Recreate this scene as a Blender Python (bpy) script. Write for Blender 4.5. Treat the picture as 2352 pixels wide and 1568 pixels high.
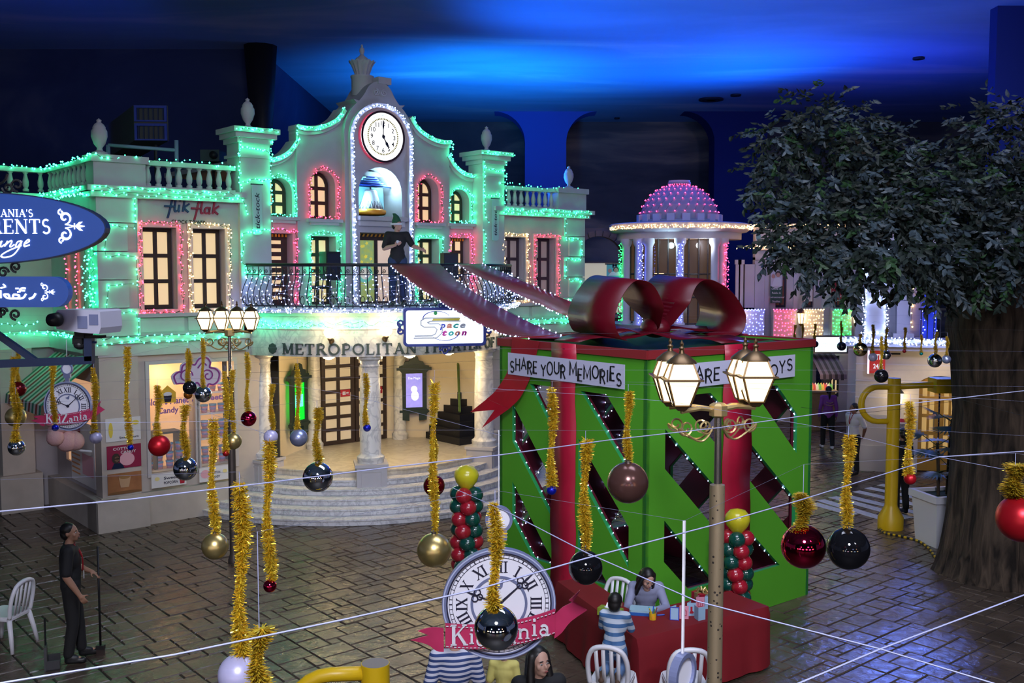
import bpy, bmesh, math, random
from mathutils import Vector, Matrix, geometry
import numpy as np
PI = math.pi
rnd = random.Random(7)
scn = bpy.context.scene
COL = scn.collection
for o in list(bpy.data.objects): bpy.data.objects.remove(o)

# ---------------------------------------------------------------- camera, world, lights, exposure
F_PX, CX, CY, CAM_H, HORIZON = 2300., 1176., 784., 4.8, 620.
PITCH = math.atan((CY - HORIZON) / F_PX)
cam_d = bpy.data.cameras.new('camera'); cam = bpy.data.objects.new('camera', cam_d); COL.objects.link(cam)
cam.location = (0, 0, CAM_H); cam.rotation_euler = (PI / 2 - PITCH, 0, 0)
cam_d.sensor_width = 36; cam_d.lens = 36 * F_PX / 2352; cam_d.clip_end = 300; cam_d.clip_start = .05
scn.camera = cam
world = bpy.data.worlds.new('world'); scn.world = world; world.use_nodes = True
world.node_tree.nodes['Background'].inputs[0].default_value = (.055, .07, .13, 1)
world.node_tree.nodes['Background'].inputs[1].default_value = 1.0
vs = scn.view_settings
vs.view_transform = 'Standard'; vs.look = 'None'; vs.exposure = 0.0; vs.gamma = 1; vs.use_curve_mapping = False
cy = scn.cycles
cy.use_denoising = True; cy.use_light_tree = True
cy.max_bounces = 4; cy.diffuse_bounces = 2; cy.glossy_bounces = 3; cy.transparent_max_bounces = 6
cy.use_adaptive_sampling = True; cy.adaptive_threshold = .08
cy.sample_clamp_indirect = 3.0; cy.sample_clamp_direct = 0
cy.caustics_reflective = False; cy.caustics_refractive = False

def light(name, kind, loc, energy, color, target=None, size=.3, size_y=None, spot=60, blend=.5):
    d = bpy.data.lights.new(name, kind); d.energy = energy; d.color = color
    if kind == 'AREA':
        d.size = size
        if size_y: d.shape = 'RECTANGLE'; d.size_y = size_y
    else: d.shadow_soft_size = size
    if kind == 'SPOT': d.spot_size = math.radians(spot); d.spot_blend = blend
    o = bpy.data.objects.new(name, d); COL.objects.link(o); o.location = loc
    if target is not None:
        o.rotation_euler = (Vector(target) - Vector(loc)).to_track_quat('-Z', 'Y').to_euler()
    o['kind'] = 'helper'
    return o
# unseen fill lights, added under the painted sky, over and behind the viewer's gallery
light('fill_theater', 'SPOT', (-6, -2, 10.2), 520, (.42, .50, 1.0), (-3, 22, 5.2), 1.2, spot=52, blend=.9)
light('fill_plaza', 'AREA', (2, 9, 10.8), 640, (.72, .78, 1.0), (3, 15, 0), 5)
light('fill_gift', 'SPOT', (6, -2, 10.2), 2900, (.85, .86, 1.0), (2.4, 13, 2), 1.0, spot=40, blend=.9)
light('fill_gallery', 'SPOT', (0, -3, 9.5), 4200, (.84, .86, 1.0), (0, 6, 2.8), 1.0, spot=80, blend=.7)
light('fill_street', 'SPOT', (10, 4, 10.5), 3600, (.66, .62, 1.0), (8.5, 32, 4.5), 1.0, spot=40, blend=.9)
light('fill_floor_blue', 'SPOT', (10.2, 25.6, 6.3), 2600, (.12, .22, 1.0), (5.0, 12.5, 0), .7, spot=44, blend=.9)  # added spot beyond the plaza, only for a blue sheen on the floor
# blue up-lights standing on the roofs and shining on the painted sky
light('sky_light_theater', 'SPOT', (-.6, 32.5, 6.3), 3600, (.01, .30, 1.0), (-1.0, 35.0, 11.5), .5, spot=125, blend=1)
light('sky_light_rotunda', 'SPOT', (7.6, 33.6, 6.6), 2900, (.0, .17, 1.0), (6.0, 32.5, 11.5), .5, spot=140, blend=1)
light('sky_light_street', 'SPOT', (11.5, 31, 6.8), 800, (.02, .07, 1.0), (12, 33, 11.5), .5, spot=140, blend=1)
light('sky_light_front', 'SPOT', (-.2, 26.4, 6.7), 1700, (.01, .18, 1.0), (3.2, 25.8, 11.5), .5, spot=120, blend=1)
light('sky_light_corner', 'SPOT', (9.6, 24.6, 5.9), 550, (.02, .08, 1.0), (9.0, 25.5, 11.5), .5, spot=150, blend=1)
light('sky_light_wing', 'SPOT', (-10, 23, 7), 160, (.03, .10, 1.0), (-13, 26.5, 11.5), .5, spot=120, blend=1)

# ---------------------------------------------------------------- pixel helpers (2352 x 1568 frame)
cp_, sp_ = math.cos(PITCH), math.sin(PITCH)
def ray(u, v):
    a = (u - CX) / F_PX; b = (CY - v) / F_PX
    return Vector((a, cp_ + b * sp_, -sp_ + b * cp_))
def at_z(u, v, z=0.0):
    d = ray(u, v); t = (z - CAM_H) / d.z; return Vector((d.x * t, d.y * t, z))
def at_y(u, v, Y):
    d = ray(u, v); t = Y / d.y; return Vector((d.x * t, Y, CAM_H + d.z * t))
def loc_in(p, o, phi):
    c, s = math.cos(phi), math.sin(phi); x, y = p[0] - o[0], p[1] - o[1]
    return Vector((c * x + s * y, -s * x + c * y, p[2] - (o[2] if len(o) > 2 else 0)))
def on_plane(u, v, o, phi, yl=0.0):
    d = ray(u, v); c, s = math.cos(phi), math.sin(phi)
    t = (yl - s * o[0] + c * o[1]) / (-s * d.x + c * d.y)
    return loc_in((d.x * t, d.y * t, CAM_H + d.z * t), o, phi)

# ---------------------------------------------------------------- materials
MATS = {}
def mat(name, col, rough=.6, metal=0., emit=None, es=0., var=0., scale=8., bump=0., bscale=40., spec=.5, coat=0., col2=None, detail=3., alpha=1., trans=0.):
    if name in MATS: return MATS[name]
    m = bpy.data.materials.new(name); m.use_nodes = True
    nt = m.node_tree; b = nt.nodes['Principled BSDF']
    b.inputs['Base Color'].default_value = (*col, 1); b.inputs['Roughness'].default_value = rough
    b.inputs['Metallic'].default_value = metal; b.inputs['Specular IOR Level'].default_value = spec
    b.inputs['Coat Weight'].default_value = coat; b.inputs['Coat Roughness'].default_value = .1
    b.inputs['Alpha'].default_value = alpha; b.inputs['Transmission Weight'].default_value = trans
    if emit is not None:
        b.inputs['Emission Color'].default_value = (*emit, 1); b.inputs['Emission Strength'].default_value = es
    if var or col2:
        tc = nt.nodes.new('ShaderNodeTexCoord'); nz = nt.nodes.new('ShaderNodeTexNoise')
        nz.inputs['Scale'].default_value = scale; nz.inputs['Detail'].default_value = detail
        rp = nt.nodes.new('ShaderNodeValToRGB')
        c2 = col2 if col2 else tuple(max(0, c * (1 - var)) for c in col)
        rp.color_ramp.elements[0].position = .3; rp.color_ramp.elements[1].position = .7
        rp.color_ramp.elements[0].color = (*c2, 1); rp.color_ramp.elements[1].color = (*col, 1)
        nt.links.new(tc.outputs['Object'], nz.inputs['Vector']); nt.links.new(nz.outputs['Fac'], rp.inputs['Fac'])
        nt.links.new(rp.outputs['Color'], b.inputs['Base Color'])
    if bump:
        tc = nt.nodes.new('ShaderNodeTexCoord'); nz = nt.nodes.new('ShaderNodeTexNoise')
        nz.inputs['Scale'].default_value = bscale; nz.inputs['Detail'].default_value = 4
        bp = nt.nodes.new('ShaderNodeBump'); bp.inputs['Strength'].default_value = bump; bp.inputs['Distance'].default_value = .02
        nt.links.new(tc.outputs['Object'], nz.inputs['Vector']); nt.links.new(nz.outputs['Fac'], bp.inputs['Height'])
        nt.links.new(bp.outputs['Normal'], b.inputs['Normal'])
    MATS[name] = m; return m
def glow(name, col, s):
    if name in MATS: return MATS[name]
    m = bpy.data.materials.new(name); m.use_nodes = True; nt = m.node_tree
    nt.nodes.remove(nt.nodes['Principled BSDF'])
    e = nt.nodes.new('ShaderNodeEmission'); e.inputs[0].default_value = (*col, 1); e.inputs[1].default_value = s
    nt.links.new(e.outputs[0], nt.nodes['Material Output'].inputs[0])
    MATS[name] = m; return m
def stripes(name, c1, c2, scale, axis='Z', rough=.7, w=.5, emit=0.):
    if name in MATS: return MATS[name]
    m = mat(name, c1, rough); nt = m.node_tree; b = nt.nodes['Principled BSDF']
    tc = nt.nodes.new('ShaderNodeTexCoord'); sx = nt.nodes.new('ShaderNodeSeparateXYZ'); nt.links.new(tc.outputs['Object'], sx.inputs[0])
    mu = nt.nodes.new('ShaderNodeMath'); mu.operation = 'MULTIPLY'; mu.inputs[1].default_value = scale
    fr = nt.nodes.new('ShaderNodeMath'); fr.operation = 'FRACT'; gt = nt.nodes.new('ShaderNodeMath'); gt.operation = 'GREATER_THAN'; gt.inputs[1].default_value = w
    mx = nt.nodes.new('ShaderNodeMix'); mx.data_type = 'RGBA'; mx.inputs[6].default_value = (*c1, 1); mx.inputs[7].default_value = (*c2, 1)
    nt.links.new(sx.outputs[axis], mu.inputs[0]); nt.links.new(mu.outputs[0], fr.inputs[0]); nt.links.new(fr.outputs[0], gt.inputs[0])
    nt.links.new(gt.outputs[0], mx.inputs[0]); nt.links.new(mx.outputs[2], b.inputs['Base Color'])
    return m
# plaster, marble, ...
M_WALL = mat('plaster', (.44, .42, .45), .75, var=.10, scale=3, bump=.06, bscale=30)
M_TRIM = mat('plaster_trim', (.52, .50, .52), .6, var=.06, scale=5)
M_CREAM = mat('cream_plaster', (.78, .66, .46), .75, var=.06, scale=3)
M_SHOPWALL = mat('warm_grey_plaster', (.56, .50, .45), .75, var=.10, scale=3)
M_BASE = mat('base_stone', (.50, .46, .41), .7, var=.12, scale=4)
def marble_mat(name, c, c2, scale=2.5):
    m = mat(name, c, .28, spec=.5); nt = m.node_tree; b = nt.nodes['Principled BSDF']
    tc = nt.nodes.new('ShaderNodeTexCoord'); nz = nt.nodes.new('ShaderNodeTexNoise'); nz.inputs['Scale'].default_value = scale
    nz.inputs['Detail'].default_value = 8; nz.inputs['Distortion'].default_value = 1.6
    rp = nt.nodes.new('ShaderNodeValToRGB'); e = rp.color_ramp.elements
    e[0].position = .40; e[0].color = (*c, 1); e[1].position = .56; e[1].color = (*c, 1)
    k = e.new(.48); k.color = (*c2, 1)
    nt.links.new(tc.outputs['Object'], nz.inputs['Vector']); nt.links.new(nz.outputs['Fac'], rp.inputs['Fac'])
    nt.links.new(rp.outputs['Color'], b.inputs['Base Color']); return m
M_MARBLE = marble_mat('marble', (.78, .76, .72), (.56, .55, .54))
M_MARBLE2 = marble_mat('step_marble', (.72, .72, .74), (.50, .50, .53), 4)
M_PLATFORM = marble_mat('platform_marble', (.74, .66, .52), (.60, .52, .40), 2)
M_BROWN = mat('dark_brown_wood', (.045, .028, .024), .5, var=.3, scale=10)
M_IRON = mat('black_iron', (.012, .013, .016), .45, .3)
M_DARKGREEN = mat('dark_green_wood', (.012, .030, .026), .45)
M_LETTER = mat('letter_green_grey', (.05, .075, .07), .5)
M_WIN = mat('lit_pane', (.8, .7, .5), .3, emit=(1.0, .70, .32), es=.60, spec=.5)
M_WIN2 = mat('dim_pane', (.35, .30, .32), .15, emit=(.8, .6, .55), es=.10)
M_GREEN = mat('green_board', (.085, .37, .018), .6, var=.05, scale=2)
M_GREENIN = mat('green_edge', (.02, .28, .08), .5)
M_MAROON = mat('maroon_board', (.10, .008, .020), .45)
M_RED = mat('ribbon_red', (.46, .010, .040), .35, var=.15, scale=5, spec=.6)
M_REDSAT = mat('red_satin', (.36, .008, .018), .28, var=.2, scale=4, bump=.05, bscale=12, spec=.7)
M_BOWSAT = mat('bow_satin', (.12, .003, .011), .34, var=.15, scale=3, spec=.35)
M_RIM = mat('rim_red', (.26, .020, .024), .5)
M_CLOTH = mat('red_tablecloth', (.20, .002, .008), .75, var=.10, scale=3)
M_WHITE = mat('white_plastic', (.78, .78, .84), .35)
M_PAPER = mat('paper_white', (.62, .62, .80), .25, spec=.8, bump=.05, bscale=14)
M_BLACK = mat('black_paint', (.01, .01, .012), .5)
M_YELLOW = mat('yellow_paint', (.72, .46, .008), .38)
M_BRONZE = mat('bronze', (.16, .10, .05), .4, .8)
M_BRASS = mat('brass', (.62, .46, .20), .35, .7)
M_STEEL = mat('steel', (.35, .33, .31), .25, .9)
M_POLE = mat('speckled_pole', (.36, .27, .16), .4, .4, col2=(.33, .25, .15))
M_LAMP = glow('lantern_glass', (1.0, .76, .42), 2.6)
M_SCONCE = glow('sconce_glass', (1.0, .78, .42), 9.0)
M_BLUESIGN = mat('blue_sign', (.012, .045, .20), .35, emit=(.02, .07, .34), es=.35)
M_SIGNWHITE = mat('sign_white_lit', (.85, .88, 1), .4, emit=(.8, .86, 1), es=.9)
M_NAVY = mat('navy_steel', (.010, .022, .07), .4, .3)
M_PINK = mat('pink_ribbon', (.60, .035, .13), .45, col2=(.36, .015, .07), scale=3)
M_CLOCKWHITE = mat('clock_white', (.86, .86, .95), .4)
M_CLOCKGREY = mat('clock_blue_grey', (.20, .23, .40), .35, .2)
M_INK = mat('ink_navy', (.012, .012, .035), .5)
BULB = {}
for k, c, s in (('green', (.02, 1.0, .40), 36), ('red', (1.0, .03, .07), 17), ('warm', (1.0, .58, .18), 15), ('white', (.40, .52, 1.0), 22),
                ('blue', (.14, .19, 1.0), 18), ('cool', (.28, .40, 1.0), 24), ('puregreen', (.02, 1.0, .10), 18), ('pink', (1.0, .03, .12), 20)):
    BULB[k] = glow('bulb_' + k, c, s)
M_WIRE = mat('light_wire', (.02, .10, .05), .6)
M_STRING = mat('white_string', (.45, .48, .75), .5)

# ---------------------------------------------------------------- mesh builder
def ident(p): return p
class MB:
    def __init__(s): s.v = []; s.f = []; s.m = []
    def add(s, vs, fs, mi=0):
        n = len(s.v); s.v.extend([tuple(p) for p in vs]); s.f.extend([tuple(i + n for i in f) for f in fs]); s.m.extend([mi] * len(fs)); return s
    def box(s, c, d, rz=0., mi=0, R=None):
        hx, hy, hz = d[0] / 2, d[1] / 2, d[2] / 2
        ps = [Vector((x, y, z)) for z in (-hz, hz) for x, y in ((-hx, -hy), (hx, -hy), (hx, hy), (-hx, hy))]
        if R is None: R = Matrix.Rotation(rz, 3, 'Z')
        c = Vector(c)
        return s.add([R @ p + c for p in ps], [(3, 2, 1, 0), (4, 5, 6, 7), (0, 1, 5, 4), (1, 2, 6, 5), (2, 3, 7, 6), (3, 0, 4, 7)], mi)
    def bb(s, x0, x1, y0, y1, z0, z1, mi=0):
        return s.box(((x0 + x1) / 2, (y0 + y1) / 2, (z0 + z1) / 2), (abs(x1 - x0), abs(y1 - y0), abs(z1 - z0)), 0, mi)
    def lathe(s, prof, c=(0, 0, 0), n=16, a0=0., a1=2 * PI, mi=0, cap=True):
        c = Vector(c); full = abs(a1 - a0 - 2 * PI) < 1e-6; k = n if full else n + 1
        vs = [(c.x + r * math.cos(a0 + (a1 - a0) * i / n), c.y + r * math.sin(a0 + (a1 - a0) * i / n), c.z + z) for r, z in prof for i in range(k)]
        fs = []
        for j in range(len(prof) - 1):
            for i in range(n):
                a, b = j * k + i, j * k + (i + 1) % k
                fs.append((a, b, b + k, a + k))
        if full and cap:
            if prof[0][0] > 1e-4: fs.append(tuple(range(k - 1, -1, -1)))
            if prof[-1][0] > 1e-4: fs.append(tuple((len(prof) - 1) * k + i for i in range(k)))
        return s.add(vs, fs, mi)
    def tube(s, pts, r, n=6, mi=0, closed=False, cap=True):
        pts = [Vector(p) for p in pts]; N = len(pts)
        rs = r if isinstance(r, (list, tuple)) else [r] * N
        vs = []; up = None
        for i, p in enumerate(pts):
            a = pts[(i - 1) % N] if (i or closed) else p; b = pts[(i + 1) % N] if (i < N - 1 or closed) else p
            t = (b - a)
            t = t.normalized() if t.length > 1e-9 else Vector((0, 0, 1))
            if up is None: up = Vector((0, 0, 1)) if abs(t.z) < .9 else Vector((1, 0, 0))
            x = t.cross(up)
            if x.length < 1e-5: x = t.orthogonal()
            x.normalize(); y = x.cross(t).normalized(); up = y
            for k in range(n):
                an = 2 * PI * k / n; vs.append(p + (x * math.cos(an) + y * math.sin(an)) * rs[i])
        fs = []
        for i in range(N if closed else N - 1):
            for k in range(n):
                a = i * n + k; b = i * n + (k + 1) % n; j = ((i + 1) % N) * n
                fs.append((a, b, j + (k + 1) % n, j + k))
        if not closed and cap: fs.append(tuple(range(n - 1, -1, -1))); fs.append(tuple((N - 1) * n + k for k in range(n)))
        return s.add(vs, fs, mi)
    def sphere(s, c, r, n=16, m=10, mi=0, sc=(1, 1, 1)):
        c = Vector(c)
        prof = [(math.sin(PI * j / m), -math.cos(PI * j / m)) for j in range(m + 1)]
        vs = []; fs = []
        vs.append((c.x, c.y, c.z - r * sc[2]))
        for j in range(1, m):
            for i in range(n):
                a = 2 * PI * i / n; vs.append((c.x + r * sc[0] * prof[j][0] * math.cos(a), c.y + r * sc[1] * prof[j][0] * math.sin(a), c.z + r * sc[2] * prof[j][1]))
        vs.append((c.x, c.y, c.z + r * sc[2]))
        for i in range(n):
            fs.append((0, 1 + (i + 1) % n, 1 + i))
            for j in range(m - 2):
                a = 1 + j * n; fs.append((a + i, a + (i + 1) % n, a + n + (i + 1) % n, a + n + i))
            a = 1 + (m - 2) * n; fs.append((a + i, a + (i + 1) % n, len(vs) - 1))
        return s.add(vs, fs, mi)
    def octa(s, c, r, mi=0):
        x, y, z = c
        return s.add([(x + r, y, z), (x - r, y, z), (x, y + r, z), (x, y - r, z), (x, y, z + r), (x, y, z - r)],
                     [(0, 2, 4), (2, 1, 4), (1, 3, 4), (3, 0, 4), (2, 0, 5), (1, 2, 5), (3, 1, 5), (0, 3, 5)], mi)
    def plate(s, outer, holes=(), d0=0., d1=.1, fm=None, mi=0, mi_side=None):
        """outline with holes in (a, b), swept from depth d0 (front) to d1; fm(a, b, d) -> xyz (default x=a, y=d, z=b)"""
        if fm is None: fm = lambda a, b, d: (a, d, b)
        if mi_side is None: mi_side = mi
        loops = [list(outer)] + [list(h) for h in holes]
        flat = [p for l in loops for p in l]
        tris = geometry.tessellate_polygon([[Vector((a, b, 0)) for a, b in l] for l in loops])
        n = len(flat)
        def area(t): (ax, ay), (bx, by), (cx_, cy_) = [flat[i] for i in t]; return (bx - ax) * (cy_ - ay) - (cx_ - ax) * (by - ay)
        f0 = []; f1 = []
        for t in tris:
            if abs(area(t)) < 1e-10: continue
            if area(t) < 0: t = t[::-1]
            f0.append(tuple(t)); f1.append(tuple(i + n for i in t[::-1]))
        base = len(s.v)
        s.add([fm(a, b, d0) for a, b in flat] + [fm(a, b, d1) for a, b in flat], f0 + f1, mi)
        k = 0; sides = []
        for li, l in enumerate(loops):
            ar = sum(l[i][0] * l[(i + 1) % len(l)][1] - l[(i + 1) % len(l)][0] * l[i][1] for i in range(len(l)))
            for i in range(len(l)):
                a, b = k + i, k + (i + 1) % len(l)
                q = (a, a + n, b + n, b) if (ar > 0) == (li == 0) else (a, b, b + n, a + n)
                sides.append(tuple(base + j for j in q))
            k += len(l)
        s.f.extend(sides); s.m.extend([mi_side] * len(sides)); return s
    def ribbon(s, A, B, mi=0, thick=0.):
        """strip between two equal-length point lists"""
        A = [Vector(a) for a in A]; B = [Vector(b) for b in B]; n = len(A)
        if not thick: return s.add(A + B, [(i, i + 1, n + i + 1, n + i) for i in range(n - 1)], mi)
        nor = []
        for i in range(n):
            t = A[min(i + 1, n - 1)] - A[max(i - 1, 0)]; nor.append(t.cross(B[i] - A[i]).normalized() * thick)
        vs = A + B + [a + q for a, q in zip(A, nor)] + [b + q for b, q in zip(B, nor)]
        fs = []
        for i in range(n - 1):
            fs += [(i + 1, i, n + i, n + i + 1), (2 * n + i, 2 * n + i + 1, 3 * n + i + 1, 3 * n + i), (i, i + 1, 2 * n + i + 1, 2 * n + i), (n + i + 1, n + i, 3 * n + i, 3 * n + i + 1)]
        fs += [(0, 2 * n, 3 * n, n), (n - 1, 2 * n - 1, 4 * n - 1, 3 * n - 1)]
        return s.add(vs, fs, mi)
    def stroke(s, pts, w, fm, d0=0., d1=.02, mi=0, closed=False):
        """flat lettering stroke of width w (number or list) along 2-D pts"""
        n = len(pts); ws = w if isinstance(w, (list, tuple)) else [w] * n
        L = []; R = []
        for i, (x, y) in enumerate(pts):
            a = pts[i - 1] if (i or closed) else pts[i]; b = pts[(i + 1) % n] if (i < n - 1 or closed) else pts[i]
            tx, ty = b[0] - a[0], b[1] - a[1]; l = math.hypot(tx, ty) or 1; nx, ny = -ty / l * ws[i] / 2, tx / l * ws[i] / 2
            if 0 < i < n - 1 or closed:
                p, q = pts[i], pts[(i + 1) % n]; ux, uy = q[0] - p[0], q[1] - p[1]; m = math.hypot(ux, uy) or 1
                c = abs((ux * tx + uy * ty) / (m * l)); k = min(1 / max(c, .35), 2.2); nx *= k; ny *= k
            L.append((x + nx, y + ny)); R.append((x - nx, y - ny))
        for i in range(n if closed else n - 1):
            j = (i + 1) % n
            q = [L[i], R[i], R[j], L[j]]
            s.add([fm(a, b, d0) for a, b in q] + [fm(a, b, d1) for a, b in q], [(0, 1, 2, 3), (7, 6, 5, 4), (0, 4, 5, 1), (1, 5, 6, 2), (2, 6, 7, 3), (3, 7, 4, 0)], mi)
        return s
    def xf(s, M):
        s.v = [tuple(M @ Vector(p)) for p in s.v]; return s
    def merge(s, o, mi=None):
        n = len(s.v); s.v += o.v; s.f += [tuple(i + n for i in f) for f in o.f]; s.m += o.m if mi is None else [mi] * len(o.f); return s
    def mesh(s, name, mats):
        me = bpy.data.meshes.new(name); me.from_pydata(s.v, [], s.f)
        for m in (mats if isinstance(mats, (list, tuple)) else [mats]): me.materials.append(m)
        if any(s.m): me.polygons.foreach_set('material_index', s.m)
        me.update(); return me
    def build(s, name, mats, parent=None, smooth=None, kind=None, label=None):
        me = s.mesh(name, mats)
        o = bpy.data.objects.new(name, me); COL.objects.link(o)
        if parent is not None: o.parent = parent
        if smooth:
            me.polygons.foreach_set('use_smooth', [True] * len(me.polygons))
            if smooth is not True: me.set_sharp_from_angle(angle=math.radians(smooth))
        if kind: o['kind'] = kind
        if label: o['label'] = label
        return o
def thing(name, label, cat, loc=(0, 0, 0), rz=0., group=None, kind=None):
    o = bpy.data.objects.new(name, None); COL.objects.link(o); o.location = loc; o.rotation_euler = (0, 0, rz)
    o.empty_display_size = .1
    return tag(o, label, cat, group, kind)
def tag(o, label, cat=None, group=None, kind=None):
    o['label'] = label
    if cat: o['category'] = cat
    if group: o['group'] = group
    if kind: o['kind'] = kind
    return o
def struct(o, label=None):
    o['kind'] = 'structure'
    if label: o['label'] = label
    return o
def copy_tree(o, parent=None):
    c = o.copy(); COL.objects.link(c); c.parent = parent
    for ch in list(o.children): copy_tree(ch, c)
    return c
def clone(src, name, parent, loc=None, rz=None, scale=None):
    c = src.copy(); COL.objects.link(c); c.parent = parent; c.name = name
    if loc is not None: c.location = loc
    if rz is not None: c.rotation_euler = (0, 0, rz)
    if scale is not None: c.scale = scale
    return c
def arc2(cx, cz, r, a0, a1, n=12):
    return [(cx + r * math.cos(a0 + (a1 - a0) * i / n), cz + r * math.sin(a0 + (a1 - a0) * i / n)) for i in range(n + 1)]
def rect2(x0, x1, z0, z1): return [(x0, z0), (x1, z0), (x1, z1), (x0, z1)]
def arch2(x0, x1, z0, z1, n=12):
    r = (x1 - x0) / 2; return [(x0, z0), (x1, z0)] + arc2((x0 + x1) / 2, z1 - r, r, 0, PI, n)
def spline(pts, n=8):
    """Catmull-Rom through pts (2-D or 3-D)"""
    P = [Vector(p) for p in pts]; out = []
    for i in range(len(P) - 1):
        p0, p1, p2, p3 = P[max(i - 1, 0)], P[i], P[i + 1], P[min(i + 2, len(P) - 1)]
        for k in range(n):
            t = k / n; out.append(.5 * ((2 * p1) + (p2 - p0) * t + (2 * p0 - 5 * p1 + 4 * p2 - p3) * t * t + (3 * p1 - p0 - 3 * p2 + p3) * t ** 3))
    out.append(P[-1]); return [tuple(p) for p in out]
def spiral(cx, cy, r0, r1, a0, turns, n=20):
    return [(cx + (r0 + (r1 - r0) * i / n) * math.cos(a0 + 2 * PI * turns * i / n), cy + (r0 + (r1 - r0) * i / n) * math.sin(a0 + 2 * PI * turns * i / n)) for i in range(n + 1)]

# ---------------------------------------------------------------- lettering
def text2d(txt, size=1.0, shear=0., bold=0.):
    cu = bpy.data.curves.new('lettering', 'FONT'); cu.body = txt; cu.size = size; cu.shear = shear; cu.offset = bold; cu.resolution_u = 3
    o = bpy.data.objects.new('lettering', cu); COL.objects.link(o)
    dg = bpy.context.evaluated_depsgraph_get(); dg.update()
    me = bpy.data.meshes.new_from_object(o.evaluated_get(dg))
    vs = [(v.co.x, v.co.y) for v in me.vertices]; fs = [tuple(p.vertices) for p in me.polygons]
    bpy.data.objects.remove(o); bpy.data.meshes.remove(me); bpy.data.curves.remove(cu)
    return vs, fs
def put_text(mb, txt, x, y, w, h, fm, d=0., mi=0, shear=0., bold=0., align='L'):
    """sans lettering scaled into width w (None = natural) and cap height h, lower-left at (x, y)"""
    vs, fs = text2d(txt, 1.0, shear, bold)
    if not vs: return
    x0 = min(p[0] for p in vs); x1 = max(p[0] for p in vs)
    ky = h / .73; kx = ky if w is None else w / (x1 - x0)
    if align == 'C': x -= (x1 - x0) * kx / 2
    mb.add([fm(x + (a - x0) * kx, y + b * ky, d) for a, b in vs], [f for f in fs], mi)
A_ = lambda cx, cy, rx, ry, a0, a1, n=14: [(cx + rx * math.cos(math.radians(a0 + (a1 - a0) * i / n)), cy + ry * math.sin(math.radians(a0 + (a1 - a0) * i / n))) for i in range(n + 1)]
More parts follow.
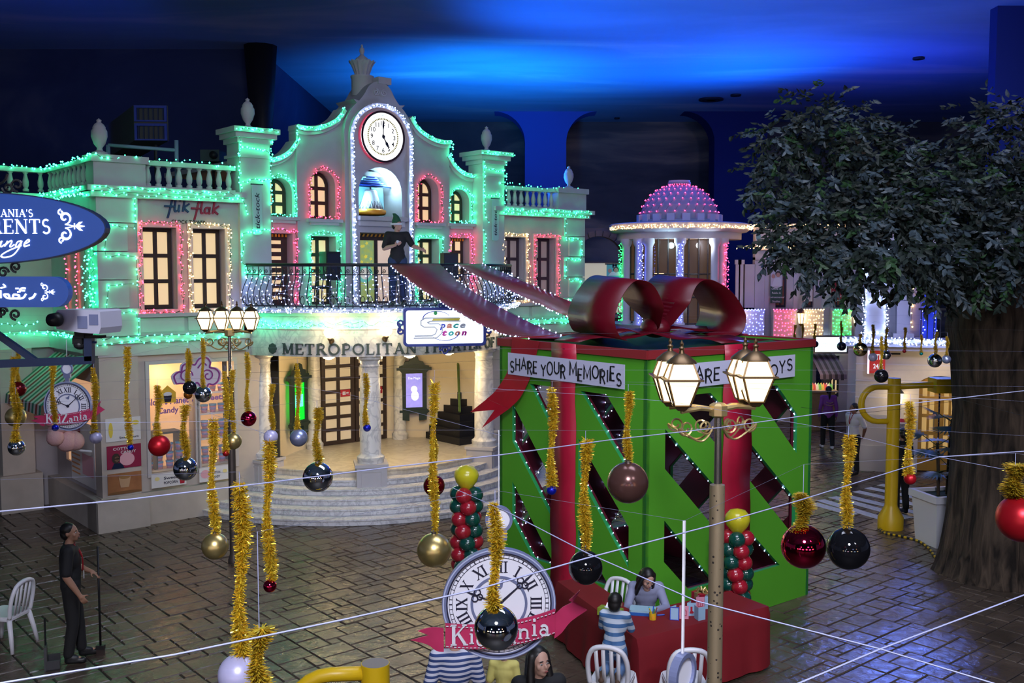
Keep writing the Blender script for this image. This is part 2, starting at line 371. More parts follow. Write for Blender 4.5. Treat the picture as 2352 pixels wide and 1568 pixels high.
# serif capitals: advance width, strokes (width, points), serifs (x, y, half length)
T_, N_ = .17, .065
SERIF = {
 'M': (1.02, [(N_, [(.14, 0), (.14, 1)]), (T_, [(.16, 1), (.50, .08)]), (N_, [(.50, .08), (.84, 1)]), (T_, [(.86, 0), (.86, 1)])], [(.14, 0, .13), (.86, 0, .16), (.12, 1, .1), (.88, 1, .12)]),
 'E': (.76, [(T_, [(.18, 0), (.18, 1)]), (N_, [(.18, .97), (.68, .97)]), (N_, [(.18, .03), (.70, .03)]), (N_, [(.18, .52), (.54, .52)]), (.06, [(.67, .97), (.67, .76)]), (.06, [(.70, .03), (.70, .26)]), (.05, [(.54, .42), (.54, .62)])], [(.18, 0, .15), (.18, 1, .15)]),
 'T': (.82, [(T_, [(.41, 0), (.41, 1)]), (N_, [(.05, .97), (.77, .97)]), (.06, [(.06, .97), (.06, .74)]), (.06, [(.76, .97), (.76, .74)])], [(.41, 0, .17)]),
 'R': (.86, [(T_, [(.18, 0), (.18, 1)]), (.10, [(.18, .97), (.44, .97)] + A_(.44, .735, .21, .235, 90, -90) + [(.18, .50)]), (.14, [(.42, .50), (.76, .02)])], [(.18, 0, .15), (.16, 1, .1), (.78, 0, .1)]),
 'O': (.96, [(.145, A_(.48, .5, .38, .46, 0, 360, 24))], []),
 'P': (.76, [(T_, [(.18, 0), (.18, 1)]), (.11, [(.18, .97), (.42, .97)] + A_(.42, .72, .23, .25, 90, -90) + [(.18, .47)])], [(.18, 0, .16), (.16, 1, .1)]),
 'L': (.72, [(T_, [(.18, 0), (.18, 1)]), (N_, [(.18, .03), (.66, .03)]), (.06, [(.66, .03), (.66, .28)])], [(.18, 0, .15), (.18, 1, .16)]),
 'I': (.40, [(T_, [(.20, 0), (.20, 1)])], [(.20, 0, .17), (.20, 1, .17)]),
 'A': (.92, [(N_, [(.12, 0), (.46, 1)]), (T_, [(.44, 1), (.80, 0)]), (N_, [(.25, .33), (.66, .33)])], [(.12, 0, .13), (.80, 0, .15)]),
 'N': (.94, [(N_, [(.15, 0), (.15, 1)]), (T_, [(.15, .98), (.79, .04)]), (N_, [(.79, 0), (.79, 1)])], [(.15, 0, .13), (.13, 1, .1), (.79, 1, .13)]),
 'H': (.96, [(T_, [(.18, 0), (.18, 1)]), (T_, [(.78, 0), (.78, 1)]), (N_, [(.18, .51), (.78, .51)])], [(.18, 0, .15), (.18, 1, .15), (.78, 0, .15), (.78, 1, .15)]),
 'F': (.72, [(T_, [(.18, 0), (.18, 1)]), (N_, [(.18, .97), (.66, .97)]), (N_, [(.18, .50), (.52, .50)]), (.06, [(.65, .97), (.65, .74)]), (.05, [(.52, .40), (.52, .60)])], [(.18, 0, .16), (.18, 1, .15)]),
 'K': (.88, [(T_, [(.18, 0), (.18, 1)]), (N_, [(.22, .40), (.72, .98)]), (.14, [(.40, .58), (.76, .02)])], [(.18, 0, .15), (.18, 1, .15), (.72, 1, .12), (.78, 0, .12)]),
 'D': (.92, [(T_, [(.18, 0), (.18, 1)]), (.11, [(.18, .97), (.40, .97)] + A_(.40, .5, .40, .47, 90, -90) + [(.18, .03)])], [(.16, 0, .12), (.16, 1, .12)]),
 'Z': (.80, [(N_, [(.10, .97), (.70, .97)]), (T_, [(.66, .95), (.14, .05)]), (N_, [(.08, .03), (.72, .03)]), (.06, [(.10, .97), (.10, .78)]), (.06, [(.72, .03), (.72, .24)])], []),
 'S': (.66, [(.12, A_(.33, .735, .21, .225, 40, 270) + A_(.33, .27, .23, .24, 90, -150))], []),
 "'": (.22, [(.09, [(.11, 1), (.09, .72)])], []),
 # lower case pieces of the hall's name
 'i': (.40, [(.14, [(.20, 0), (.20, .62)]), (.15, [(.20, .82), (.20, .96)])], [(.20, 0, .15), (.15, .62, .08)]),
 'd': (.76, [(.11, A_(.33, .31, .23, .29, 0, 360, 18)), (.14, [(.58, 0), (.58, 1)])], [(.53, 1, .09), (.63, 0, .08)]),
 'a': (.70, [(.10, A_(.30, .2, .20, .19, 0, 360, 16)), (.14, [(.52, .03), (.52, .42)] + A_(.33, .44, .19, .18, 0, 150))], [(.58, 0, .08)]),
 'n': (.82, [(.14, [(.18, 0), (.18, .62)]), (.12, [(.18, .40)] + A_(.42, .40, .22, .20, 160, 0) + [(.64, 0)])], [(.18, 0, .13), (.64, 0, .13), (.13, .62, .08)]),
}
def serif_text(mb, txt, x, y, h, fm, d0=0., d1=.02, mi=0, kx=1.0, track=.06, sizes=None):
    for i, ch in enumerate(txt):
        k = h * (sizes[i] if sizes else 1)
        if ch == ' ': x += .42 * h * kx; continue
        w, st, se = SERIF[ch]
        f = lambda a, b, d, x=x, k=k: fm(x + a * k * kx, y + b * k, d)
        for wd, pts in st: mb.stroke(pts, wd, f, d0, d1, mi)
        for sx, sy, hl in se: mb.stroke([(sx - hl, sy + (.028 if sy < .5 else -.028)), (sx + hl, sy + (.028 if sy < .5 else -.028))], .056, f, d0, d1, mi)
        x += (w + track) * k * kx
    return x
def serif_len(txt, h, kx=1.0, track=.06): return sum((.42 if c == ' ' else SERIF[c][0] + track) * h * kx for c in txt)

# ---------------------------------------------------------------- light strings
def string_pts(path, spacing, jit, r=rnd):
    P = [Vector(p) for p in path]; out = []; acc = 0.
    for a, b in zip(P, P[1:]):
        L = (b - a).length
        while acc < L:
            out.append(a + (b - a) * (acc / L) + Vector((r.uniform(-jit, jit), r.uniform(-jit * .6, jit * .3), r.uniform(-jit, jit)))); acc += spacing * r.uniform(.6, 1.4)
        acc -= L
    return out
def light_string(label, color, paths, loc=(0, 0, 0), rz=0., spacing=.105, jit=.03, br=.017, wire=True, group='fairy light strings', name='light_string', double=1):
    """one string of fairy lights: a wire and its small bulbs"""
    t = thing(name, label, 'fairy lights', loc, rz, group)
    w = MB(); b = MB()
    for path in paths:
        for _ in range(double):
            ps = string_pts(path, spacing, jit)
            for p in ps: b.octa(p, br * rnd.uniform(.7, 1.25))
            if wire and len(ps) > 1: w.tube(ps, .005, 3, cap=False)
    b.build('bulbs', BULB[color], t, kind='stuff')
    if wire and w.v: w.build('wire', M_WIRE, t, kind='stuff')
    return t
def rectpath(x0, x1, z0, z1, y): return [(x0, y, z0), (x0, y, z1), (x1, y, z1), (x1, y, z0), (x0, y, z0)]
# ================================================================ THE HALL: floor, painted sky, walls
TH_PHI = math.atan2(.645, .764); TH_C = (-2.84, 22.15)
def th_world(x, y, z=0.):
    c, s = math.cos(TH_PHI), math.sin(TH_PHI); return Vector((TH_C[0] + c * x - s * y, TH_C[1] + s * x + c * y, z))
def proj(p):
    dz = p[2] - CAM_H; zc = p[1] * cp_ - dz * sp_; yc = p[1] * sp_ + dz * cp_
    return (CX + F_PX * p[0] / zc, CY - F_PX * yc / zc)

M_GROUT = mat('floor_joint', (.012, .010, .009), .6)
def paver_mat():
    m = mat('stamped_paver', (.13, .085, .055), .3, spec=.5); nt = m.node_tree; b = nt.nodes['Principled BSDF']
    tc = nt.nodes.new('ShaderNodeNewGeometry'); inf = nt.nodes.new('ShaderNodeObjectInfo')
    n1 = nt.nodes.new('ShaderNodeTexNoise'); n1.inputs['Scale'].default_value = 1.3; n1.inputs['Detail'].default_value = 4
    rp = nt.nodes.new('ShaderNodeValToRGB'); e = rp.color_ramp.elements
    e[0].position = .3; e[0].color = (.052, .038, .029, 1); e[1].position = .7; e[1].color = (.125, .090, .066, 1)
    nt.links.new(tc.outputs['Position'], n1.inputs['Vector']); nt.links.new(n1.outputs['Fac'], rp.inputs['Fac']); nt.links.new(rp.outputs['Color'], b.inputs['Base Color'])
    n2 = nt.nodes.new('ShaderNodeTexNoise'); n2.inputs['Scale'].default_value = 7; n2.inputs['Detail'].default_value = 6; n2.inputs['Roughness'].default_value = .6; n2.inputs['Distortion'].default_value = .6
    bp = nt.nodes.new('ShaderNodeBump'); bp.inputs['Strength'].default_value = .55; bp.inputs['Distance'].default_value = .025
    nt.links.new(tc.outputs['Position'], n2.inputs['Vector']); nt.links.new(n2.outputs['Fac'], bp.inputs['Height']); nt.links.new(bp.outputs['Normal'], b.inputs['Normal'])
    r2 = nt.nodes.new('ShaderNodeMapRange'); r2.inputs[1].default_value = .3; r2.inputs[2].default_value = .7; r2.inputs[3].default_value = .16; r2.inputs[4].default_value = .34
    nt.links.new(n1.outputs['Fac'], r2.inputs[0]); nt.links.new(r2.outputs[0], b.inputs['Roughness'])
    return m
M_PAVER = paver_mat()
floor = MB().bb(-45, 40, -12, 60, -.3, -.014).build('floor', M_GROUT); struct(floor, 'dark stamped stone floor of the plaza')

def pavers():
    U = .17; nx0, nx1, ny0, ny1 = -76, 140, -108, 52
    used = set(); r = random.Random(3); items = []
    shapes = [(3, 2), (2, 2), (2, 1), (3, 1), (1, 1), (4, 2), (2, 2), (3, 2)]
    for j in range(ny0, ny1):
        for i in range(nx0, nx1):
            if (i, j) in used: continue
            p = th_world((i + .5) * U, (j + .5) * U)
            if p.y < 8.2 or p.y > 34: continue
            u, v = proj(p)
            if u < -320 or u > 2680 or v > 1950: continue
            lx, ly = (i + .5) * U, (j + .5) * U
            if (abs(lx) < 5.9 and ly > .5): continue
            sh = r.choice(shapes); w, h = sh
            while any((i + a, j + b) in used for a in range(w) for b in range(h)):
                if w > 1: w -= 1
                else: h -= 1
                if h < 1: w = h = 1; break
            for a in range(w):
                for b in range(h): used.add((i + a, j + b))
            items.append((i * U, j * U, w * U, h * U, p.y, u, v))
    unit = MB()
    g = .5
    def top(mb, x, y, w, h, z, tz):
        m = .007; e = .010
        vs = [(x + m, y + m, -.014), (x + w - m, y + m, -.014), (x + w - m, y + h - m, -.014), (x + m, y + h - m, -.014),
              (x + m + e, y + m + e, z + tz[0]), (x + w - m - e, y + m + e, z + tz[1]), (x + w - m - e, y + h - m - e, z + tz[2]), (x + m + e, y + h - m - e, z + tz[3])]
        mb.add(vs, [(4, 5, 6, 7), (0, 1, 5, 4), (1, 2, 6, 5), (2, 3, 7, 6), (3, 0, 4, 7)])
    vis = [it for it in items if 0 <= it[5] <= 2352 and it[6] <= 1568]
    near = set(id(it) for it in sorted(vis, key=lambda it: it[4] / math.sqrt(it[2] * it[3]))[:300])
    rest = MB(); shared = {}
    for it in items:
        x, y, w, h = it[:4]; tz = [r.uniform(-.004, .004) for _ in range(4)]; z = r.uniform(-.003, .002)
        if id(it) in near:
            k = (round(w / U), round(h / U), r.randrange(3))
            if k not in shared:
                mb = MB(); top(mb, -w / 2, -h / 2, w, h, 0, tz); shared[k] = mb.mesh('paver', M_PAVER)
            o = bpy.data.objects.new('paver', shared[k]); COL.objects.link(o); o.parent = floor
            o.location = th_world(x + w / 2, y + h / 2, z); o.rotation_euler = (0, 0, TH_PHI)
        else: top(rest, x, y, w, h, z, tz)
    M = Matrix.Translation((*TH_C, 0)) @ Matrix.Rotation(TH_PHI, 4, 'Z')
    rest.xf(M).build('far_pavers', M_PAVER, floor, kind='stuff')
pavers()
far = MB().bb(-45, 40, 33.5, 60, -.2, -.004).build('far_paving', M_PAVER, floor)
# zebra crossing painted on the floor
M_PAINT = mat('road_paint', (.88, .88, .86), .6, var=.30, scale=18)
for (u0, v0), (u1, v1) in [((2021, 1113), (2140, 1136)), ((1993, 1120), (2139, 1150)), ((1966, 1128), (2138, 1167)), ((1940, 1138), (2119, 1181)), ((1912, 1141), (2090, 1190)), ((1884, 1148), (2030, 1192)), ((1868, 1156), (1962, 1182))]:
    a, b = at_z(u0, v0), at_z(u1, v1); d = (b - a).normalized(); n = Vector((-d.y, d.x, 0)) * .12
    MB().add([(p.x, p.y, z) for z in (.001, .006) for p in (a - n, b - n, b + n, a + n)], [(4, 5, 6, 7), (0, 1, 5, 4), (1, 2, 6, 5), (2, 3, 7, 6), (3, 0, 4, 7)]).build('crossing_stripe', M_PAINT, floor)

def mural(name, c_dark, c_mid, c_cloud, scale, stretch, seed=0., thr=(.52, .72)):
    m = mat(name, c_mid, .85); nt = m.node_tree; b = nt.nodes['Principled BSDF']; b.inputs['Specular IOR Level'].default_value = .1
    g = nt.nodes.new('ShaderNodeNewGeometry'); mp = nt.nodes.new('ShaderNodeMapping'); mp.inputs['Scale'].default_value = stretch; mp.inputs['Location'].default_value = (seed, seed * 2, 0)
    n1 = nt.nodes.new('ShaderNodeTexNoise'); n1.inputs['Scale'].default_value = scale; n1.inputs['Detail'].default_value = 6; n1.inputs['Distortion'].default_value = .8
    r1 = nt.nodes.new('ShaderNodeValToRGB'); e = r1.color_ramp.elements
    e[0].position = .30; e[0].color = (*c_dark, 1); e[1].position = thr[1]; e[1].color = (*c_cloud, 1); k = e.new(thr[0]); k.color = (*c_mid, 1)
    nt.links.new(g.outputs['Position'], mp.inputs['Vector']); nt.links.new(mp.outputs[0], n1.inputs['Vector']); nt.links.new(n1.outputs['Fac'], r1.inputs['Fac'])
    nt.links.new(r1.outputs['Color'], b.inputs['Base Color']); return m
M_SKY = mural('painted_sky', (.19, .32, .52), (.27, .42, .66), (.66, .68, .78), .35, (.28, .9, 1), 3.1, (.56, .74))
M_DUSK = mural('painted_dusk', (.05, .06, .08), (.10, .11, .13), (.42, .36, .28), .5, (.22, 1, 1.1), 1.7, (.50, .74))
M_NIGHT = mural('painted_night', (.025, .04, .10), (.04, .06, .15), (.12, .14, .22), .4, (.5, .5, 1), 5.3, (.58, .85))
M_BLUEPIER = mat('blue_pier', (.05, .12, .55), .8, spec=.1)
CEIL = 11.5
c = MB().bb(-45, 40, -12, 60, CEIL, CEIL + .2).build('ceiling', M_SKY); struct(c, 'ceiling painted as a blue evening sky with clouds')
# the shopping street goes on behind the viewer's gallery: dark wall with lit shop windows
wf = MB().bb(-24, 24, -12.3, -12, 0, CEIL).build('wall_front', M_NIGHT); struct(wf, 'dark wall with lit shop windows behind the gallery')
for i, (x, z, w, h, c_) in enumerate(((-14, 2.0, 3.2, 1.8, (1, .75, .45)), (-9, 2.2, 2.4, 2.2, (.75, .85, 1)), (-4, 2.0, 3.4, 1.6, (1, .6, .8)), (1.5, 2.2, 2.6, 2.0, (1, .85, .6)), (6.5, 2.0, 3.2, 1.8, (.5, .7, 1)), (12, 2.2, 3.4, 1.8, (1, .7, .4)), (-7, 6.0, 2.0, 1.4, (.6, .8, 1)), (4, 6.0, 2.4, 1.4, (.4, .45, 1)), (10, 6.2, 2.0, 1.2, (1, .5, .3)))):
    o = MB().plate(rect2(-w * .42 - .15, w * .42 + .15, -.15, h * .75 + .15), [rect2(-w * .42, w * .42, 0, h * .75)], -.02, .12, lambda a, b, d: (-a, -d, b)).build('window_%d' % (i + 1), M_BROWN); o.location = (x, -11.95, z); struct(o)
    MB().plate(rect2(-w * .42, w * .42, 0, h * .75), (), 0, .02, lambda a, b, d: (-a, -d, b)).build('pane', glow('shop_light_%d' % i, c_, 9.0), o)
c = MB().bb(-7.7, 40, 46, 46.3, 0, CEIL).build('wall_back', M_DUSK); struct(c, 'wall painted with dusky clouds')
c = MB().bb(-45, -7.7, 31, 31.3, 0, CEIL).bb(-8, -7.7, 31.3, 46, 0, CEIL).build('wall_left', M_NIGHT); struct(c, 'dark navy painted wall')
c = MB().bb(12.35, 40, 26, 26.4, 0, CEIL).build('wall_right', mat('deep_blue_wall', (.02, .04, .22), .85, spec=.1)); struct(c, 'plain deep blue wall')
# flared blue piers carrying the sky
def pier(x0, x1, y):
    prof = [(0, 0, 7.4)]; n = 10; r = 1.3; zt = CEIL
    pl = [(x0, 0), (x1, 0), (x1, zt - r)] + [(x1 + r * (1 - math.cos(a)), zt - r + r * math.sin(a)) for a in [PI / 2 * i / n for i in range(1, n + 1)]] \
        + [(x0 - r * (1 - math.cos(a)), zt - r + r * math.sin(a)) for a in [PI / 2 * i / n for i in range(n, 0, -1)]] + [(x0, zt - r)]
    return MB().plate(pl, (), y, y + 1.2)
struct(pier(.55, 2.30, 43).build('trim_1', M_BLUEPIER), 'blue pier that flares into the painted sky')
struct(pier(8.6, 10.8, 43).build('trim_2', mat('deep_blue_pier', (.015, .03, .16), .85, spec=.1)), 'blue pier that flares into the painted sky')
struct(MB().lathe([(.20, 0), (.20, 5), (.22, 7), (.30, 8.6), (.5, CEIL)], (-7.55, 30.6, 0), 12).build('trim_3', M_BLACK, smooth=True), 'black corner post by the dark navy wall')
# round vents in the painted sky
M_VENT = mat('dark_vent', (.008, .012, .03), .6)
for i, (u, v, r) in enumerate([(1633, 227, .48), (2110, 132, .18), (1690, 217, .2), (1417, 270, .12)]):
    p = at_z(u, v, CEIL); t = thing('ceiling_vent', ['large round dark vent in the painted sky above the rotunda', 'small round dark vent in the painted sky above the tree', 'small round vent beside the large round vent in the sky', 'tiny round vent in the painted sky near the theater urn'][i], 'vent', (p.x, p.y, CEIL - .06))
    MB().lathe([(r * .75, .06), (r * .75, 0), (r, 0), (r, .06)], n=24).build('ring', M_VENT, t, True)
    for k in (.25, .5): MB().lathe([(r * k, 0), (r * k + r * .1, 0), (r * k + r * .1, .05), (r * k, .05)], n=20).build('louver', M_VENT, t, 40)
    MB().lathe([(r * .8, .05), (r * .8, .058)], n=20).build('backing', M_BLACK, t)

# ================================================================ THE THEATER
TH = thing('theater_building', 'cream theater with clock tower, round columned porch and balustraded wings', 'building', (*TH_C, 0), TH_PHI)
def th(mb, name, m, smooth=None, parent=None, **k): return mb.build(name, m, parent or TH, smooth, **k)
YT, YI, YO = .08, .20, .28                    # front faces: tower, inner bays, outer bays
LEDGE, CORN, RAIL = 3.55, 6.22, 6.84
def frame_window(x0, x1, z0, z1, y, cols, rows, arched=False, fw=.07, mw=.075, pm=None, name='window', parent=None, fm=M_BROWN, depth=.06):
    """dark wooden window: frame with bars, panes as sub-parts"""
    pm = pm or M_WIN
    outer = arch2(x0, x1, z0, z1) if arched else rect2(x0, x1, z0, z1)
    holes = []; cw = (x1 - x0 - 2 * fw - (cols - 1) * mw) / cols; rh = (z1 - z0 - 2 * fw - (rows - 1) * mw) / rows
    r = (x1 - x0) / 2; cxm = (x0 + x1) / 2; cz = z1 - r; ri = r - fw
    for i in range(cols):
        for j in range(rows):
            a0 = x0 + fw + i * (cw + mw); b0 = z0 + fw + j * (rh + mw); a1, b1 = a0 + cw, b0 + rh
            if arched and b1 > cz - .02:
                n = 5; pts = []
                for k in range(n + 1):
                    xx = a1 + (a0 - a1) * k / n; zz = cz + math.sqrt(max(ri * ri - (xx - cxm) ** 2, .0004)); pts.append((xx, min(b1, max(zz, b0 + .03))))
                holes.append([(a0, b0), (a1, b0)] + pts)
            else: holes.append(rect2(a0, a1, b0, b1))
    f = th(MB().plate(outer, holes, y, y + depth), name, fm, parent=parent)
    for h in holes:
        MB().plate(h, (), y + depth * .45, y + depth * .55).build('pane', pm, f)
    return f
# ---- wings
LW = [(-5.30, -4.66), (-4.34, -3.69)]; RW = [(3.46, 4.12), (4.48, 5.14)]
for side, wins in ((-1, LW), (1, RW)):
    a, b = (-6.1, -3.30) if side < 0 else (3.25, 6.12)
    th(MB().plate(rect2(a, b, LEDGE, CORN), [rect2(x0, x1, 4.06, 5.60) for x0, x1 in wins], 0, .32), 'wing_wall', M_WALL)
    for i, (x0, x1) in enumerate(wins):
        frame_window(x0 + .01, x1 - .01, 4.07, 5.59, .20, 2, 3, pm=M_WIN if side < 0 else M_WIN2, fm=M_BROWN if side < 0 else mat('violet_brown', (.05, .03, .05), .5))
        th(MB().plate(rect2(x0 - .10, x1 + .10, 3.98, 5.70), [rect2(x0, x1, 4.06, 5.60)], -.045, .02), 'window_surround', M_TRIM)
        th(MB().bb(x0 - .16, x1 + .16, -.13, .0, 3.92, 3.99), 'window_sill', M_TRIM)
        th(MB().bb(x0 - .12, x1 + .12, -.03, .0, 3.64, 3.90), 'apron_panel', M_TRIM)
    # quoin blocks on the outer corner
    xo = -6.1 if side < 0 else 6.12
    for k in range(5):
        w = .72 if k % 2 == 0 else .52; z1 = CORN - .05 - k * .52
        x0, x1 = (xo, xo + w) if side < 0 else (xo - w, xo)
        th(MB().bb(x0 - (.03 if side < 0 else 0), x1 + (.03 if side > 0 else 0), -.05, .30, z1 - .50, z1), 'quoin', M_TRIM)
    # ledge, cornice, balustrade
    th(MB().bb(a - .12, b + .05, -.14, .32, LEDGE - .10, LEDGE + .02).bb(a - .08, b + .03, -.08, .32, LEDGE - .34, LEDGE - .10), 'ledge', M_TRIM)
    th(MB().bb(a - .22, b + .22 * (side > 0), -.22, .34, CORN, CORN + .10).bb(a - .14, b + .14 * (side > 0), -.13, .34, CORN - .10, CORN), 'cornice', M_TRIM)
    bx0, bx1 = (-5.22, -3.42) if side < 0 else (3.40, 5.20)
    px0, px1 = (-6.16, -5.22) if side < 0 else (5.20, 6.18)
    th(MB().bb(px0, px1, -.06, .34, CORN + .10, RAIL - .09).bb(px0 - .05, px1 + .05, -.11, .39, RAIL - .09, RAIL + .04), 'parapet_block', M_TRIM)
    th(MB().bb(bx0, bx1, .00, .22, RAIL - .09, RAIL).bb(bx0, bx1, .02, .20, CORN + .10, CORN + .15), 'parapet_rail', M_TRIM)
    bal = None; nb = 9
    for k in range(nb):
        x = bx0 + (k + .5) * (bx1 - bx0) / nb
        if bal is None:
            h = RAIL - .09 - CORN - .15
            bal = th(MB().lathe([(.060, 0), (.060, .04), (.035, .06), (.058, .14 * h / .45), (.062, .19), (.034, .31), (.030, .34), (.058, .37), (.058, h)], n=8), 'baluster', M_TRIM, 50)
            bal.location = (x, .11, CORN + .15)
        else: clone(bal, 'baluster', TH, (x, .11, CORN + .15))
# lower walls of the wings
M_OPEN = mat('dark_opening', (.02, .018, .016), .7)
SHOPW = [(-5.24, -4.36, .95, 3.02), (-4.26, -3.55, .95, 3.0)]
th(MB().plate(rect2(-6.1, -2.9, 0, LEDGE - .34), [rect2(*w) for w in SHOPW], .02, .30), 'shop_wall', M_SHOPWALL)
th(MB().bb(-6.2, -3.4, -.10, .30, 0, .62).bb(-6.3, -5.35, -.20, .40, 0, .56), 'shop_plinth', M_BASE)
th(MB().bb(-6.16, -5.45, -.05, .3, .56, LEDGE - .34), 'shop_pier', M_SHOPWALL)
th(MB().plate(rect2(2.9, 6.12, 0, LEDGE - .34), (), .02, .30), 'porch_side_wall', M_WALL)
for (x0, x1, z0, z1) in SHOPW:
    th(MB().plate(rect2(x0 - .07, x1 + .07, z0 - .07, z1 + .07), [rect2(x0, x1, z0, z1)], -.03, .05), 'shop_window_frame', M_TRIM)
# side wall of the corner and the stretch further back
fs_ = lambda a, b, d: (-6.1 + d, a, b)
th(MB().plate([(0, 0), (0, CORN), (3.0, CORN), (3.0, 0)], [[(.45, 1.0), (.45, 2.7), (2.3, 2.7), (2.3, 1.0)]], 0, .3, fs_), 'side_wall', M_WALL)
th(MB().bb(-7.15, -6.1, 2.9, 3.2, 0, CORN).bb(-7.15, -6.9, 3.2, 7, 0, CORN), 'rear_wall', M_WALL)
th(MB().bb(-7.2, -6.6, 2.62, 2.9, 0, LEDGE - .3).bb(-7.28, -6.5, 2.5, 2.9, 0, .75), 'rear_pier', M_BASE)
th(MB().bb(-6.24, -6.0, -.1, 3.0, LEDGE - .3, LEDGE + .02).bb(-7.3, -6.1, 2.72, 3.0, LEDGE - .3, LEDGE + .02), 'ledge', M_TRIM)
th(MB().bb(-6.32, -6.0, -.2, 3.0, CORN, CORN + .1).bb(-7.35, -6.1, 2.68, 3.0, CORN, CORN + .1), 'cornice', M_TRIM)
th(MB().bb(-6.2, -6.0, .3, 3.0, RAIL - .09, RAIL).bb(-7.2, -6.1, 2.85, 3.05, RAIL - .09, RAIL), 'parapet_rail', M_TRIM)
for k in range(10): clone(bal, 'baluster', TH, (-6.1, .42 + k * .26, CORN + .15))
for k in range(4): clone(bal, 'baluster', TH, (-7.08 + k * .28, 2.95, CORN + .15))
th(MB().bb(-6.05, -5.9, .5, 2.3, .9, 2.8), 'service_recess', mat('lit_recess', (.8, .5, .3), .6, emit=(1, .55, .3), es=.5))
th(MB().bb(-6.3, -5.9, -.1, 3.0, 0, .6), 'shop_plinth', M_BASE)
# ---- urns
def urn(x, y, z, s=1.0):
    return th(MB().lathe([(.15 * s, 0), (.15 * s, .05 * s), (.06 * s, .09 * s), (.05 * s, .14 * s), (.11 * s, .22 * s), (.155 * s, .36 * s), (.15 * s, .47 * s), (.12 * s, .52 * s), (.125 * s, .54 * s), (.09 * s, .60 * s), (.04 * s, .64 * s), (.05 * s, .68 * s), (.0, .72 * s)], (x, y, z), 14), 'urn', M_TRIM, 50)
urn(-5.98, .12, RAIL + .04, .92); urn(5.75, .15, RAIL + .04, .82)
# ---- pilasters between wings and centre
for sx in (-1, 1):
    x = sx * 3.06
    th(MB().bb(x - .33, x + .33, -.10, .45, 3.95, 7.30).bb(x - .37, x + .37, -.14, .5, 7.02, 7.08).bb(x - .38, x + .38, -.15, .5, 7.30, 7.40).bb(x - .44, x + .44, -.21, .55, 7.40, 7.50).bb(x - .49, x + .49, -.26, .6, 7.50, 7.60), 'pilaster', M_TRIM)
    urn(x, .17, 7.60, .88)
# ---- centre bays with swept tops
def bay(x0, x1, y, zc, holes, name):
    pts = [(x0, 3.95), (x1, 3.95)] + [(p[0], p[1]) for p in zc[::-1]]
    th(MB().plate(pts, holes, y, y + .32), name, M_WALL)
    th(MB().stroke([(p[0], p[1] + .0) for p in zc], .10, lambda a, b, d: (a, d, b), y - .10, y + .34), 'swept_coping', M_TRIM)
    th(MB().stroke([(p[0], p[1] - .09) for p in zc], .07, lambda a, b, d: (a, d, b), y - .05, y + .3), 'coping_moulding', M_TRIM)
for sx in (-1, 1):
    oc = spline([(1.95, 7.46), (2.15, 7.22), (2.45, 7.06), (2.80, 7.02)], 6); ic = spline([(.85, 8.22), (1.05, 7.98), (1.40, 7.80), (1.75, 7.74), (1.98, 7.76)], 6)
    if sx < 0: oc = [(-a, b) for a, b in oc][::-1]; ic = [(-a, b) for a, b in ic][::-1]
    m = lambda a, b: (min(sx * a, sx * b), max(sx * a, sx * b))
    o0, o1 = m(2.05, 2.62); i0, i1 = m(1.07, 1.66)
    bay(*m(1.95, 2.85), YO, oc, [arch2(o0, o1, 5.90, 6.70), rect2(o0, o1, 4.04, 5.56)], 'outer_bay_wall')
    bay(*m(.80, 1.97), YI, ic, [arch2(i0, i1, 5.88, 6.90), rect2(i0, i1, 4.04, 5.52)], 'inner_bay_wall')
    frame_window(o0 + .01, o1 - .01, 5.91, 6.69, YO + .26, 2, 3, True); frame_window(i0 + .01, i1 - .01, 5.89, 6.89, YI + .28, 2, 3, True)
    frame_window(i0 + .01, i1 - .01, 4.05, 5.51, YI + .28, 2, 4)
    if sx < 0: frame_window(o0 + .01, o1 - .01, 4.05, 5.55, YO + .24, 1, 8, fw=.13, mw=.09, name='balcony_door')
    else: frame_window(o0 + .01, o1 - .01, 4.05, 5.55, YO + .24, 2, 5, name='balcony_door')
    for (a, b, z, y) in ((o0, o1, 5.83, YO), (i0, i1, 5.81, YI)):
        th(MB().bb(a - .12, b + .12, y - .12, y, z, z + .07).bb(a - .04, b + .04, y - .08, y, z - .06, z), 'window_sill', M_TRIM)
    hz = MB()
    for k in range(7): hz.bb(o0 + .02 + k * .078, o0 + .06 + k * .078, YO + .17, YO + .19, 5.49, 5.55)
    th(hz, 'hazard_strip', mat('hazard_orange', (.8, .35, .02), .5))
# ---- clock tower
tw = [(-.90, 3.95), (.90, 3.95), (.90, 7.70)] + arc2(0, 7.70, .90, 0, math.radians(50), 8)[1:] + [(.66, 8.46), (.52, 8.44)] + [(p[0], p[1]) for p in spline([(.52, 8.44), (.40, 8.58), (.27, 8.78), (.12, 8.88), (0, 8.90)], 4)][1:]
tw = tw + [(-a, b) for a, b in tw[2:-1][::-1]]
tower = th(MB().plate(tw, [arch2(-.56, .56, 5.98, 7.05), rect2(-.54, .54, 4.04, 5.62)], YT, YT + .75), 'tower_wall', M_WALL)
th(MB().stroke([(-.72, 4.1)] + arc2(0, 7.62, .76, PI, 0, 22) + [(.72, 4.1)], .10, lambda a, b, d: (a, d, b), YT - .09, YT), 'tower_moulding', M_TRIM)
th(MB().bb(-.62, .62, YT - .16, YT + .1, 5.88, 5.97).bb(-.58, .58, YT - .08, YT, 5.76, 5.88), 'tower_ledge', M_TRIM)
vol = MB()
for sx in (-1, 1): vol.stroke([(sx * a, b) for a, b in spiral(.10, 8.66, .075, .015, PI / 2, 1.6, 18)], .025, lambda a, b, d: (a, d, b), YT - .03, YT)
th(vol, 'tower_scroll', M_TRIM)
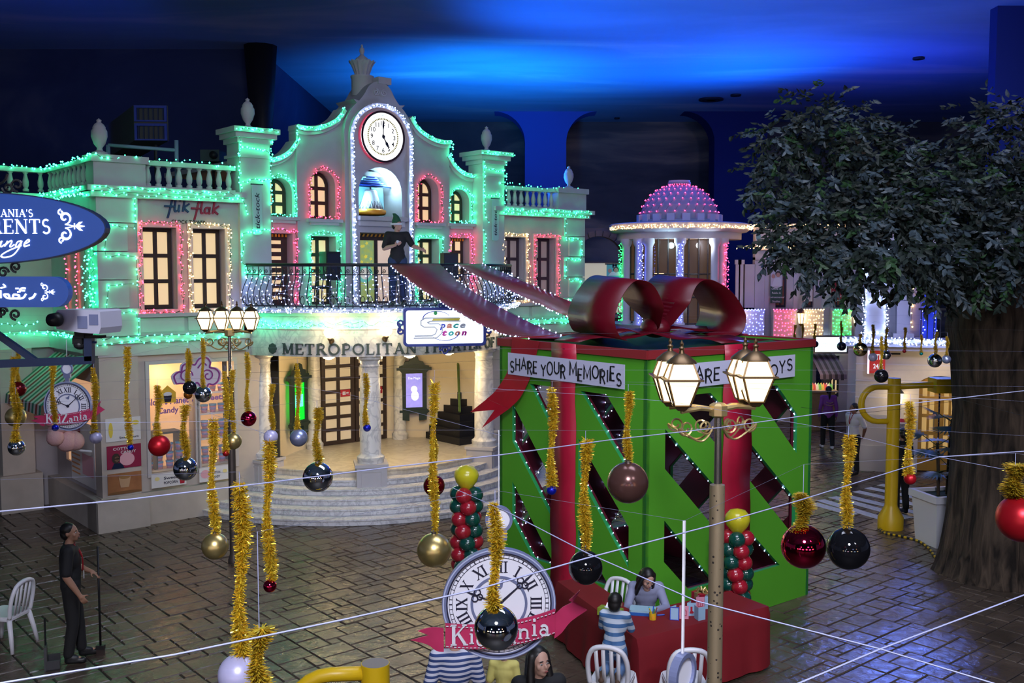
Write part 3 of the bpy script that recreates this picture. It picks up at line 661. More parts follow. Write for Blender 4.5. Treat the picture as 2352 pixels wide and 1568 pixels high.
th(MB().lathe([(.24, 0), (.24, .38), (.26, .40), (.26, .44)], (-.16, YT + .45, 8.62), 16).bb(-.05, .28, YT - .04, YT + .3, 8.86, 9.0), 'finial_drum', M_TRIM, 50)
sh = MB(); N = 28
for (r0, z0, r1, z1) in ((.15, 9.06, .16, 9.12), (.16, 9.12, .22, 9.28), (.22, 9.28, .29, 9.36)):
    vs = []; fs = []
    for k in range(N):
        a = 2 * PI * k / N; q = 1 + (.07 if k % 2 else -.02); vs += [(-.16 + r0 * q * math.cos(a), YT + .45 + r0 * q * math.sin(a), z0), (-.16 + r1 * q * math.cos(a), YT + .45 + r1 * q * math.sin(a), z1 + (.03 if k % 2 and r1 > .28 else 0))]
    for k in range(N): j = (k + 1) % N; fs.append((2 * k, 2 * j, 2 * j + 1, 2 * k + 1))
    sh.add(vs, fs)
th(sh, 'finial_shell', M_TRIM)
th(MB().lathe([(.18, 9.0), (.20, 9.03), (.15, 9.06), (.15, 9.2), (.17, 9.34), (.14, 9.44), (.06, 9.5), (.035, 9.54), (.06, 9.6), (.05, 9.66), (.02, 9.69), (.03, 9.72), (0, 9.76)], (-.16, YT + .45, 0), 14), 'finial', M_TRIM, 50)
# niche
M_NICHE = mat('niche_cyan', (.45, .80, .88), .6)
th(MB().bb(-.6, .6, YT + .74, YT + .78, 5.9, 7.1).bb(-.6, .6, YT, YT + .75, 5.93, 5.98), 'niche_back', M_NICHE)
l = light('niche_lamp', 'POINT', th_world(.3, YT + .25, 6.72), 40, (.45, .85, 1.0), size=.06)
l = light('niche_lamp', 'POINT', th_world(-.38, YT + .25, 6.3), 30, (.25, .75, 1.0), size=.06)
# central balcony door with its painted picture panel
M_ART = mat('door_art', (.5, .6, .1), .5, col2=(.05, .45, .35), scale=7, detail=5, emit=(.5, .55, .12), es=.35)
d = th(MB().plate(rect2(-.53, .53, 4.05, 5.60), [rect2(-.47, .02, 4.10, 5.46), rect2(.10, .47, 4.10, 5.46)], YT + .30, YT + .36), 'balcony_door', M_BROWN)
MB().bb(-.47, .02, YT + .33, YT + .34, 4.10, 5.46).build('picture_panel', M_ART, d, label='bright flowered picture panel')
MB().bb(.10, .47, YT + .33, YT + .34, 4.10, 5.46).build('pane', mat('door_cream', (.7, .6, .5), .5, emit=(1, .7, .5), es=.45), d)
pc = MB()
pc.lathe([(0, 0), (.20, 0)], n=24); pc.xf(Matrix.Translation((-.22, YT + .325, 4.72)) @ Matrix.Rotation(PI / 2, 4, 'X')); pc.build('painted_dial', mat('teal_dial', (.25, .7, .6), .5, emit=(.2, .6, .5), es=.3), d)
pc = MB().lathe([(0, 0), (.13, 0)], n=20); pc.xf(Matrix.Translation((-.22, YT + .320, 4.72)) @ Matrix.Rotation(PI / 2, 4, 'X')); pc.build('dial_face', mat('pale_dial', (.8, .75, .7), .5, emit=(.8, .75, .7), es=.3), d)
fl = MB()
for k in range(14):
    a, b = rnd.uniform(-.44, 0), rnd.uniform(4.9, 5.42)
    fl.add([(a + .05 * q * math.cos(t), YT + .322, b + .05 * q * math.sin(t)) for q, t in [(1, i * PI / 5) if i % 2 else (.45, i * PI / 5) for i in range(10)]], [tuple(range(10))])
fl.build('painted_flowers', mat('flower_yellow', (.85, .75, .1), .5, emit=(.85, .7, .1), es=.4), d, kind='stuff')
hz = MB()
for k in range(10): hz.add([(-.52 + k * .105, YT + .28, 5.54), (-.47 + k * .105, YT + .28, 5.54), (-.44 + k * .105, YT + .28, 5.60), (-.49 + k * .105, YT + .28, 5.60)], [(0, 1, 2, 3)])
th(hz, 'hazard_strip', MATS['hazard_orange'])
# roof slabs behind the parapets so the building is closed
th(MB().bb(-6.0, -3.3, .3, 4, 6.0, 6.15).bb(3.3, 6.1, .3, 4, 6.0, 6.15).bb(-3.3, 3.3, .6, 4, 6.9, 7.0).bb(6.0, 6.12, .3, 4, 0, CORN), 'roof', M_WALL)
# ---------------------------------------------------------------- porch, steps, balcony
dg = math.radians
def pang(t): return dg(t - 90)
def ppos(t, R, z): return (R * math.sin(dg(t)), 1 - R * math.cos(dg(t)), z)
def sector(prof, t0, t1, n=48): return MB().lathe(prof, (0, 1, 0), n, pang(t0), pang(t1))
th(sector([(3.0, 3.10), (3.35, 3.10), (3.35, 3.62), (3.38, 3.64), (3.38, 3.68), (3.35, 3.70), (3.35, 3.90), (3.0, 3.90), (3.0, 3.10)], -73, 73), 'frieze', M_MARBLE, 40)
th(sector([(.05, 3.9), (3.42, 3.9), (3.46, 3.94), (3.58, 3.97), (3.58, 4.03), (3.54, 4.06), (.05, 4.06)], -74, 74), 'balcony_slab', M_TRIM, 40)
th(MB().lathe([(3.2, 3.14), (.01, 3.14)], (0, 1, 0), 40), 'porch_ceiling', M_CREAM)
th(MB().lathe([(2.75, .6), (2.75, 3.3), (2.95, 3.3), (2.95, .6)], (0, -1.0, 0), 40, dg(20), dg(160)), 'vestibule_wall', M_CREAM, 40)
th(MB().lathe([(2.9, 0), (2.9, .72), (2.93, .72), (2.93, .75), (.01, .75)], (0, 1, 0), 60), 'platform', [M_PLATFORM], 40)
for k in range(5):
    R = 4.4 - .3 * k; z0, z1 = .125 * k, .125 * (k + 1); tm = math.degrees(math.acos(.97 / R))
    s = th(sector([(R, z0), (R, z1 - .03), (R + .035, z1 - .03), (R + .035, z1), (R - .34, z1)], -tm, tm, 56), 'step', M_MARBLE2, 30)
    t = MB(); nt_ = int(2 * dg(tm) * R / .13)
    for i in range(nt_):
        a = -tm + 2 * tm * (i + .5) / nt_; p = ppos(a, R + .003, (z0 + z1 - .03) / 2)
        t.box(p, (.118, .012, .088), dg(a))
    t.build('riser_tiles', M_MARBLE2, s, kind='stuff')
def column(x, y, z0, z1, r, ped=None, rz=0.):
    h = z1 - z0
    c = th(MB().lathe([(r * 1.32, 0), (r * 1.32, .05), (r * 1.38, .07), (r * 1.38, .12), (r * 1.12, .16), (r * 1.05, .20), (r * 1.07, h * .25), (r * 1.065, h * .252), (r * 1.06, h * .5), (r * 1.055, h * .502), (r, h * .75), (r * .99, h * .752), (r * .92, h - .26), (r * 1.02, h - .22), (r * .94, h - .19), (r * 1.0, h - .12), (r * 1.28, h - .08), (r * 1.28, h)], (x, y, z0), 24), 'column', M_MARBLE, 35)
    if ped is not None:
        q = MB().box((x, y, (ped + z0) / 2), (.60, .60, z0 - ped), rz).box((x, y, z0 - .03), (.66, .66, .06), rz)
        th(q, 'pedestal', M_TRIM)
        f = MB(); R3 = Matrix.Rotation(rz, 3, 'Z')
        f.plate(rect2(-.21, .21, ped + .08, z0 - .12), [rect2(-.18, .18, ped + .11, z0 - .15)], -.315, -.295); f.xf(Matrix.Translation((x, y, 0)) @ Matrix.Rotation(rz, 4, 'Z')); f.build('pedestal_panel', M_TRIM, TH)
    return c
for t, ped in ((-74, .40), (-28, .36), (30, .36), (74, .40)):
    p = ppos(t, 3.05 if abs(t) < 50 else 2.98, 0); column(p[0], p[1], .95, 3.12, .20, ped, dg(t))
column(-1.0, 1.36, .75, 3.14, .14); column(1.25, 1.26, .75, 3.14, .14)
# theater doors: two leaves with small panes
for x0, x1 in ((-.72, .14), (.17, 1.03)):
    frame_window(x0, x1, .76, 2.92, 1.50, 2, 7, fw=.09, mw=.08, name='theater_door', pm=mat('door_glass', (.62, .55, .42), .25, emit=(1, .75, .45), es=.22), depth=.07)
    n = MB().bb(x1 - .38, x1 - .13, 1.485, 1.499, 1.86, 2.02); o = th(n, 'notice', mat('notice_red', (.45, .02, .04), .5))
    MB().bb(x1 - .33, x1 - .25, 1.48, 1.485, 1.9, 1.98).bb(x1 - .23, x1 - .17, 1.48, 1.485, 1.93, 1.96).build('notice_print', M_WHITE, o)
# dark stair on one side of the vestibule
for k in range(8):
    a0, a1 = 52 - k * 2, 88 - k * 1; r1 = 2.45 - k * .16
    th(MB().bb(1.75 + k * .10, 2.55, -.45 + k * .13, .9, .75 + k * .16, .91 + k * .16), 'stair_tread', M_BLACK)
th(MB().tube([(1.72, -.5, 1.55), (2.5, .6, 2.75)], .03, 8), 'stair_rail', mat('rail_green', (.10, .16, .03), .5))
for i, t in enumerate((-46, -28, -8, 16)):
    p = ppos(t, 2.55, 3.0)
    s = th(MB().lathe([(.02, .14), (.02, .09), (.06, .085), (.065, .06)], p, 12), 'porch_lamp_mount', M_BRASS, True)
    MB().lathe([(0, -.03), (.06, -.02), (.07, .0), (.11, .005), (.12, .03), (.07, .06), (0, .06)], p, 14).build('lamp_glass', M_SCONCE, s, True)
    light('porch_lamp', 'POINT', th_world(p[0], p[1], 2.86), 46, (1.0, .72, .36), size=.10)
# lettering on the frieze
fmf = lambda a, b, d: ppos(math.degrees(a / 3.35), 3.352 - d, b)
fr = MB(); H_ = .215; txt = 'METROPOLITAN THEATER OF KIDZANIA'
k = dg(58.4 * 2) * 3.35 / serif_len(txt, H_, 1.0, .10)
xl = -dg(58.4) * 3.35
for ch in txt:
    if ch != ' ': fr = MB(); serif_text(fr, ch, xl, 3.145, H_, fmf, -.03, .005, 0, k, .10); th(fr, 'letter', M_LETTER)
    xl += serif_len(ch, H_, k, .10)
leaf = MB()
for k in range(9):
    a = rnd.uniform(0, 2 * PI); q = .055; cxl = -dg(62.2) * 3.35 + q * math.cos(k * 2 * PI / 8) * (k < 8); czl = 3.25 + q * 1.2 * math.sin(k * 2 * PI / 8) * (k < 8)
    leaf.plate(arc2(cxl, czl, .04, 0, 2 * PI, 8)[:-1], (), -.03, .005, fmf)
leaf.stroke([(-dg(62.2) * 3.35, 3.14), (-dg(62.2) * 3.35, 3.24)], .02, fmf, -.03, .005)
th(leaf, 'leaf_emblem', M_LETTER)
# balcony railing
RR = 3.46
b1 = MB()
prof = spline([(0, 4.062), (.02, 4.10), (.13, 4.18), (.17, 4.28), (.13, 4.44), (.03, 4.62), (0, 4.72), (0, 4.87)], 3)
b1.tube([(0, -(RR + a), z) for a, z in prof], .011, 4, cap=False)
b1.tube([(a, -(RR + .005), z) for a, z in spiral(.045, 4.78, .045, .012, PI, 1.4, 12)], .008, 3, cap=False)
b1.tube([(a, -(RR + .15), z) for a, z in A_(.05, 4.21, .04, .085, 0, 360, 10)], .008, 3, cap=False)
rail = bpy.data.objects.new('balcony_railing', None); COL.objects.link(rail); rail.parent = TH; rail['label'] = 'bellied black wrought iron balcony railing'
proto = None; NBAL = 62
for k in range(NBAL):
    a = -72 + 144 * (k + .5) / NBAL
    if proto is None: proto = b1.build('baluster', M_IRON, rail); proto.location = (0, 1, 0); proto.rotation_euler = (0, 0, dg(a))
    else: clone(proto, 'baluster', rail, (0, 1, 0), dg(a))
arcp = lambda R, z, t0=-73.5, t1=73.5, n=60: [ppos(t0 + (t1 - t0) * i / n, R, z) for i in range(n + 1)]
MB().tube(arcp(RR, 4.90), .032, 8).build('top_rail', M_IRON, rail, True)
MB().tube(arcp(RR + .004, 4.71), .012, 6).tube(arcp(RR + .02, 4.10), .014, 6).build('cross_rail', M_IRON, rail, True)

# ---------------------------------------------------------------- things fixed to the theater
fx = lambda a, b, d: (a, d, b)
def dial(name, label, loc, rz, R, depth, rim_mat, face_mat):
    t = thing(name, label, 'clock', loc, rz)
    def disc(r, y, m, nm, r0=0., n=48, y1=None):
        if r0: mb = MB().plate(arc2(0, 0, r, 0, 2 * PI, n)[:-1], [arc2(0, 0, r0, 0, 2 * PI, n)[:-1]], y, y1 or y + .01)
        else: mb = MB().plate(arc2(0, 0, r, 0, 2 * PI, n)[:-1], (), y, y1 or y + .01)
        return mb.build(nm, m, t)
    return t, disc
t, disc = dial('tower_clock', 'round lit white clock with black numerals on the theater tower', th_world(0, YT, 7.70), TH_PHI, .52, .1, None, None)
M_FACE = mat('lit_clock_face', (.9, .9, .88), .4, emit=(1, 1, .96), es=1.1)
disc(.56, -.14, mat('clock_rim', (.05, .02, .03), .4), 'rim', .515, 48, 0); disc(.555, -.05, mat('clock_side_red', (.55, .05, .10), .4, emit=(.8, .05, .12), es=.3), 'body', 0, 48, -.002)
disc(.52, -.12, M_FACE, 'face', 0, 48, -.05)
for k in range(1, 13):
    a = PI / 2 - k * PI / 6; nb = MB(); put_text(nb, str(k), .29 * math.cos(a), .29 * math.sin(a) - .05, None, .10, lambda x, y, d: (x, -.124, y), align='C', bold=.01); nb.build('numeral', M_BLACK, t)
    mn = MB(); put_text(mn, str(k * 5), .465 * math.cos(a), .465 * math.sin(a) - .02, None, .04, lambda x, y, d: (x, -.124, y), align='C'); mn.build('minute_numeral', mat('pale_cyan_ink', (.35, .75, .8), .5), t)
tk = MB()
for k in range(60):
    a = k * PI / 30; c_, s_ = math.cos(a), math.sin(a)
    tk.add([(r * c_ - w * s_, -.123, r * s_ + w * c_) for r, w in ((.365, -.014), (.365, .014), (.40, .014), (.40, -.014))], [(0, 1, 2, 3)])
tk.build('minute_track', mat('clock_yellow', (.85, .70, .15), .5), t)
for nm, a, L, w in (('hour_hand', PI / 2 - 5 * PI / 6, .27, .04), ('minute_hand', PI / 2, .36, .025)):
    mb = MB(); c_, s_ = math.cos(a), math.sin(a)
    f = lambda x, y, d: (x * c_ - y * s_, d, x * s_ + y * c_)
    mb.stroke([(-.05, 0), (L * .5, 0)], w * .5, f, -.14, -.13); mb.stroke([(L * .45, 0), (L * .62, 0), (L * .85, 0), (L, 0)], [w * .5, w * 1.6, w * 1.1, .004], f, -.14, -.13); mb.build(nm, M_INK, t)
MB().lathe([(.035, 0), (.035, .02)], n=14).xf(Matrix.Translation((0, -.13, 0)) @ Matrix.Rotation(PI / 2, 4, 'X')).build('hub', M_INK, t)
# bell in the niche
bp = th_world(-.02, YT + .38, 5.98)
t = thing('bell_ornament', 'white bell with orange rim under a blue roof in the tower niche', 'bell', bp, TH_PHI)
MB().lathe([(.30, .0), (.34, .03), (.34, .10), (.28, .13)], (0, 0, .04), 24).build('rim', mat('bell_orange', (.85, .30, .02), .4), t, True)
MB().lathe([(.28, .13), (.25, .20), (.20, .32), (.16, .44), (.145, .52), (.11, .56), (0, .57)], (0, 0, .04), 24).build('bell_body', mat('bell_white', (.85, .86, .9), .4), t, True)
zz = MB()
for k in range(20):
    a0 = 2 * PI * k / 20; f = lambda a, z: ((.288 - (z - .17) * .40) * math.cos(a), (.288 - (z - .17) * .40) * math.sin(a), z)
    zz.add([f(a0, .18), f(a0 + .07, .18), f(a0 + .16, .34), f(a0 + .13, .34)], [(0, 1, 2, 3)]); zz.add([f(a0 + .16, .34), f(a0 + .19, .34), f(a0 + .314, .18), f(a0 + .25, .18)], [(0, 1, 2, 3)])
zz.build('zigzag_band', M_INK, t)
bl = MB()
for k, (w, z) in enumerate(((.50, .70), (.42, .745), (.34, .79), (.24, .835), (.14, .88))): bl.box((0, 0, z), (w * 1.3, w * .5, .024))
bl.build('bell_roof', mat('bell_blue', (.02, .05, .45), .4), t)
MB().box((0, 0, .675), (1.08, .03, .03)).tube([(0, 0, .55), (0, 0, .68)], .02, 6).build('beam', M_NAVY, t)
# banners on the pilasters
M_BANNER = mat('pale_banner', (.45, .72, .66), .7)
for sx, lab in ((-1, 'long pale banner lettered tick tock on the pilaster beside the shop wing'), (1, 'long pale banner lettered tick tock on the pilaster beside the warm lit window')):
    t = thing('pilaster_banner', lab, 'banner', th_world(sx * 3.06 + (.02 if sx < 0 else .02), -.13, 5.50), TH_PHI)
    pts = [(-.10, .02), (-.04, 0), (.04, 0), (.10, .03), (.11, 1.0), (-.11, 1.0)]
    MB().plate(pts, (), -.012, -.004).build('cloth', M_BANNER, t)
    tx = MB(); put_text(tx, 'tick-tock', .12, -.045, .72, .10, lambda a, b, d: (-b, -.014, a), shear=.2, bold=.012); tx.build('lettering', M_INK, t)
    MB().tube([(-.13, -.008, 1.0), (.13, -.008, 1.0)], .012, 6).build('rod', M_IRON, t)
# watch brand lettering on the wing wall
t = thing('wall_lettering', 'blue and red script lettering high on the theater wing wall', 'sign', th_world(-4.96, -.002, 5.66), TH_PHI)
def script(words, x0, z0, k):
    mb = MB(); f = lambda a, b, d: (x0 + (a + .18 * b) * k, d, z0 + b * k)
    for pts in words: mb.stroke(spline(pts, 4) if len(pts) > 2 else pts, .105, f, -.035, 0)
    return mb
FL = [[(.10, -.42), (.16, .10), (.20, .62), (.30, .86), (.42, .80)], [(-.22, .30), (.42, .30)], [(.42, .86), (.44, .15), (.52, .0), (.60, .06)]]
I_ = [[(.70, .42), (.70, .08), (.78, 0)], [(.69, .62), (.71, .70)]]
def Kk(x): return [[(x, .86), (x, 0)], [(x + .34, .50), (x + .06, .24), (x + .36, -.02)], ]
AA = [A_(.82, .20, .15, .18, 20, 380, 12), [(.98, .42), (.98, .06), (1.06, 0)]]
script(FL + I_ + Kk(.98), .14, .25, .31).build('blue_word', mat('logo_navy', (.015, .035, .12), .5), t)
script(FL + AA + Kk(1.22), .66, .23, .31).build('red_word', mat('logo_red', (.32, .015, .05), .5), t)
tx = MB(); put_text(tx, 'CLOCK TOWER', .22, .02, .68, .075, lambda a, b, d: (a, -.02, b), bold=.02); tx.build('small_words', M_BLACK, t)
# wall lamps on the frieze
for i, (a, z) in enumerate(((-40.9, 3.42), (-23.3, 3.45), (18.5, 3.45), (33, 3.45))):
    p = ppos(a, 3.36, z); w = th_world(*p)
    t = thing('wall_lamp', ['glowing bowl wall lamp above the letters of METROPOLITAN near its O', 'glowing bowl wall lamp above the letters TAN on the frieze', 'glowing globe wall lamp beside the lit white sign', 'glowing wall lamp beside the gift box ribbon'][i], 'lamp', w, TH_PHI + dg(a), 'frieze wall lamps')
    MB().tube([(a_, b_, c_) for a_, b_, c_ in [(0, 0, 0), (0, -.07, -.05), (0, -.15, -.03), (0, -.16, .04)]], .022, 8).lathe([(.02, -.03), (.05, .0), (.06, .03)], (0, -.16, .03), 12).build('bracket', M_BRONZE, t, True)
    MB().plate([(x, y) for x, y in arc2(0, 0, .055, 0, 2 * PI, 12)[:-1]], (), -.03, 0).build('wall_plate', M_BRONZE, t)
    MB().lathe([(0, .04), (.06, .05), (.11, .10), (.125, .16), (.10, .21), (0, .22)], (0, -.16, .02), 16).build('glass_bowl', M_SCONCE, t, True)
    light('wall_lamp_light', 'POINT', th_world(*ppos(a, 3.36 + .34, z + .2)), 14, (1.0, .72, .36), size=.08)
# hanging lit sign at the balcony
sp_p = at_y(1021, 750, 19.2)
t = thing('lit_sign', 'white lit box sign with blue scroll frame and colourful Space toon lettering', 'sign', sp_p, dg(11))
w2, h2 = .75, .325
def rrect(w, h, r, n=5): return arc2(w - r, h - r, r, 0, PI / 2, n) + arc2(-w + r, h - r, r, PI / 2, PI, n) + arc2(-w + r, -h + r, r, PI, 1.5 * PI, n) + arc2(w - r, -h + r, r, 1.5 * PI, 2 * PI, n)
M_SIGNBLUE = mat('sign_blue', (.03, .05, .30), .4)
MB().plate(rrect(w2, h2, .05), (), -.06, .08).build('light_box', mat('sign_panel', (.85, .88, .95), .4, emit=(.82, .92, 1.0), es=1.15), t)
MB().plate(rrect(w2 + .045, h2 + .045, .08), [rrect(w2 - .005, h2 - .005, .05)], -.085, .09).build('frame', M_SIGNBLUE, t)
for sx in (-1, 1):
    for sz in (-1, 1): MB().stroke([(sx * (w2 + .03 + a), sz * b) for a, b in spiral(.06, .075, .07, .02, -PI / 2, 1.3, 16)], .035, fx, -.07, -.02).build('scroll', M_SIGNBLUE, t)
    for s2 in (-1, 1): MB().stroke([(sx * .0 + s2 * a, sx * (h2 + .03 + b)) for a, b in spiral(.07, .06, .06, .015, PI, 1.2, 14)], .028, fx, -.07, -.02).build('scroll', M_SIGNBLUE, t)
    MB().stroke([(a, sx * (h2 + .03 + b)) for a, b in A_(0, .09, .05, .07, 0, 360, 14)], .028, fx, -.07, -.02).build('scroll', M_SIGNBLUE, t)
def tcol(txt, x, z, w, h, m, sh=.25, b=.03, nm='letters'):
    mb = MB(); put_text(mb, txt, x, z, w, h, lambda a, b_, d: (a, -.062 - d, b_), shear=sh, bold=b); mb.build(nm, m, t)
inks = {k: mat('ink_' + k, c, .5) for k, c in (('blue', (.03, .05, .5)), ('salmon', (.8, .3, .2)), ('teal', (.05, .5, .45)), ('grey', (.45, .47, .55)), ('magenta', (.6, .02, .35)), ('green', (.02, .4, .1)))}
big = MB()
for pts in ([(.28, .17), (-.38, .17), (-.46, .12), (-.46, .04), (-.40, -.0), (-.20, -.0), (-.15, -.05), (-.18, -.13), (-.26, -.17), (-.58, -.17)], [(.30, .11), (-.28, .11), (-.33, .08), (-.30, .06), (-.12, .06), (-.04, .0), (-.06, -.12), (-.16, -.21), (-.60, -.21)]):
    big.stroke(pts, .02, fx, -.068, -.061)
big.build('big_letter_outline', inks['grey'], t)
MB().add([(.30, -.066, .17), (.27, -.066, .115), (-.25, -.066, .115), (-.22, -.066, .17)], [(0, 3, 2, 1)]).build('yellow_bar', mat('ink_yellow', (.75, .62, .05), .5), t)
for i, (ch, k) in enumerate(zip('pace', ('blue', 'salmon', 'teal', 'grey'))): tcol(ch, -.10 + i * .13, -.02, .112, .115, inks[k], b=.05)
for i, (ch, k) in enumerate(zip('toon', ('magenta', 'teal', 'salmon', 'magenta'))): tcol(ch, -.06 + i * .125, -.165, .108, .115, inks[k], b=.05)
ob = MB(); ob.stroke(A_(-.16, .16, .26, .14, 20, 190, 14), [.006 + .014 * i / 14 for i in range(15)], fx, -.066, -.061); ob.stroke(A_(.0, -.13, .26, .13, 200, 370, 14), [.006 + .012 * i / 14 for i in range(15)], fx, -.066, -.061)
ob.build('orbit_curve', inks['blue'], t)
MB().plate(A_(-.18, .265, .035, .04, 0, 330, 11), (), -.07, -.061).build('planet', inks['green'], t)
MB().bb(-.55, -.5, .06, .5, .1, .16).bb(.5, .55, .06, .75, .1, .16).build('mount_arm', M_IRON, t)
light('lit_sign_light', 'POINT', (sp_p.x + .02, sp_p.y - .5, sp_p.z), 6, (.8, .9, 1.0), size=.2)
# ornate dark green poster frames with screens
def on_cyl(u, v, yc, R):
    d = ray(u, v); c_, s_ = math.cos(TH_PHI), math.sin(TH_PHI)
    lx, ly = c_ * -TH_C[0] + s_ * -TH_C[1], s_ * TH_C[0] - c_ * TH_C[1] - yc
    dx, dy = c_ * d.x + s_ * d.y, -s_ * d.x + c_ * d.y
    a = dx * dx + dy * dy; b = 2 * (lx * dx + ly * dy); q = lx * lx + ly * ly - R * R; tt = (-b + math.sqrt(max(b * b - 4 * a * q, 0))) / (2 * a)
    return Vector((lx + dx * tt, ly + dy * tt + yc, CAM_H + d.z * tt))
M_SCRG = mat('screen_green', (.0, .5, .02), .4, emit=(.0, 1.0, .03), es=1.0); M_SCRP = mat('screen_violet', (.2, .15, .6), .4, emit=(.45, .40, 1.0), es=.8, col2=(.05, .04, .2), scale=9)
for i, (x, y, a, m, lab) in enumerate(((-1.62, 1.0, 28, M_SCRG, 'ornate dark green poster frame with a bright green screen'), (1.52, 1.06, -26, M_SCRP, 'ornate dark green poster frame with a violet film screen'))):
    t = thing('poster_case', lab, 'poster case', th_world(x, y, 1.35), TH_PHI + dg(a))
    o_ = [(-.30, 0), (-.30, -.14), (-.12, -.16), (-.12, .02), (.12, .02), (.12, -.16), (.30, -.14), (.30, 0), (.36, .06), (.30, .14), (.30, 1.0), (.38, 1.08), (.36, 1.16), (.26, 1.18), (.22, 1.26), (.12, 1.28), (.09, 1.38), (0, 1.42), (-.09, 1.38), (-.12, 1.28), (-.22, 1.26), (-.26, 1.18), (-.36, 1.16), (-.38, 1.08), (-.30, 1.0), (-.30, .14), (-.36, .06)]
    MB().plate(o_, [rect2(-.20, .20, .16, .98)], -.08, 0).build('frame', M_DARKGREEN, t)
    MB().bb(-.42, .42, -.11, 0, 1.06, 1.12).build('moulding', M_DARKGREEN, t); MB().bb(-.36, .36, -.10, 0, .04, .10).build('moulding', M_DARKGREEN, t)
    s = MB().bb(-.20, .20, -.05, -.03, .16, .98).build('screen', m, t)
    pr = MB()
    if i == 0: pr.bb(-.15, .15, -.054, -.051, .45, .72); pr.build('notice_box', mat('screen_teal', (.1, .5, .6), .5, emit=(.2, .9, 1), es=.7), s)
    else:
        put_text(pr, 'The Magic', -.15, .84, .30, .06, lambda a_, b_, d: (a_, -.053, b_)); pr.build('film_title', MATS['sign_panel'], s, kind='stuff'); pr = MB().sphere((0, -.05, .60), .08, 10, 6, sc=(1, .05, 1)).sphere((.02, -.05, .44), .12, 10, 6, sc=(.8, .04, 1)); pr.build('film_art', mat('screen_pale', (.8, .8, 1), .5, emit=(.8, .85, 1), es=.8), s)
# loudspeakers on the balcony
for i, (x, y, lab) in enumerate(((-1.42, -.15, 'black loudspeaker on a stand before the green-lit balcony window near the red door'), (1.55, -.35, 'black loudspeaker on a stand beside the man in the elf hat'))):
    t = thing('loudspeaker', lab, 'speaker', th_world(x, y, 4.066), TH_PHI + dg(-20 if i else 0))
    MB().plate([(-.17, .52), (.17, .52), (.17, 1.12), (-.17, 1.12)], (), -.15, .15).build('cabinet', M_BLACK, t)
    MB().bb(-.15, .15, -.165, -.15, .56, 1.08).build('grille', M_VENT, t); MB().tube([(0, 0, 0), (0, 0, .52)], .02, 8).build('pole', M_IRON, t)
    for k in range(3): MB().tube([(0, 0, .25), (.25 * math.cos(k * 2.1), .25 * math.sin(k * 2.1), .012)], .012, 6).build('leg', M_IRON, t)

# ---------------------------------------------------------------- fairy lights on the theater
LOC = dict(loc=(*TH_C, 0), rz=TH_PHI)
def TL(label, color, paths, **k): return light_string(label, color, paths, group='fairy lights on the theater', **LOC, **k)
for sx, a, b, nm in ((-1, -6.2, -3.42, 'shop'), (1, 3.3, 6.22, 'gift box')):
    TL('dense green fairy lights along the cornice of the %s wing' % nm, 'green', [[(a, -.25, CORN + .05), (b, -.25, CORN + .05)], [(a, -.19, CORN - .04), (b, -.19, CORN - .04)]], spacing=.105, jit=.04)
    TL('green fairy lights along the balustrade rail of the %s wing' % nm, 'green', [[(a, -.12 if 1 else 0, RAIL + .02), (b, -.06, RAIL)]], spacing=.115, jit=.05)
    TL('dense green fairy lights along the middle ledge of the %s wing' % nm, 'green', [[(a, -.18, LEDGE + .02), (b, -.18, LEDGE + .02)], [(a, -.16, LEDGE - .08), (b, -.16, LEDGE - .08)]], spacing=.115, jit=.04)
    q = lambda x, z: (sx * x, -.09, z)
    sn = []
    zt = CORN - .12
    for k in range(5): sn += [(5.42 if k % 2 == 0 else 5.98, zt - k * .52), (5.42 if k % 2 == 0 else 5.98, zt - (k + 1) * .52)]
    TL('green fairy lights zigzagging around the corner blocks of the %s wing' % nm, 'green', [[q(x, z) for x, z in sn]], spacing=.115, jit=.035)
TL('green fairy lights along the side cornice above the striped awning', 'green', [[(-6.36, 0, CORN + .05), (-6.36, 3.0, CORN + .05)], [(-6.30, 0, CORN - .04), (-6.30, 3.0, CORN - .04)], [(-6.22, 0, RAIL), (-6.22, 2.85, RAIL), (-7.2, 2.8, RAIL)], [(-7.35, 2.62, CORN), (-6.3, 2.62, CORN)]], spacing=.08, jit=.04)
TL('green fairy lights on the side ledge behind the projector', 'green', [[(-6.30, 0, LEDGE), (-6.30, 2.7, LEDGE)], [(-7.35, 2.66, LEDGE), (-6.3, 2.66, LEDGE)], [(-7.35, 2.66, LEDGE + .18), (-6.5, 2.66, LEDGE + .18)], [(-7.2, 2.8, LEDGE), (-7.2, 2.8, 5.4)]], spacing=.08, jit=.04)
TL('dense green fairy light column on the corner behind the projector', 'green', [[(-6.2, y, 4.0), (-6.2, y, 5.5)] for y in (.05, .30, .55)], spacing=.06, jit=.05)
TL('red fairy lights on the side window behind the oval sign', 'red', [[(-6.15, 1.15, 3.95), (-6.15, 1.15, 5.6)], [(-6.15, 1.75, 3.95), (-6.15, 1.75, 5.6)]], spacing=.07, jit=.03)
for (x0, x1), c, lab in ((LW[0], 'red', 'red fairy lights framing the wing window nearer the blue oval sign'), (LW[1], 'warm', 'warm white fairy lights framing the wing window beside the balcony'), (RW[0], 'warm', 'warm white fairy lights framing the dark window beside the balcony'), (RW[1], 'red', 'red fairy lights framing the dark window beside the green corner blocks')):
    TL(lab, c, [rectpath(x0 - .07, x1 + .07, 4.02, 5.67, -.08)], spacing=.085, jit=.045, double=2, br=.014)
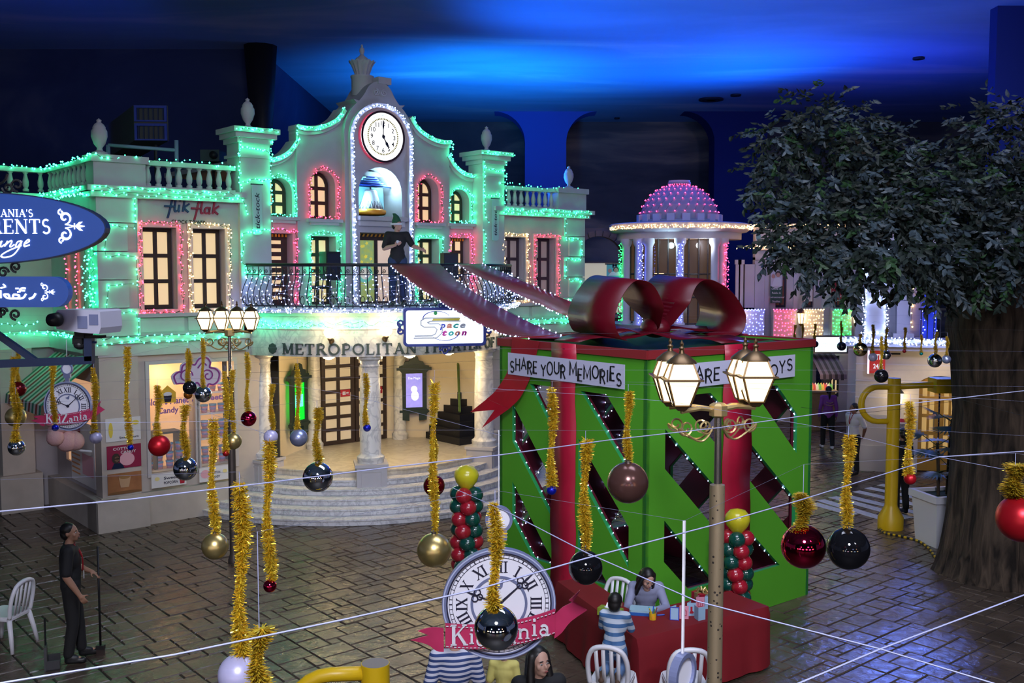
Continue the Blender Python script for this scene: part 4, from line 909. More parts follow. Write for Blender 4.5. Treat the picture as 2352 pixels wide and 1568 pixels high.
for sx, nm in ((-1, 'shop side'), (1, 'gift box side')):
    m = lambda a, b: (min(sx * a, sx * b), max(sx * a, sx * b)); o0, o1 = m(2.0, 2.67); i0, i1 = m(1.02, 1.71)
    ar = lambda a, b, z0, z1, y: [(p[0], y, p[1]) for p in arch2(a, b, z0, z1)] + [(a, y, z0)]
    TL('green fairy lights around the outer arched window on the %s' % nm, 'green', [ar(o0, o1, 5.92, 6.75, YO - .06)], spacing=.075, jit=.04, double=2, br=.014)
    TL('red fairy lights around the inner arched window on the %s' % nm, 'red', [ar(i0, i1, 5.90, 6.95, YI - .06)], spacing=.075, jit=.04, double=2, br=.014)
    TL('pink red fairy lights around the balcony door on the %s' % nm, 'pink', [[(o0, YO - .06, 4.1), (o0, YO - .06, 5.62), (o1, YO - .06, 5.62), (o1, YO - .06, 4.1)]], spacing=.08, jit=.05, double=2, br=.014)
    TL('green fairy lights around the low balcony window on the %s' % nm, 'green', [[(i0, YI - .06, 4.1), (i0, YI - .06, 5.58), (i1, YI - .06, 5.58), (i1, YI - .06, 4.1)]], spacing=.085, jit=.05, double=2, br=.014)
    oc = spline([(1.95, 7.46), (2.15, 7.22), (2.45, 7.06), (2.80, 7.02)], 4); ic = spline([(.92, 8.22), (1.05, 7.98), (1.40, 7.80), (1.75, 7.74), (1.98, 7.76)], 4)
    TL('green fairy lights along the swept parapet on the %s' % nm, 'green', [[(sx * p[0], YI - .13, p[1]) for p in ic], [(sx * 2.0, YI - .1, 7.74), (sx * 1.98, YI - .1, 7.46)], [(sx * p[0], YO - .13, p[1]) for p in oc]], spacing=.10, jit=.035, double=2)
    x = sx * 3.06; y = -.16
    TL('green fairy lights outlining the pilaster on the %s' % nm, 'green', [[(x - .44, -.3, 7.55), (x + .47, -.3, 7.55)], [(x - .33, y, 7.5), (x - .33, y, 6.2), (x - .2, y, 5.85)], [(x + .33, y, 7.5), (x + .33, y, 6.1)], [(x - .33, y, 7.2), (x + .3, y, 7.15)], [(x - .3, y, 6.55), (x + .33, y, 6.6)],
        [(x + .33 * -sx, y, 5.75), (x + .3 * -sx, y, 5.6), (x - .30, y, 5.55), (x - .34, y, 5.0), (x - .26, y, 4.75), (x + .2, y, 4.72)]], spacing=.075, jit=.035)
TL('cool white fairy lights outlining the clock tower', 'white', [[(-.72, YT - .12, 4.1)] + [(a, YT - .12, b) for a, b in arc2(0, 7.62, .76, PI, 0, 16)] + [(.72, YT - .12, 4.1)]], spacing=.07, jit=.035, double=2, br=.015)
TL('green fairy lights on the curved frieze under the balcony', 'green', [arcp(3.42, 3.76, -72, -12, 30), arcp(3.42, 3.70, -72, -30, 20)], spacing=.08, jit=.05)
TL('dense cool white fairy lights along the balcony edge', 'white', [arcp(3.63, 4.02, -73, 73, 40)], spacing=.07, jit=.05, double=2, br=.015)
t = thing('light_net', 'net of cool white fairy lights draped over the balcony railing', 'fairy lights', (*TH_C, 0), TH_PHI, 'fairy lights on the theater')
b = MB(); w = MB(); pf = lambda z: .16 * math.exp(-((z - 4.27) / .17) ** 2)
grid = {}
for i in range(70):
    for j in range(7):
        a = -72 + 144 * (i + rnd.uniform(.1, .9)) / 70; z = 4.10 + .09 * (j + rnd.uniform(0, 1)); p = ppos(a, RR + .03 + pf(z), z); grid[i, j] = p; b.octa(p, rnd.uniform(.010, .016))
for (i, j), p in grid.items():
    for q in ((i + 1, j), (i, j + 1)):
        if q in grid and rnd.random() < .5: w.tube([p, grid[q]], .003, 3, cap=False)
b.build('bulbs', BULB['cool'], t, kind='stuff'); w.build('net', M_STRING, t, kind='stuff')
# ================================================================ THE GIFT BOX
BX_PHI = dg(38.29); BX_N = (1.685, 12.424); BW, BD, BH = 3.45, 3.01, 3.80
def bx_world(x, y, z=0.):
    c, s = math.cos(BX_PHI), math.sin(BX_PHI); return Vector((BX_N[0] + c * x - s * y, BX_N[1] + s * x + c * y, z))
GB = thing('gift_box', 'giant green gift box with red ribbons and diagonal openings', 'gift box', (*BX_N, 0), BX_PHI)
HL = [[(.70, 3.18), (1.16, 3.18), (1.22, 3.10), (1.22, 2.56)][::-1], [(.30, 2.86), (1.22, 1.83), (1.22, 1.30), (.30, 2.30)][::-1], [(.30, 1.70), (1.22, .70), (1.22, .66), (.77, .66), (.30, 1.14)][::-1],
      [(1.78, 3.18), (2.28, 3.18), (2.71, 2.72), (2.71, 2.21)][::-1], [(1.74, 2.53), (2.71, 1.51), (2.71, .97), (1.74, 2.05)][::-1], [(1.74, 1.30), (2.35, .64), (1.74, .62)][::-1]]
HR = [[(.52, 3.18), (1.20, 3.18), (1.40, 3.02), (1.40, 2.42)][::-1], [(.34, 2.78), (1.40, 1.84), (1.40, 1.27), (.34, 2.27)][::-1], [(.34, 1.60), (1.34, .59), (.83, .59), (.34, 1.06)][::-1],
      [(2.06, 3.18), (2.62, 3.18), (3.10, 2.72), (3.10, 2.16)][::-1], [(2.02, 2.44), (3.10, 1.48), (3.10, .92), (2.02, 1.92)][::-1], [(2.04, 1.20), (2.76, .57), (2.04, .57)][::-1]]
faces = [('R', BW, HR, lambda a, b, d: (a, d, b), (1.41, 2.0)), ('L', BD, HL, lambda a, b, d: (d, BD - a, b), (1.23, 1.735)),
         ('RB', BW, HR, lambda a, b, d: (BW - a, BD - d, b), (1.41, 2.0)), ('LB', BD, HL, lambda a, b, d: (BW - d, a, b), (1.23, 1.735))]
for nm, W, Hs, fm, rb in faces:
    pn = MB().plate(rect2(0.0, W, 0, BH - .02), Hs, 0, .06, fm, 0, 1).build('panel', [M_GREEN, M_GREENIN], GB)
    MB().plate(rect2(.1, W - .1, .01, BH - .04), Hs, .062, .10, fm).build('inner_lining', M_MAROON, pn)
    MB().plate(rect2(-.02, W + .02, BH - .11, BH), (), -.035, .02, fm).build('rim', M_RIM, GB)
    n = 24; z = [BH + .01 - (BH) * i / n for i in range(n + 1)]
    if nm in 'RL':
        A = [fm(rb[0] + .012 * math.sin(i * 1.1), zz, -.045 - .006 * math.sin(i * .9)) for i, zz in enumerate(z)]; B = [fm(rb[1] + .010 * math.sin(i * .8 + 1), zz, -.045 - .008 * math.sin(i * 1.3 + 2)) for i, zz in enumerate(z)]
    else: A = [fm(rb[0], zz, -.045) for zz in z]; B = [fm(rb[1], zz, -.045) for zz in z]
    MB().ribbon(A, B, thick=.006).build('ribbon', M_RED, GB, True)
# sagging cloth top and the ribbons lying on it
tp = MB(); n = 14; vs = []; fs = []
for i in range(n + 1):
    for j in range(n + 1):
        x, y = .06 + (BW - .12) * i / n, .06 + (BD - .12) * j / n
        vs.append((x, y, BH - .06 - .16 * math.sin(PI * i / n) * math.sin(PI * j / n) + .022 * math.sin(y * 11 + x * 2)))
for i in range(n):
    for j in range(n): a = i * (n + 1) + j; fs.append((a, a + n + 1, a + n + 2, a + 1))
tp.add(vs, fs).build('cloth_top', mat('green_cloth', (.030, .14, .020), .8, var=.15, scale=3), GB, True)
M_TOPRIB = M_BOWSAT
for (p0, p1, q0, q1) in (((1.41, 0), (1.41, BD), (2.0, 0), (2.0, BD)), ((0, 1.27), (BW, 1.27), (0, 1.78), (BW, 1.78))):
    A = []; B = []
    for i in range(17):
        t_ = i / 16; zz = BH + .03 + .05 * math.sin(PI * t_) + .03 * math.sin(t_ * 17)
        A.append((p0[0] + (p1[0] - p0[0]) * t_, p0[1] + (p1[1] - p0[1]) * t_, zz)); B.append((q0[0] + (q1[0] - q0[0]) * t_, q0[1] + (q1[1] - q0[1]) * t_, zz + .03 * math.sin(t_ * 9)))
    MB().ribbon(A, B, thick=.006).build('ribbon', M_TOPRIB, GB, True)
# bow
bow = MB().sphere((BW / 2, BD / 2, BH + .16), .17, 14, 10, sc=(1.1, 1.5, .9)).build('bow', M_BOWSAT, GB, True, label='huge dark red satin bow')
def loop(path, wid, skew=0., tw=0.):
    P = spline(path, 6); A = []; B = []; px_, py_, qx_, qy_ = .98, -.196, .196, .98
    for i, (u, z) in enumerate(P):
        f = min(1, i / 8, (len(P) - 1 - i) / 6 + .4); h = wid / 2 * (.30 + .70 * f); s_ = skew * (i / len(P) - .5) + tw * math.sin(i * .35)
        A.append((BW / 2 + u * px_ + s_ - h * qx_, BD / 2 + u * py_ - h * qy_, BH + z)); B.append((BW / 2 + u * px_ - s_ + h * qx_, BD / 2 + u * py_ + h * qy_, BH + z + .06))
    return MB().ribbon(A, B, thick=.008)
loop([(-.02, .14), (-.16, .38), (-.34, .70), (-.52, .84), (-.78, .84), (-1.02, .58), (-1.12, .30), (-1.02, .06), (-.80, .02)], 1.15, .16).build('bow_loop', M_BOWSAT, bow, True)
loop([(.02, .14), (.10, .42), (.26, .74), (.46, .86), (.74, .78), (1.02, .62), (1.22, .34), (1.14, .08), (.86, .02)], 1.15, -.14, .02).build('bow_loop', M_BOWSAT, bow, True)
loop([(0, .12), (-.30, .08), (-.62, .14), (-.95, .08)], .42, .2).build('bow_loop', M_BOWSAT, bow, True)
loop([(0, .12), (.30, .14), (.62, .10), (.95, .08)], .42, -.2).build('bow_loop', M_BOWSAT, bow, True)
# satin tail fluttering from one corner
GB_m = Matrix.Translation((*BX_N, 0)) @ Matrix.Rotation(BX_PHI, 4, 'Z')
def px_ribbon(A, B, D0, D1, m, name, parent, n=5, wav=.0):
    A = spline([(u, v, 0) for u, v in A], n); B = spline([(u, v, 0) for u, v in B], n); k = len(A)
    Pa = []; Pb = []
    for i in range(k):
        t_ = i / (k - 1); D = D0 + (D1 - D0) * t_
        Pa.append(at_y(A[i][0], A[i][1], D + wav * math.sin(t_ * 9))); Pb.append(at_y(B[i][0], B[i][1], D - wav * math.sin(t_ * 7 + 1)))
    mb = MB().ribbon(Pa, Pb, thick=.006)
    if parent is not None: mb.xf(GB_m.inverted())
    return mb.build(name, m, parent, True)
GB_m = Matrix.Translation((*BX_N, 0)) @ Matrix.Rotation(BX_PHI, 4, 'Z')
LF_O = bx_world(0, BD)
def lface(u, v, off):
    q = on_plane(u, v, LF_O, BX_PHI - PI / 2, off); c_, s_ = math.cos(BX_PHI - PI / 2), math.sin(BX_PHI - PI / 2); return Vector((LF_O.x + c_ * q.x - s_ * q.y, LF_O.y + s_ * q.x + c_ * q.y, q.z))
TA = [(1177, 774, -.05), (1175, 800, -.055), (1171, 830, -.058), (1162, 862, -.06), (1138, 898, -.16), (1118, 916, -.24)]; TB_ = [(1240, 784, -.05), (1234, 806, -.055), (1227, 835, -.058), (1216, 872, -.06), (1194, 914, -.14), (1170, 938, -.20)]
tl_ = MB().ribbon([lface(*p) for p in spline(TA, 4)], [lface(*p) for p in spline(TB_, 4)], thick=.005)
tl_.add([lface(*p) for p in ((1118, 916, -.24), (1146, 928, -.22), (1170, 938, -.20), (1080, 946, -.36), (1136, 941, -.28), (1106, 983, -.36))], [(0, 3, 4, 1), (1, 4, 5, 2)])
tl_.xf(GB_m.inverted()); tl_.build('ribbon_tail', M_REDSAT, GB, 40)
# long drapes from the balcony to the box
t = thing('drape_ribbon', 'long crimson cloth drape from the elf hat man down to the gift box edge', 'drape', bx_world(.2, 2.8, BH))
def drape(t, A, B, D0, D1, cshift):
    o = px_ribbon(A, B, D0, D1, mat('crimson_drape', (.24, .012, .035), .5, var=.25, scale=2.5, bump=.15, bscale=5), 'cloth', None, 5, .05)
    o.parent = t; o.location = -Vector(t.location)
    Bs = spline([(u, v, 0) for u, v in B], 5); As = spline([(u, v, 0) for u, v in A], 5); bb_ = MB(); k = len(Bs); w = MB()
    for S, off in ((Bs, 1), (As, -1)):
        prev = None
        for i in range(k - 1):
            for f in (0, .33, .66) if off > 0 else (0,):
                tt = (i + f) / (k - 1); u = S[i][0] + (S[i + 1][0] - S[i][0]) * f; v = S[i][1] + (S[i + 1][1] - S[i][1]) * f
                if rnd.random() < .2: continue
                p = at_y(u + rnd.uniform(-3, 3), v + off * rnd.uniform(0, 3), D0 + (D1 - D0) * tt - .06) - Vector(t.location); bb_.octa(p, .013)
                if prev is not None: w.tube([prev, p], .003, 3, cap=False)
                prev = p
    bb_.build('edge_bulbs', BULB['white'], t, kind='stuff'); w.build('edge_wire', M_WIRE, t, kind='stuff')
drape(t, [(1010, 606), (1052, 645), (1104, 680), (1180, 722), (1250, 755), (1305, 776)], [(893, 606), (948, 650), (1012, 692), (1080, 732), (1150, 764), (1215, 776)], 19.62, 15.0, 0)
t = thing('drape_ribbon', 'long crimson cloth drape from the balcony end to the big bow', 'drape', bx_world(1.0, 2.9, BH))
drape(t, [(1110, 606), (1165, 630), (1225, 656), (1290, 684), (1352, 708)], [(1046, 606), (1112, 640), (1200, 680), (1278, 716), (1345, 742)], 20.3, 15.6, 0)
# paper banners
CAPS = {'S': (.62, [A_(.3, .74, .2, .24, 30, 270, 10) + A_(.3, .26, .22, .25, 90, -150, 10)]), 'H': (.66, [[(.08, 0), (.08, 1)], [(.56, 0), (.56, 1)], [(.08, .5), (.56, .5)]]), 'A': (.7, [[(.04, 0), (.34, 1), (.64, 0)], [(.16, .36), (.52, .36)]]),
        'R': (.62, [[(.08, 0), (.08, 1), (.3, 1)] + A_(.3, .76, .22, .24, 90, -90, 8) + [(.1, .52)], [(.3, .5), (.56, 0)]]), 'E': (.56, [[(.5, 1), (.08, 1), (.08, 0), (.5, 0)], [(.08, .52), (.44, .52)]]), 'Y': (.62, [[(.04, 1), (.3, .5), (.56, 1)], [(.3, .5), (.3, 0)]]),
        'O': (.76, [A_(.38, .5, .32, .49, 0, 360, 18)]), 'U': (.68, [[(.08, 1)] + A_(.34, .3, .26, .3, 180, 360, 10) + [(.6, 1)]]), 'M': (.84, [[(.06, 0), (.1, 1), (.42, .2), (.74, 1), (.78, 0)]]), 'I': (.26, [[(.12, 0), (.12, 1)]]), 'J': (.44, [[(.34, 1), (.34, .2)] + A_(.2, .18, .14, .17, 0, -170, 8)])}
def caps(t, txt, x, z, h, W, fm, d0, d1):
    tot = sum((CAPS[c][0] + .08) if c != ' ' else .34 for c in txt); k = W / tot
    for i, c in enumerate(txt):
        if c == ' ': x += .34 * k; continue
        w_, st = CAPS[c]; dz = h * .18 * (((i * 7) % 3) - 1); hh = h * (.95 + .1 * ((i * 5) % 2))
        mb = MB()
        for s_ in st: mb.stroke([(x + a * k, z + dz + b * hh) for a, b in s_], .022, fm, d0, d1)
        mb.build('letter', M_BLACK, t)
        x += (w_ + .08) * k
for txt, a0, a1, f, org, ph, lab in (('SHARE YOUR MEMORIES', .29, 2.69, faces[1][3], 0, 0, 'long shiny white paper banner reading SHARE YOUR MEMORIES'), ('SHARE YOUR JOYS', .40, 2.92, faces[0][3], 0, 0, 'long shiny white paper banner reading SHARE YOUR JOYS')):
    t = thing('paper_banner', lab, 'banner', (*BX_N, 0), BX_PHI)
    MB().plate(rect2(a0, a1, 3.29, 3.605), (), -.075, -.070, f).build('paper', M_PAPER, t)
    caps(t, txt, a0 + .05, 3.355, .17, a1 - a0 - .08, f, -.080, -.076)
# fairy lights along the openings
for nm, W, Hs, fm, rb in faces[:2]:
    paths = []
    for h in Hs:
        h = h[::-1]; m = len(h)
        if nm == 'L': e = [(h[0], h[-1])] if m == 4 and h[0][1] > 3 else [(h[i], h[(i + 1) % m]) for i in range(m)][2:]
        else: e = [(h[i], h[(i + 1) % m]) for i in range(m)]; e = e[:1] if h[0][1] < 3 else e[1:]
        if m == 4 and nm == 'L' and h[0][1] < 3: e = [(h[2], h[3]), (h[3], h[0])] if h[0][0] < 1 else [(h[2], h[3])]
        for p, q in e: paths.append([fm(p[0], p[1], .05), fm(q[0], q[1], .05)])
    light_string('small cool white fairy lights edging the openings under the %s banner' % ('JOYS' if nm == 'R' else 'MEMORIES'), 'white', paths, (*BX_N, 0), BX_PHI, spacing=.115, jit=.015, br=.010, group='fairy lights on the gift box')
pth = []
for h in HR + HL[:0]:
    h = h[::-1]; f = faces[2][3]; pth.append([f(p[0], p[1], .12) for p in h] + [f(h[0][0], h[0][1], .12)])
light_string('cool white fairy lights edging the far openings inside the gift box', 'white', pth, (*BX_N, 0), BX_PHI, spacing=.13, jit=.015, br=.010, group='fairy lights on the gift box')
# ================================================================ ROTUNDA AND STREET BEYOND THE GIFT BOX
M_LILAC = mat('pale_wall', (.62, .60, .68), .75, var=.06, scale=3)
RC = (5.3, 32.0)
RT = thing('rotunda_building', 'round columned building with ribbed dome and glazed front', 'building', (*RC, 0))
def rp(t, R, z): return (R * math.sin(dg(t)), -R * math.cos(dg(t)), z)
MB().lathe([(1.75, 0), (1.75, 3.0), (2.1, 3.0), (2.15, 3.12), (1.7, 3.14)], (0, 0, 0), 40).build('lower_wall', M_LILAC, RT, 40)
MB().lathe([(1.0, 5.75), (1.95, 5.75), (1.95, 5.95), (2.12, 5.98), (2.2, 6.05), (2.2, 6.22), (2.12, 6.25), (1.3, 6.25)], n=48).build('cornice', M_LILAC, RT, 40)
dm = [(1.34, 6.25), (1.34, 6.36), (1.22, 6.38)]
for k in range(7):
    a0, a1 = PI / 2 * k / 8, PI / 2 * (k + 1) / 8
    dm += [(1.22 * math.cos(a0), 6.40 + 1.12 * math.sin(a0)), (1.22 * math.cos(a1) + .02, 6.38 + 1.12 * math.sin(a1)), (1.22 * math.cos(a1), 6.40 + 1.12 * math.sin(a1))]
MB().lathe(dm + [(.36, 7.50), (.36, 7.56), (0, 7.56)], n=36).build('dome', mat('dome_grey', (.30, .36, .42), .6), RT, 25)
MB().lathe([(.30, 7.50), (.34, 7.54), (.34, 7.62), (0, 7.63)], n=20).build('dome_cap', M_LILAC, RT, 40)
for k in range(9):
    p = rp(-80 + k * 20, 1.30, 6.3); MB().box((p[0], p[1], 6.42), (.24, .12, .22), dg(-80 + k * 20)).build('dome_vent', M_LILAC, RT)
M_GLASSD = mat('rotunda_glass', (.05, .035, .03), .06, spec=.6, emit=(.55, .30, .16), es=.10, col2=(.02, .015, .014), scale=1.2)
g = MB()
for k in range(12):
    a0, a1 = -75 + k * 11, -75 + (k + 1) * 11 - .8
    A, B = rp(a0, 1.6, 0), rp(a1, 1.6, 0)
    for z0, z1 in ((3.2, 3.95), (4.0, 4.65), (4.7, 5.7)):
        MB().add([(A[0], A[1], z0), (B[0], B[1], z0), (B[0], B[1], z1), (A[0], A[1], z1)], [(0, 1, 2, 3)]).build('pane', M_GLASSD, RT)
    g.tube([rp(a0 - .4, 1.62, 3.14), rp(a0 - .4, 1.62, 5.76)], .03, 5)
for z in (3.17, 3.97, 4.67): g.tube([rp(-76 + i * 6, 1.62, z) for i in range(23)], .022, 5)
g.build('glazing_bars', M_BROWN, RT)
for nm, pts in (('chandelier_glow', [(-34, 4.7), (-33, 4.55), (-30, 4.7), (22, 5.6)]),):
    mb = MB()
    for a, z in pts: mb.sphere(rp(a, 1.5, z), .10, 10, 6, sc=(1, .6, .8))
    mb.build(nm, M_LAMP, RT)
COLS = [(-66, 0), (-48, 1), (-37, 2), (-8, 3), (25, 4), (34, 5)]
for a, i in COLS:
    p = rp(a, 1.92, 0)
    MB().lathe([(.17, 3.12), (.17, 3.2), (.13, 3.25), (.12, 5.5), (.15, 5.56), (.18, 5.62), (.18, 5.76)], (p[0], p[1], 0), 14).build('column', M_LILAC, RT, 40)
WG = 'fairy lights on the round building'
light_string('warm white fairy lights around the round cornice', 'warm', [[rp(-80 + i * 4, 2.24, 6.10) for i in range(43)]], (*RC, 0), 0, .055, .05, br=.016, double=2, group=WG)
for a, c, lab in ((-68, 'puregreen', 'green fairy lights wound down the outermost rotunda column'), (-42, 'blue', 'dense blue white fairy lights down a rotunda column beside the green one'), (-8, 'blue', 'dense blue white fairy lights down the middle rotunda column'), (34, 'pink', 'red fairy lights down the rotunda column beside the banner street')):
    light_string(lab, c, [[rp(a + d, 2.08, 5.6), rp(a + d, 2.08, 3.2)] for d in (-1.6, 1.6)], (*RC, 0), 0, .06, .04, br=.016, group=WG)
ps = []
for k in range(1, 8):
    a0 = PI / 2 * k / 8.2
    for j in range(26): a = 2 * PI * j / 26 + k * .1; r = 1.22 * math.cos(a0) + .05; ps.append((r * math.cos(a), r * math.sin(a), 6.40 + 1.12 * math.sin(a0)))
t = thing('light_net', 'net of small red fairy lights over the ribbed dome', 'fairy lights', (*RC, 0), 0, WG); b = MB(); w = MB()
for p in ps: b.octa(p, .018)
for k in range(len(ps) - 26): w.tube([ps[k], ps[k + 26]], .004, 3, cap=False)
b.build('bulbs', BULB['pink'], t, kind='stuff'); w.build('net', M_WIRE, t, kind='stuff')
light('rotunda_soffit_light', 'POINT', (RC[0] - .6, RC[1] - 1.85, 5.55), 14, (.6, .9, 1), size=.1); light('rotunda_soffit_light', 'POINT', (RC[0] + .5, RC[1] - 1.85, 5.55), 14, (.8, .9, 1), size=.1)
light('rotunda_inside_light', 'POINT', (RC[0], RC[1] - 1.0, 5.2), 10, (1, .6, .3), size=.2)

# long facade with banners
SF = thing('street_building', 'pale facade with banners, tall dark windows and lit window boxes', 'building', (7.0, 31.5, 0))
def sx_(u, y=31.5): return (u - CX) / F_PX * y - 7.0
XS = 5.2
wx = [(1710, 1733), (1781, 1806), (1845, 1868), (1913, 1934)]
holes = [rect2(sx_(a), sx_(b), 3.62, 4.98) for a, b in wx]
MB().plate(rect2(.62, XS, 2.4, 5.42), holes, 0, .3).build('upper_wall', M_LILAC, SF)
MB().plate(rect2(.62, XS, 0, 2.4), [rect2(sx_(1878), sx_(1897), .2, 1.75), rect2(sx_(1911), sx_(1931), .8, 2.1)], 0, .3).build('lower_wall', M_SHOPWALL, SF)
MB().bb(.62, XS, -.12, .3, 5.42, 5.56).bb(.62, XS, .0, .3, 5.56, 6.1).bb(.62, XS, -.10, .35, 6.1, 6.24).bb(.62, XS, -.06, .3, 5.12, 5.2).build('parapet', M_LILAC, SF)
MB().bb(.62, XS, -.10, .05, 2.32, 2.5).build('string_course', M_LILAC, SF)
MB().plate(A_(sx_(1739), 5.83, .10, .16, 0, 345, 23), [A_(sx_(1739), 5.83, .075, .13, 0, 345, 23)], -.04, 0).build('oval_moulding', M_LILAC, SF)
MB().plate(A_(sx_(1739), 5.83, .075, .13, 0, 345, 23), (), -.005, 0).build('oval_window', mat('oval_teal', (.15, .35, .38), .3), SF)
for (a, b) in wx:
    x0, x1 = sx_(a), sx_(b); f = MB().plate(rect2(x0, x1, 3.62, 4.98), [rect2(x0 + .05, (x0 + x1) / 2 - .02, 3.7, 4.5), rect2((x0 + x1) / 2 + .02, x1 - .05, 3.7, 4.5), rect2(x0 + .05, x1 - .05, 4.56, 4.9)], .1, .15).build('window', M_INK, SF)
    MB().bb(x0 + .04, x1 - .04, .12, .13, 3.68, 4.92).build('pane', mat('street_pane', (.05, .03, .05), .1, emit=(.6, .2, .1), es=.06), f)
for u in (1693, 1700, 1760, 1826, 1890, 1950):
    x = sx_(u); MB().bb(x - .07, x + .07, -.06, 0, 2.5, 5.12).bb(x - .10, x + .10, -.08, 0, 4.98, 5.12).build('pilaster_strip', M_LILAC, SF)
x0, x1 = sx_(1911), sx_(1931); f = MB().plate(rect2(x0, x1, .8, 2.1), [rect2(x0 + .05, x0 + .11, .9, 2.0), rect2(x1 - .11, x1 - .05, .9, 2.0)], .05, .12).build('window', M_DARKGREEN, SF); MB().bb(x0 + .03, x1 - .03, .08, .09, .85, 2.05).build('pane', M_WIN, f)
# lit window boxes
for i, (a, b, c, lab) in enumerate(((1705, 1756, 'blue', 'window box wrapped in blue fairy lights beside the rotunda'), (1777, 1829, 'pink', 'window box wrapped in red fairy lights under the tall doctor banner'), (1847, 1892, 'warm', 'window box wrapped in warm fairy lights beside a wall lantern'), (1912, 1957, 'puregreen', 'window box wrapped in green fairy lights near the lit shop sign'))):
    x0, x1 = sx_(a, 31.1), sx_(b, 31.1)
    t = thing('window_box', lab, 'window box', (7.0 + (x0 + x1) / 2, 31.44, 2.72)); w = (x1 - x0) / 2
    MB().plate(rect2(-w, w, 0, .86), (), -.35, -.31).bb(-w, -w + .04, -.31, 0, 0, .86).bb(w - .04, w, -.31, 0, 0, .86).bb(-w, w, -.35, 0, -.05, 0).build('box_panel', mat('box_panel', (.7, .7, .74), .5), t)
    b = MB()
    for p in range(7):
        for q in range(7): b.octa((-w + 2 * w * (p + rnd.uniform(.2, .8)) / 7, -.37, .02 + .84 * (q + rnd.uniform(.2, .8)) / 7), .015)
    for q in range(8): b.octa((-w - .0 + 2 * w * q / 7, -.36, .86), .018)
    b.build('bulbs', BULB[c], t, kind='stuff')
light_string('warm fairy lights along the parapet behind the tree', 'warm', [[(sx_(1690), -.15, 5.50), (XS, -.15, 5.50)], [(-.5, -.14, 6.17), (XS, -.14, 6.17)]], (7.0, 31.5, 0), 0, .055, .05, br=.016, double=2, group=WG)
# banners hung on the facade
def street_banner(u0, u1, v0, v1, lab, top, bot, art, words):
    p0 = at_y(u0, v1, 31.25); p1 = at_y(u1, v0, 31.25); w = p1.x - p0.x; h = p1.z - p0.z
    t = thing('street_banner', lab, 'banner', (p0.x, 31.25, p0.z))
    if bot: MB().plate([(0, 0), (w, 0), (w, h * .42), (w * .5, h * .36), (0, h * .42)], (), -.01, 0).build('lower_field', bot, t)
    MB().plate([(0, h * .42), (w * .5, h * .36), (w, h * .42), (w, h), (0, h)] if bot else rect2(0, w, 0, h), (), -.008, 0).build('cloth', top, t)
    MB().tube([(-.05, 0, h), (w + .05, 0, h)], .02, 6).tube([(0, 0, h), (0, .24, h)], .02, 6).tube([(w, 0, h), (w, .24, h)], .02, 6).build('rod', M_IRON, t)
    if art == 'people':
        a = MB().sphere((w * .62, -.012, h * .72), .09, 10, 6, sc=(1, .05, 1)); a.build('hair_shape', M_BROWN, t)
        a = MB().sphere((w * .62, -.016, h * .69), .065, 10, 6, sc=(1, .05, 1.1)).sphere((w * .22, -.016, h * .66), .06, 10, 6, sc=(1, .05, 1.1)); a.build('face_shape', mat('banner_skin', (.6, .32, .25), .6), t)
        a = MB().plate([(w * .1, h * .42), (w * .9, h * .42), (w * .85, h * .60), (w * .6, h * .63), (w * .3, h * .60)], (), -.014, -.010); a.build('coat_shape', M_WHITE, t)
    if art in ('people', 'H'):
        a = MB(); z = h * .92 if art == 'people' else h * .26
        a.bb(w * .38, w * .48, -.014, -.009, z - .07, z + .07).bb(w * .58, w * .68, -.014, -.009, z - .07, z + .07).bb(w * .38, w * .68, -.014, -.009, z - .02, z + .02)
        if art == 'H':
            for k in range(9): a.stroke([(w * (.3 + .05 * k), z - .08), (w * (.28 + .055 * k), z - .2 - .05 * (k % 3))], .012, fx, -.014, -.009)
            for k in range(2): a.stroke([(w * (.4 + .2 * k), h * .48), (w * (.42 + .2 * k), h * .75)], .02, fx, -.014, -.009)
        a.build('emblem', M_INK, t, kind='stuff')
    if words:
        for k, q in enumerate(words): a = MB(); put_text(a, q, w * .5, h * (.33 if art else .62) - k * .13, None, .062, lambda x, z, d: (x, -.013, z), align='C', bold=.01); a.build('word_line', M_WHITE, t)
M_BW = mat('banner_white', (.66, .64, .72), .7); M_BG = mat('banner_green', (.03, .09, .07), .7); M_BR = mat('banner_red', (.28, .02, .03), .7); M_BT = mat('banner_teal', (.05, .45, .30), .7)
street_banner(1769, 1798, 602, 696, 'tall banner of white-coated doctors over a dark green field', M_BW, M_BG, 'people', ('Office of', 'Public &', 'Environmental', 'Studies'))
street_banner(1842, 1868, 590, 692, 'white banner with dark roots and an H emblem', M_BW, None, 'H', ())
street_banner(1909, 1937, 648, 686, 'dark red banner with white words under the tree', M_BR, None, '', ('School of', 'Business', '& Quality', 'Management'))
street_banner(1967, 1995, 645, 687, 'teal banner with a dark emblem under the tree', M_BT, None, 'H', ())
street_banner(1393, 1428, 606, 652, 'turquoise banner of two figures beside the rotunda', mat('banner_cyan', (.15, .62, .62), .7), None, 'people', ())
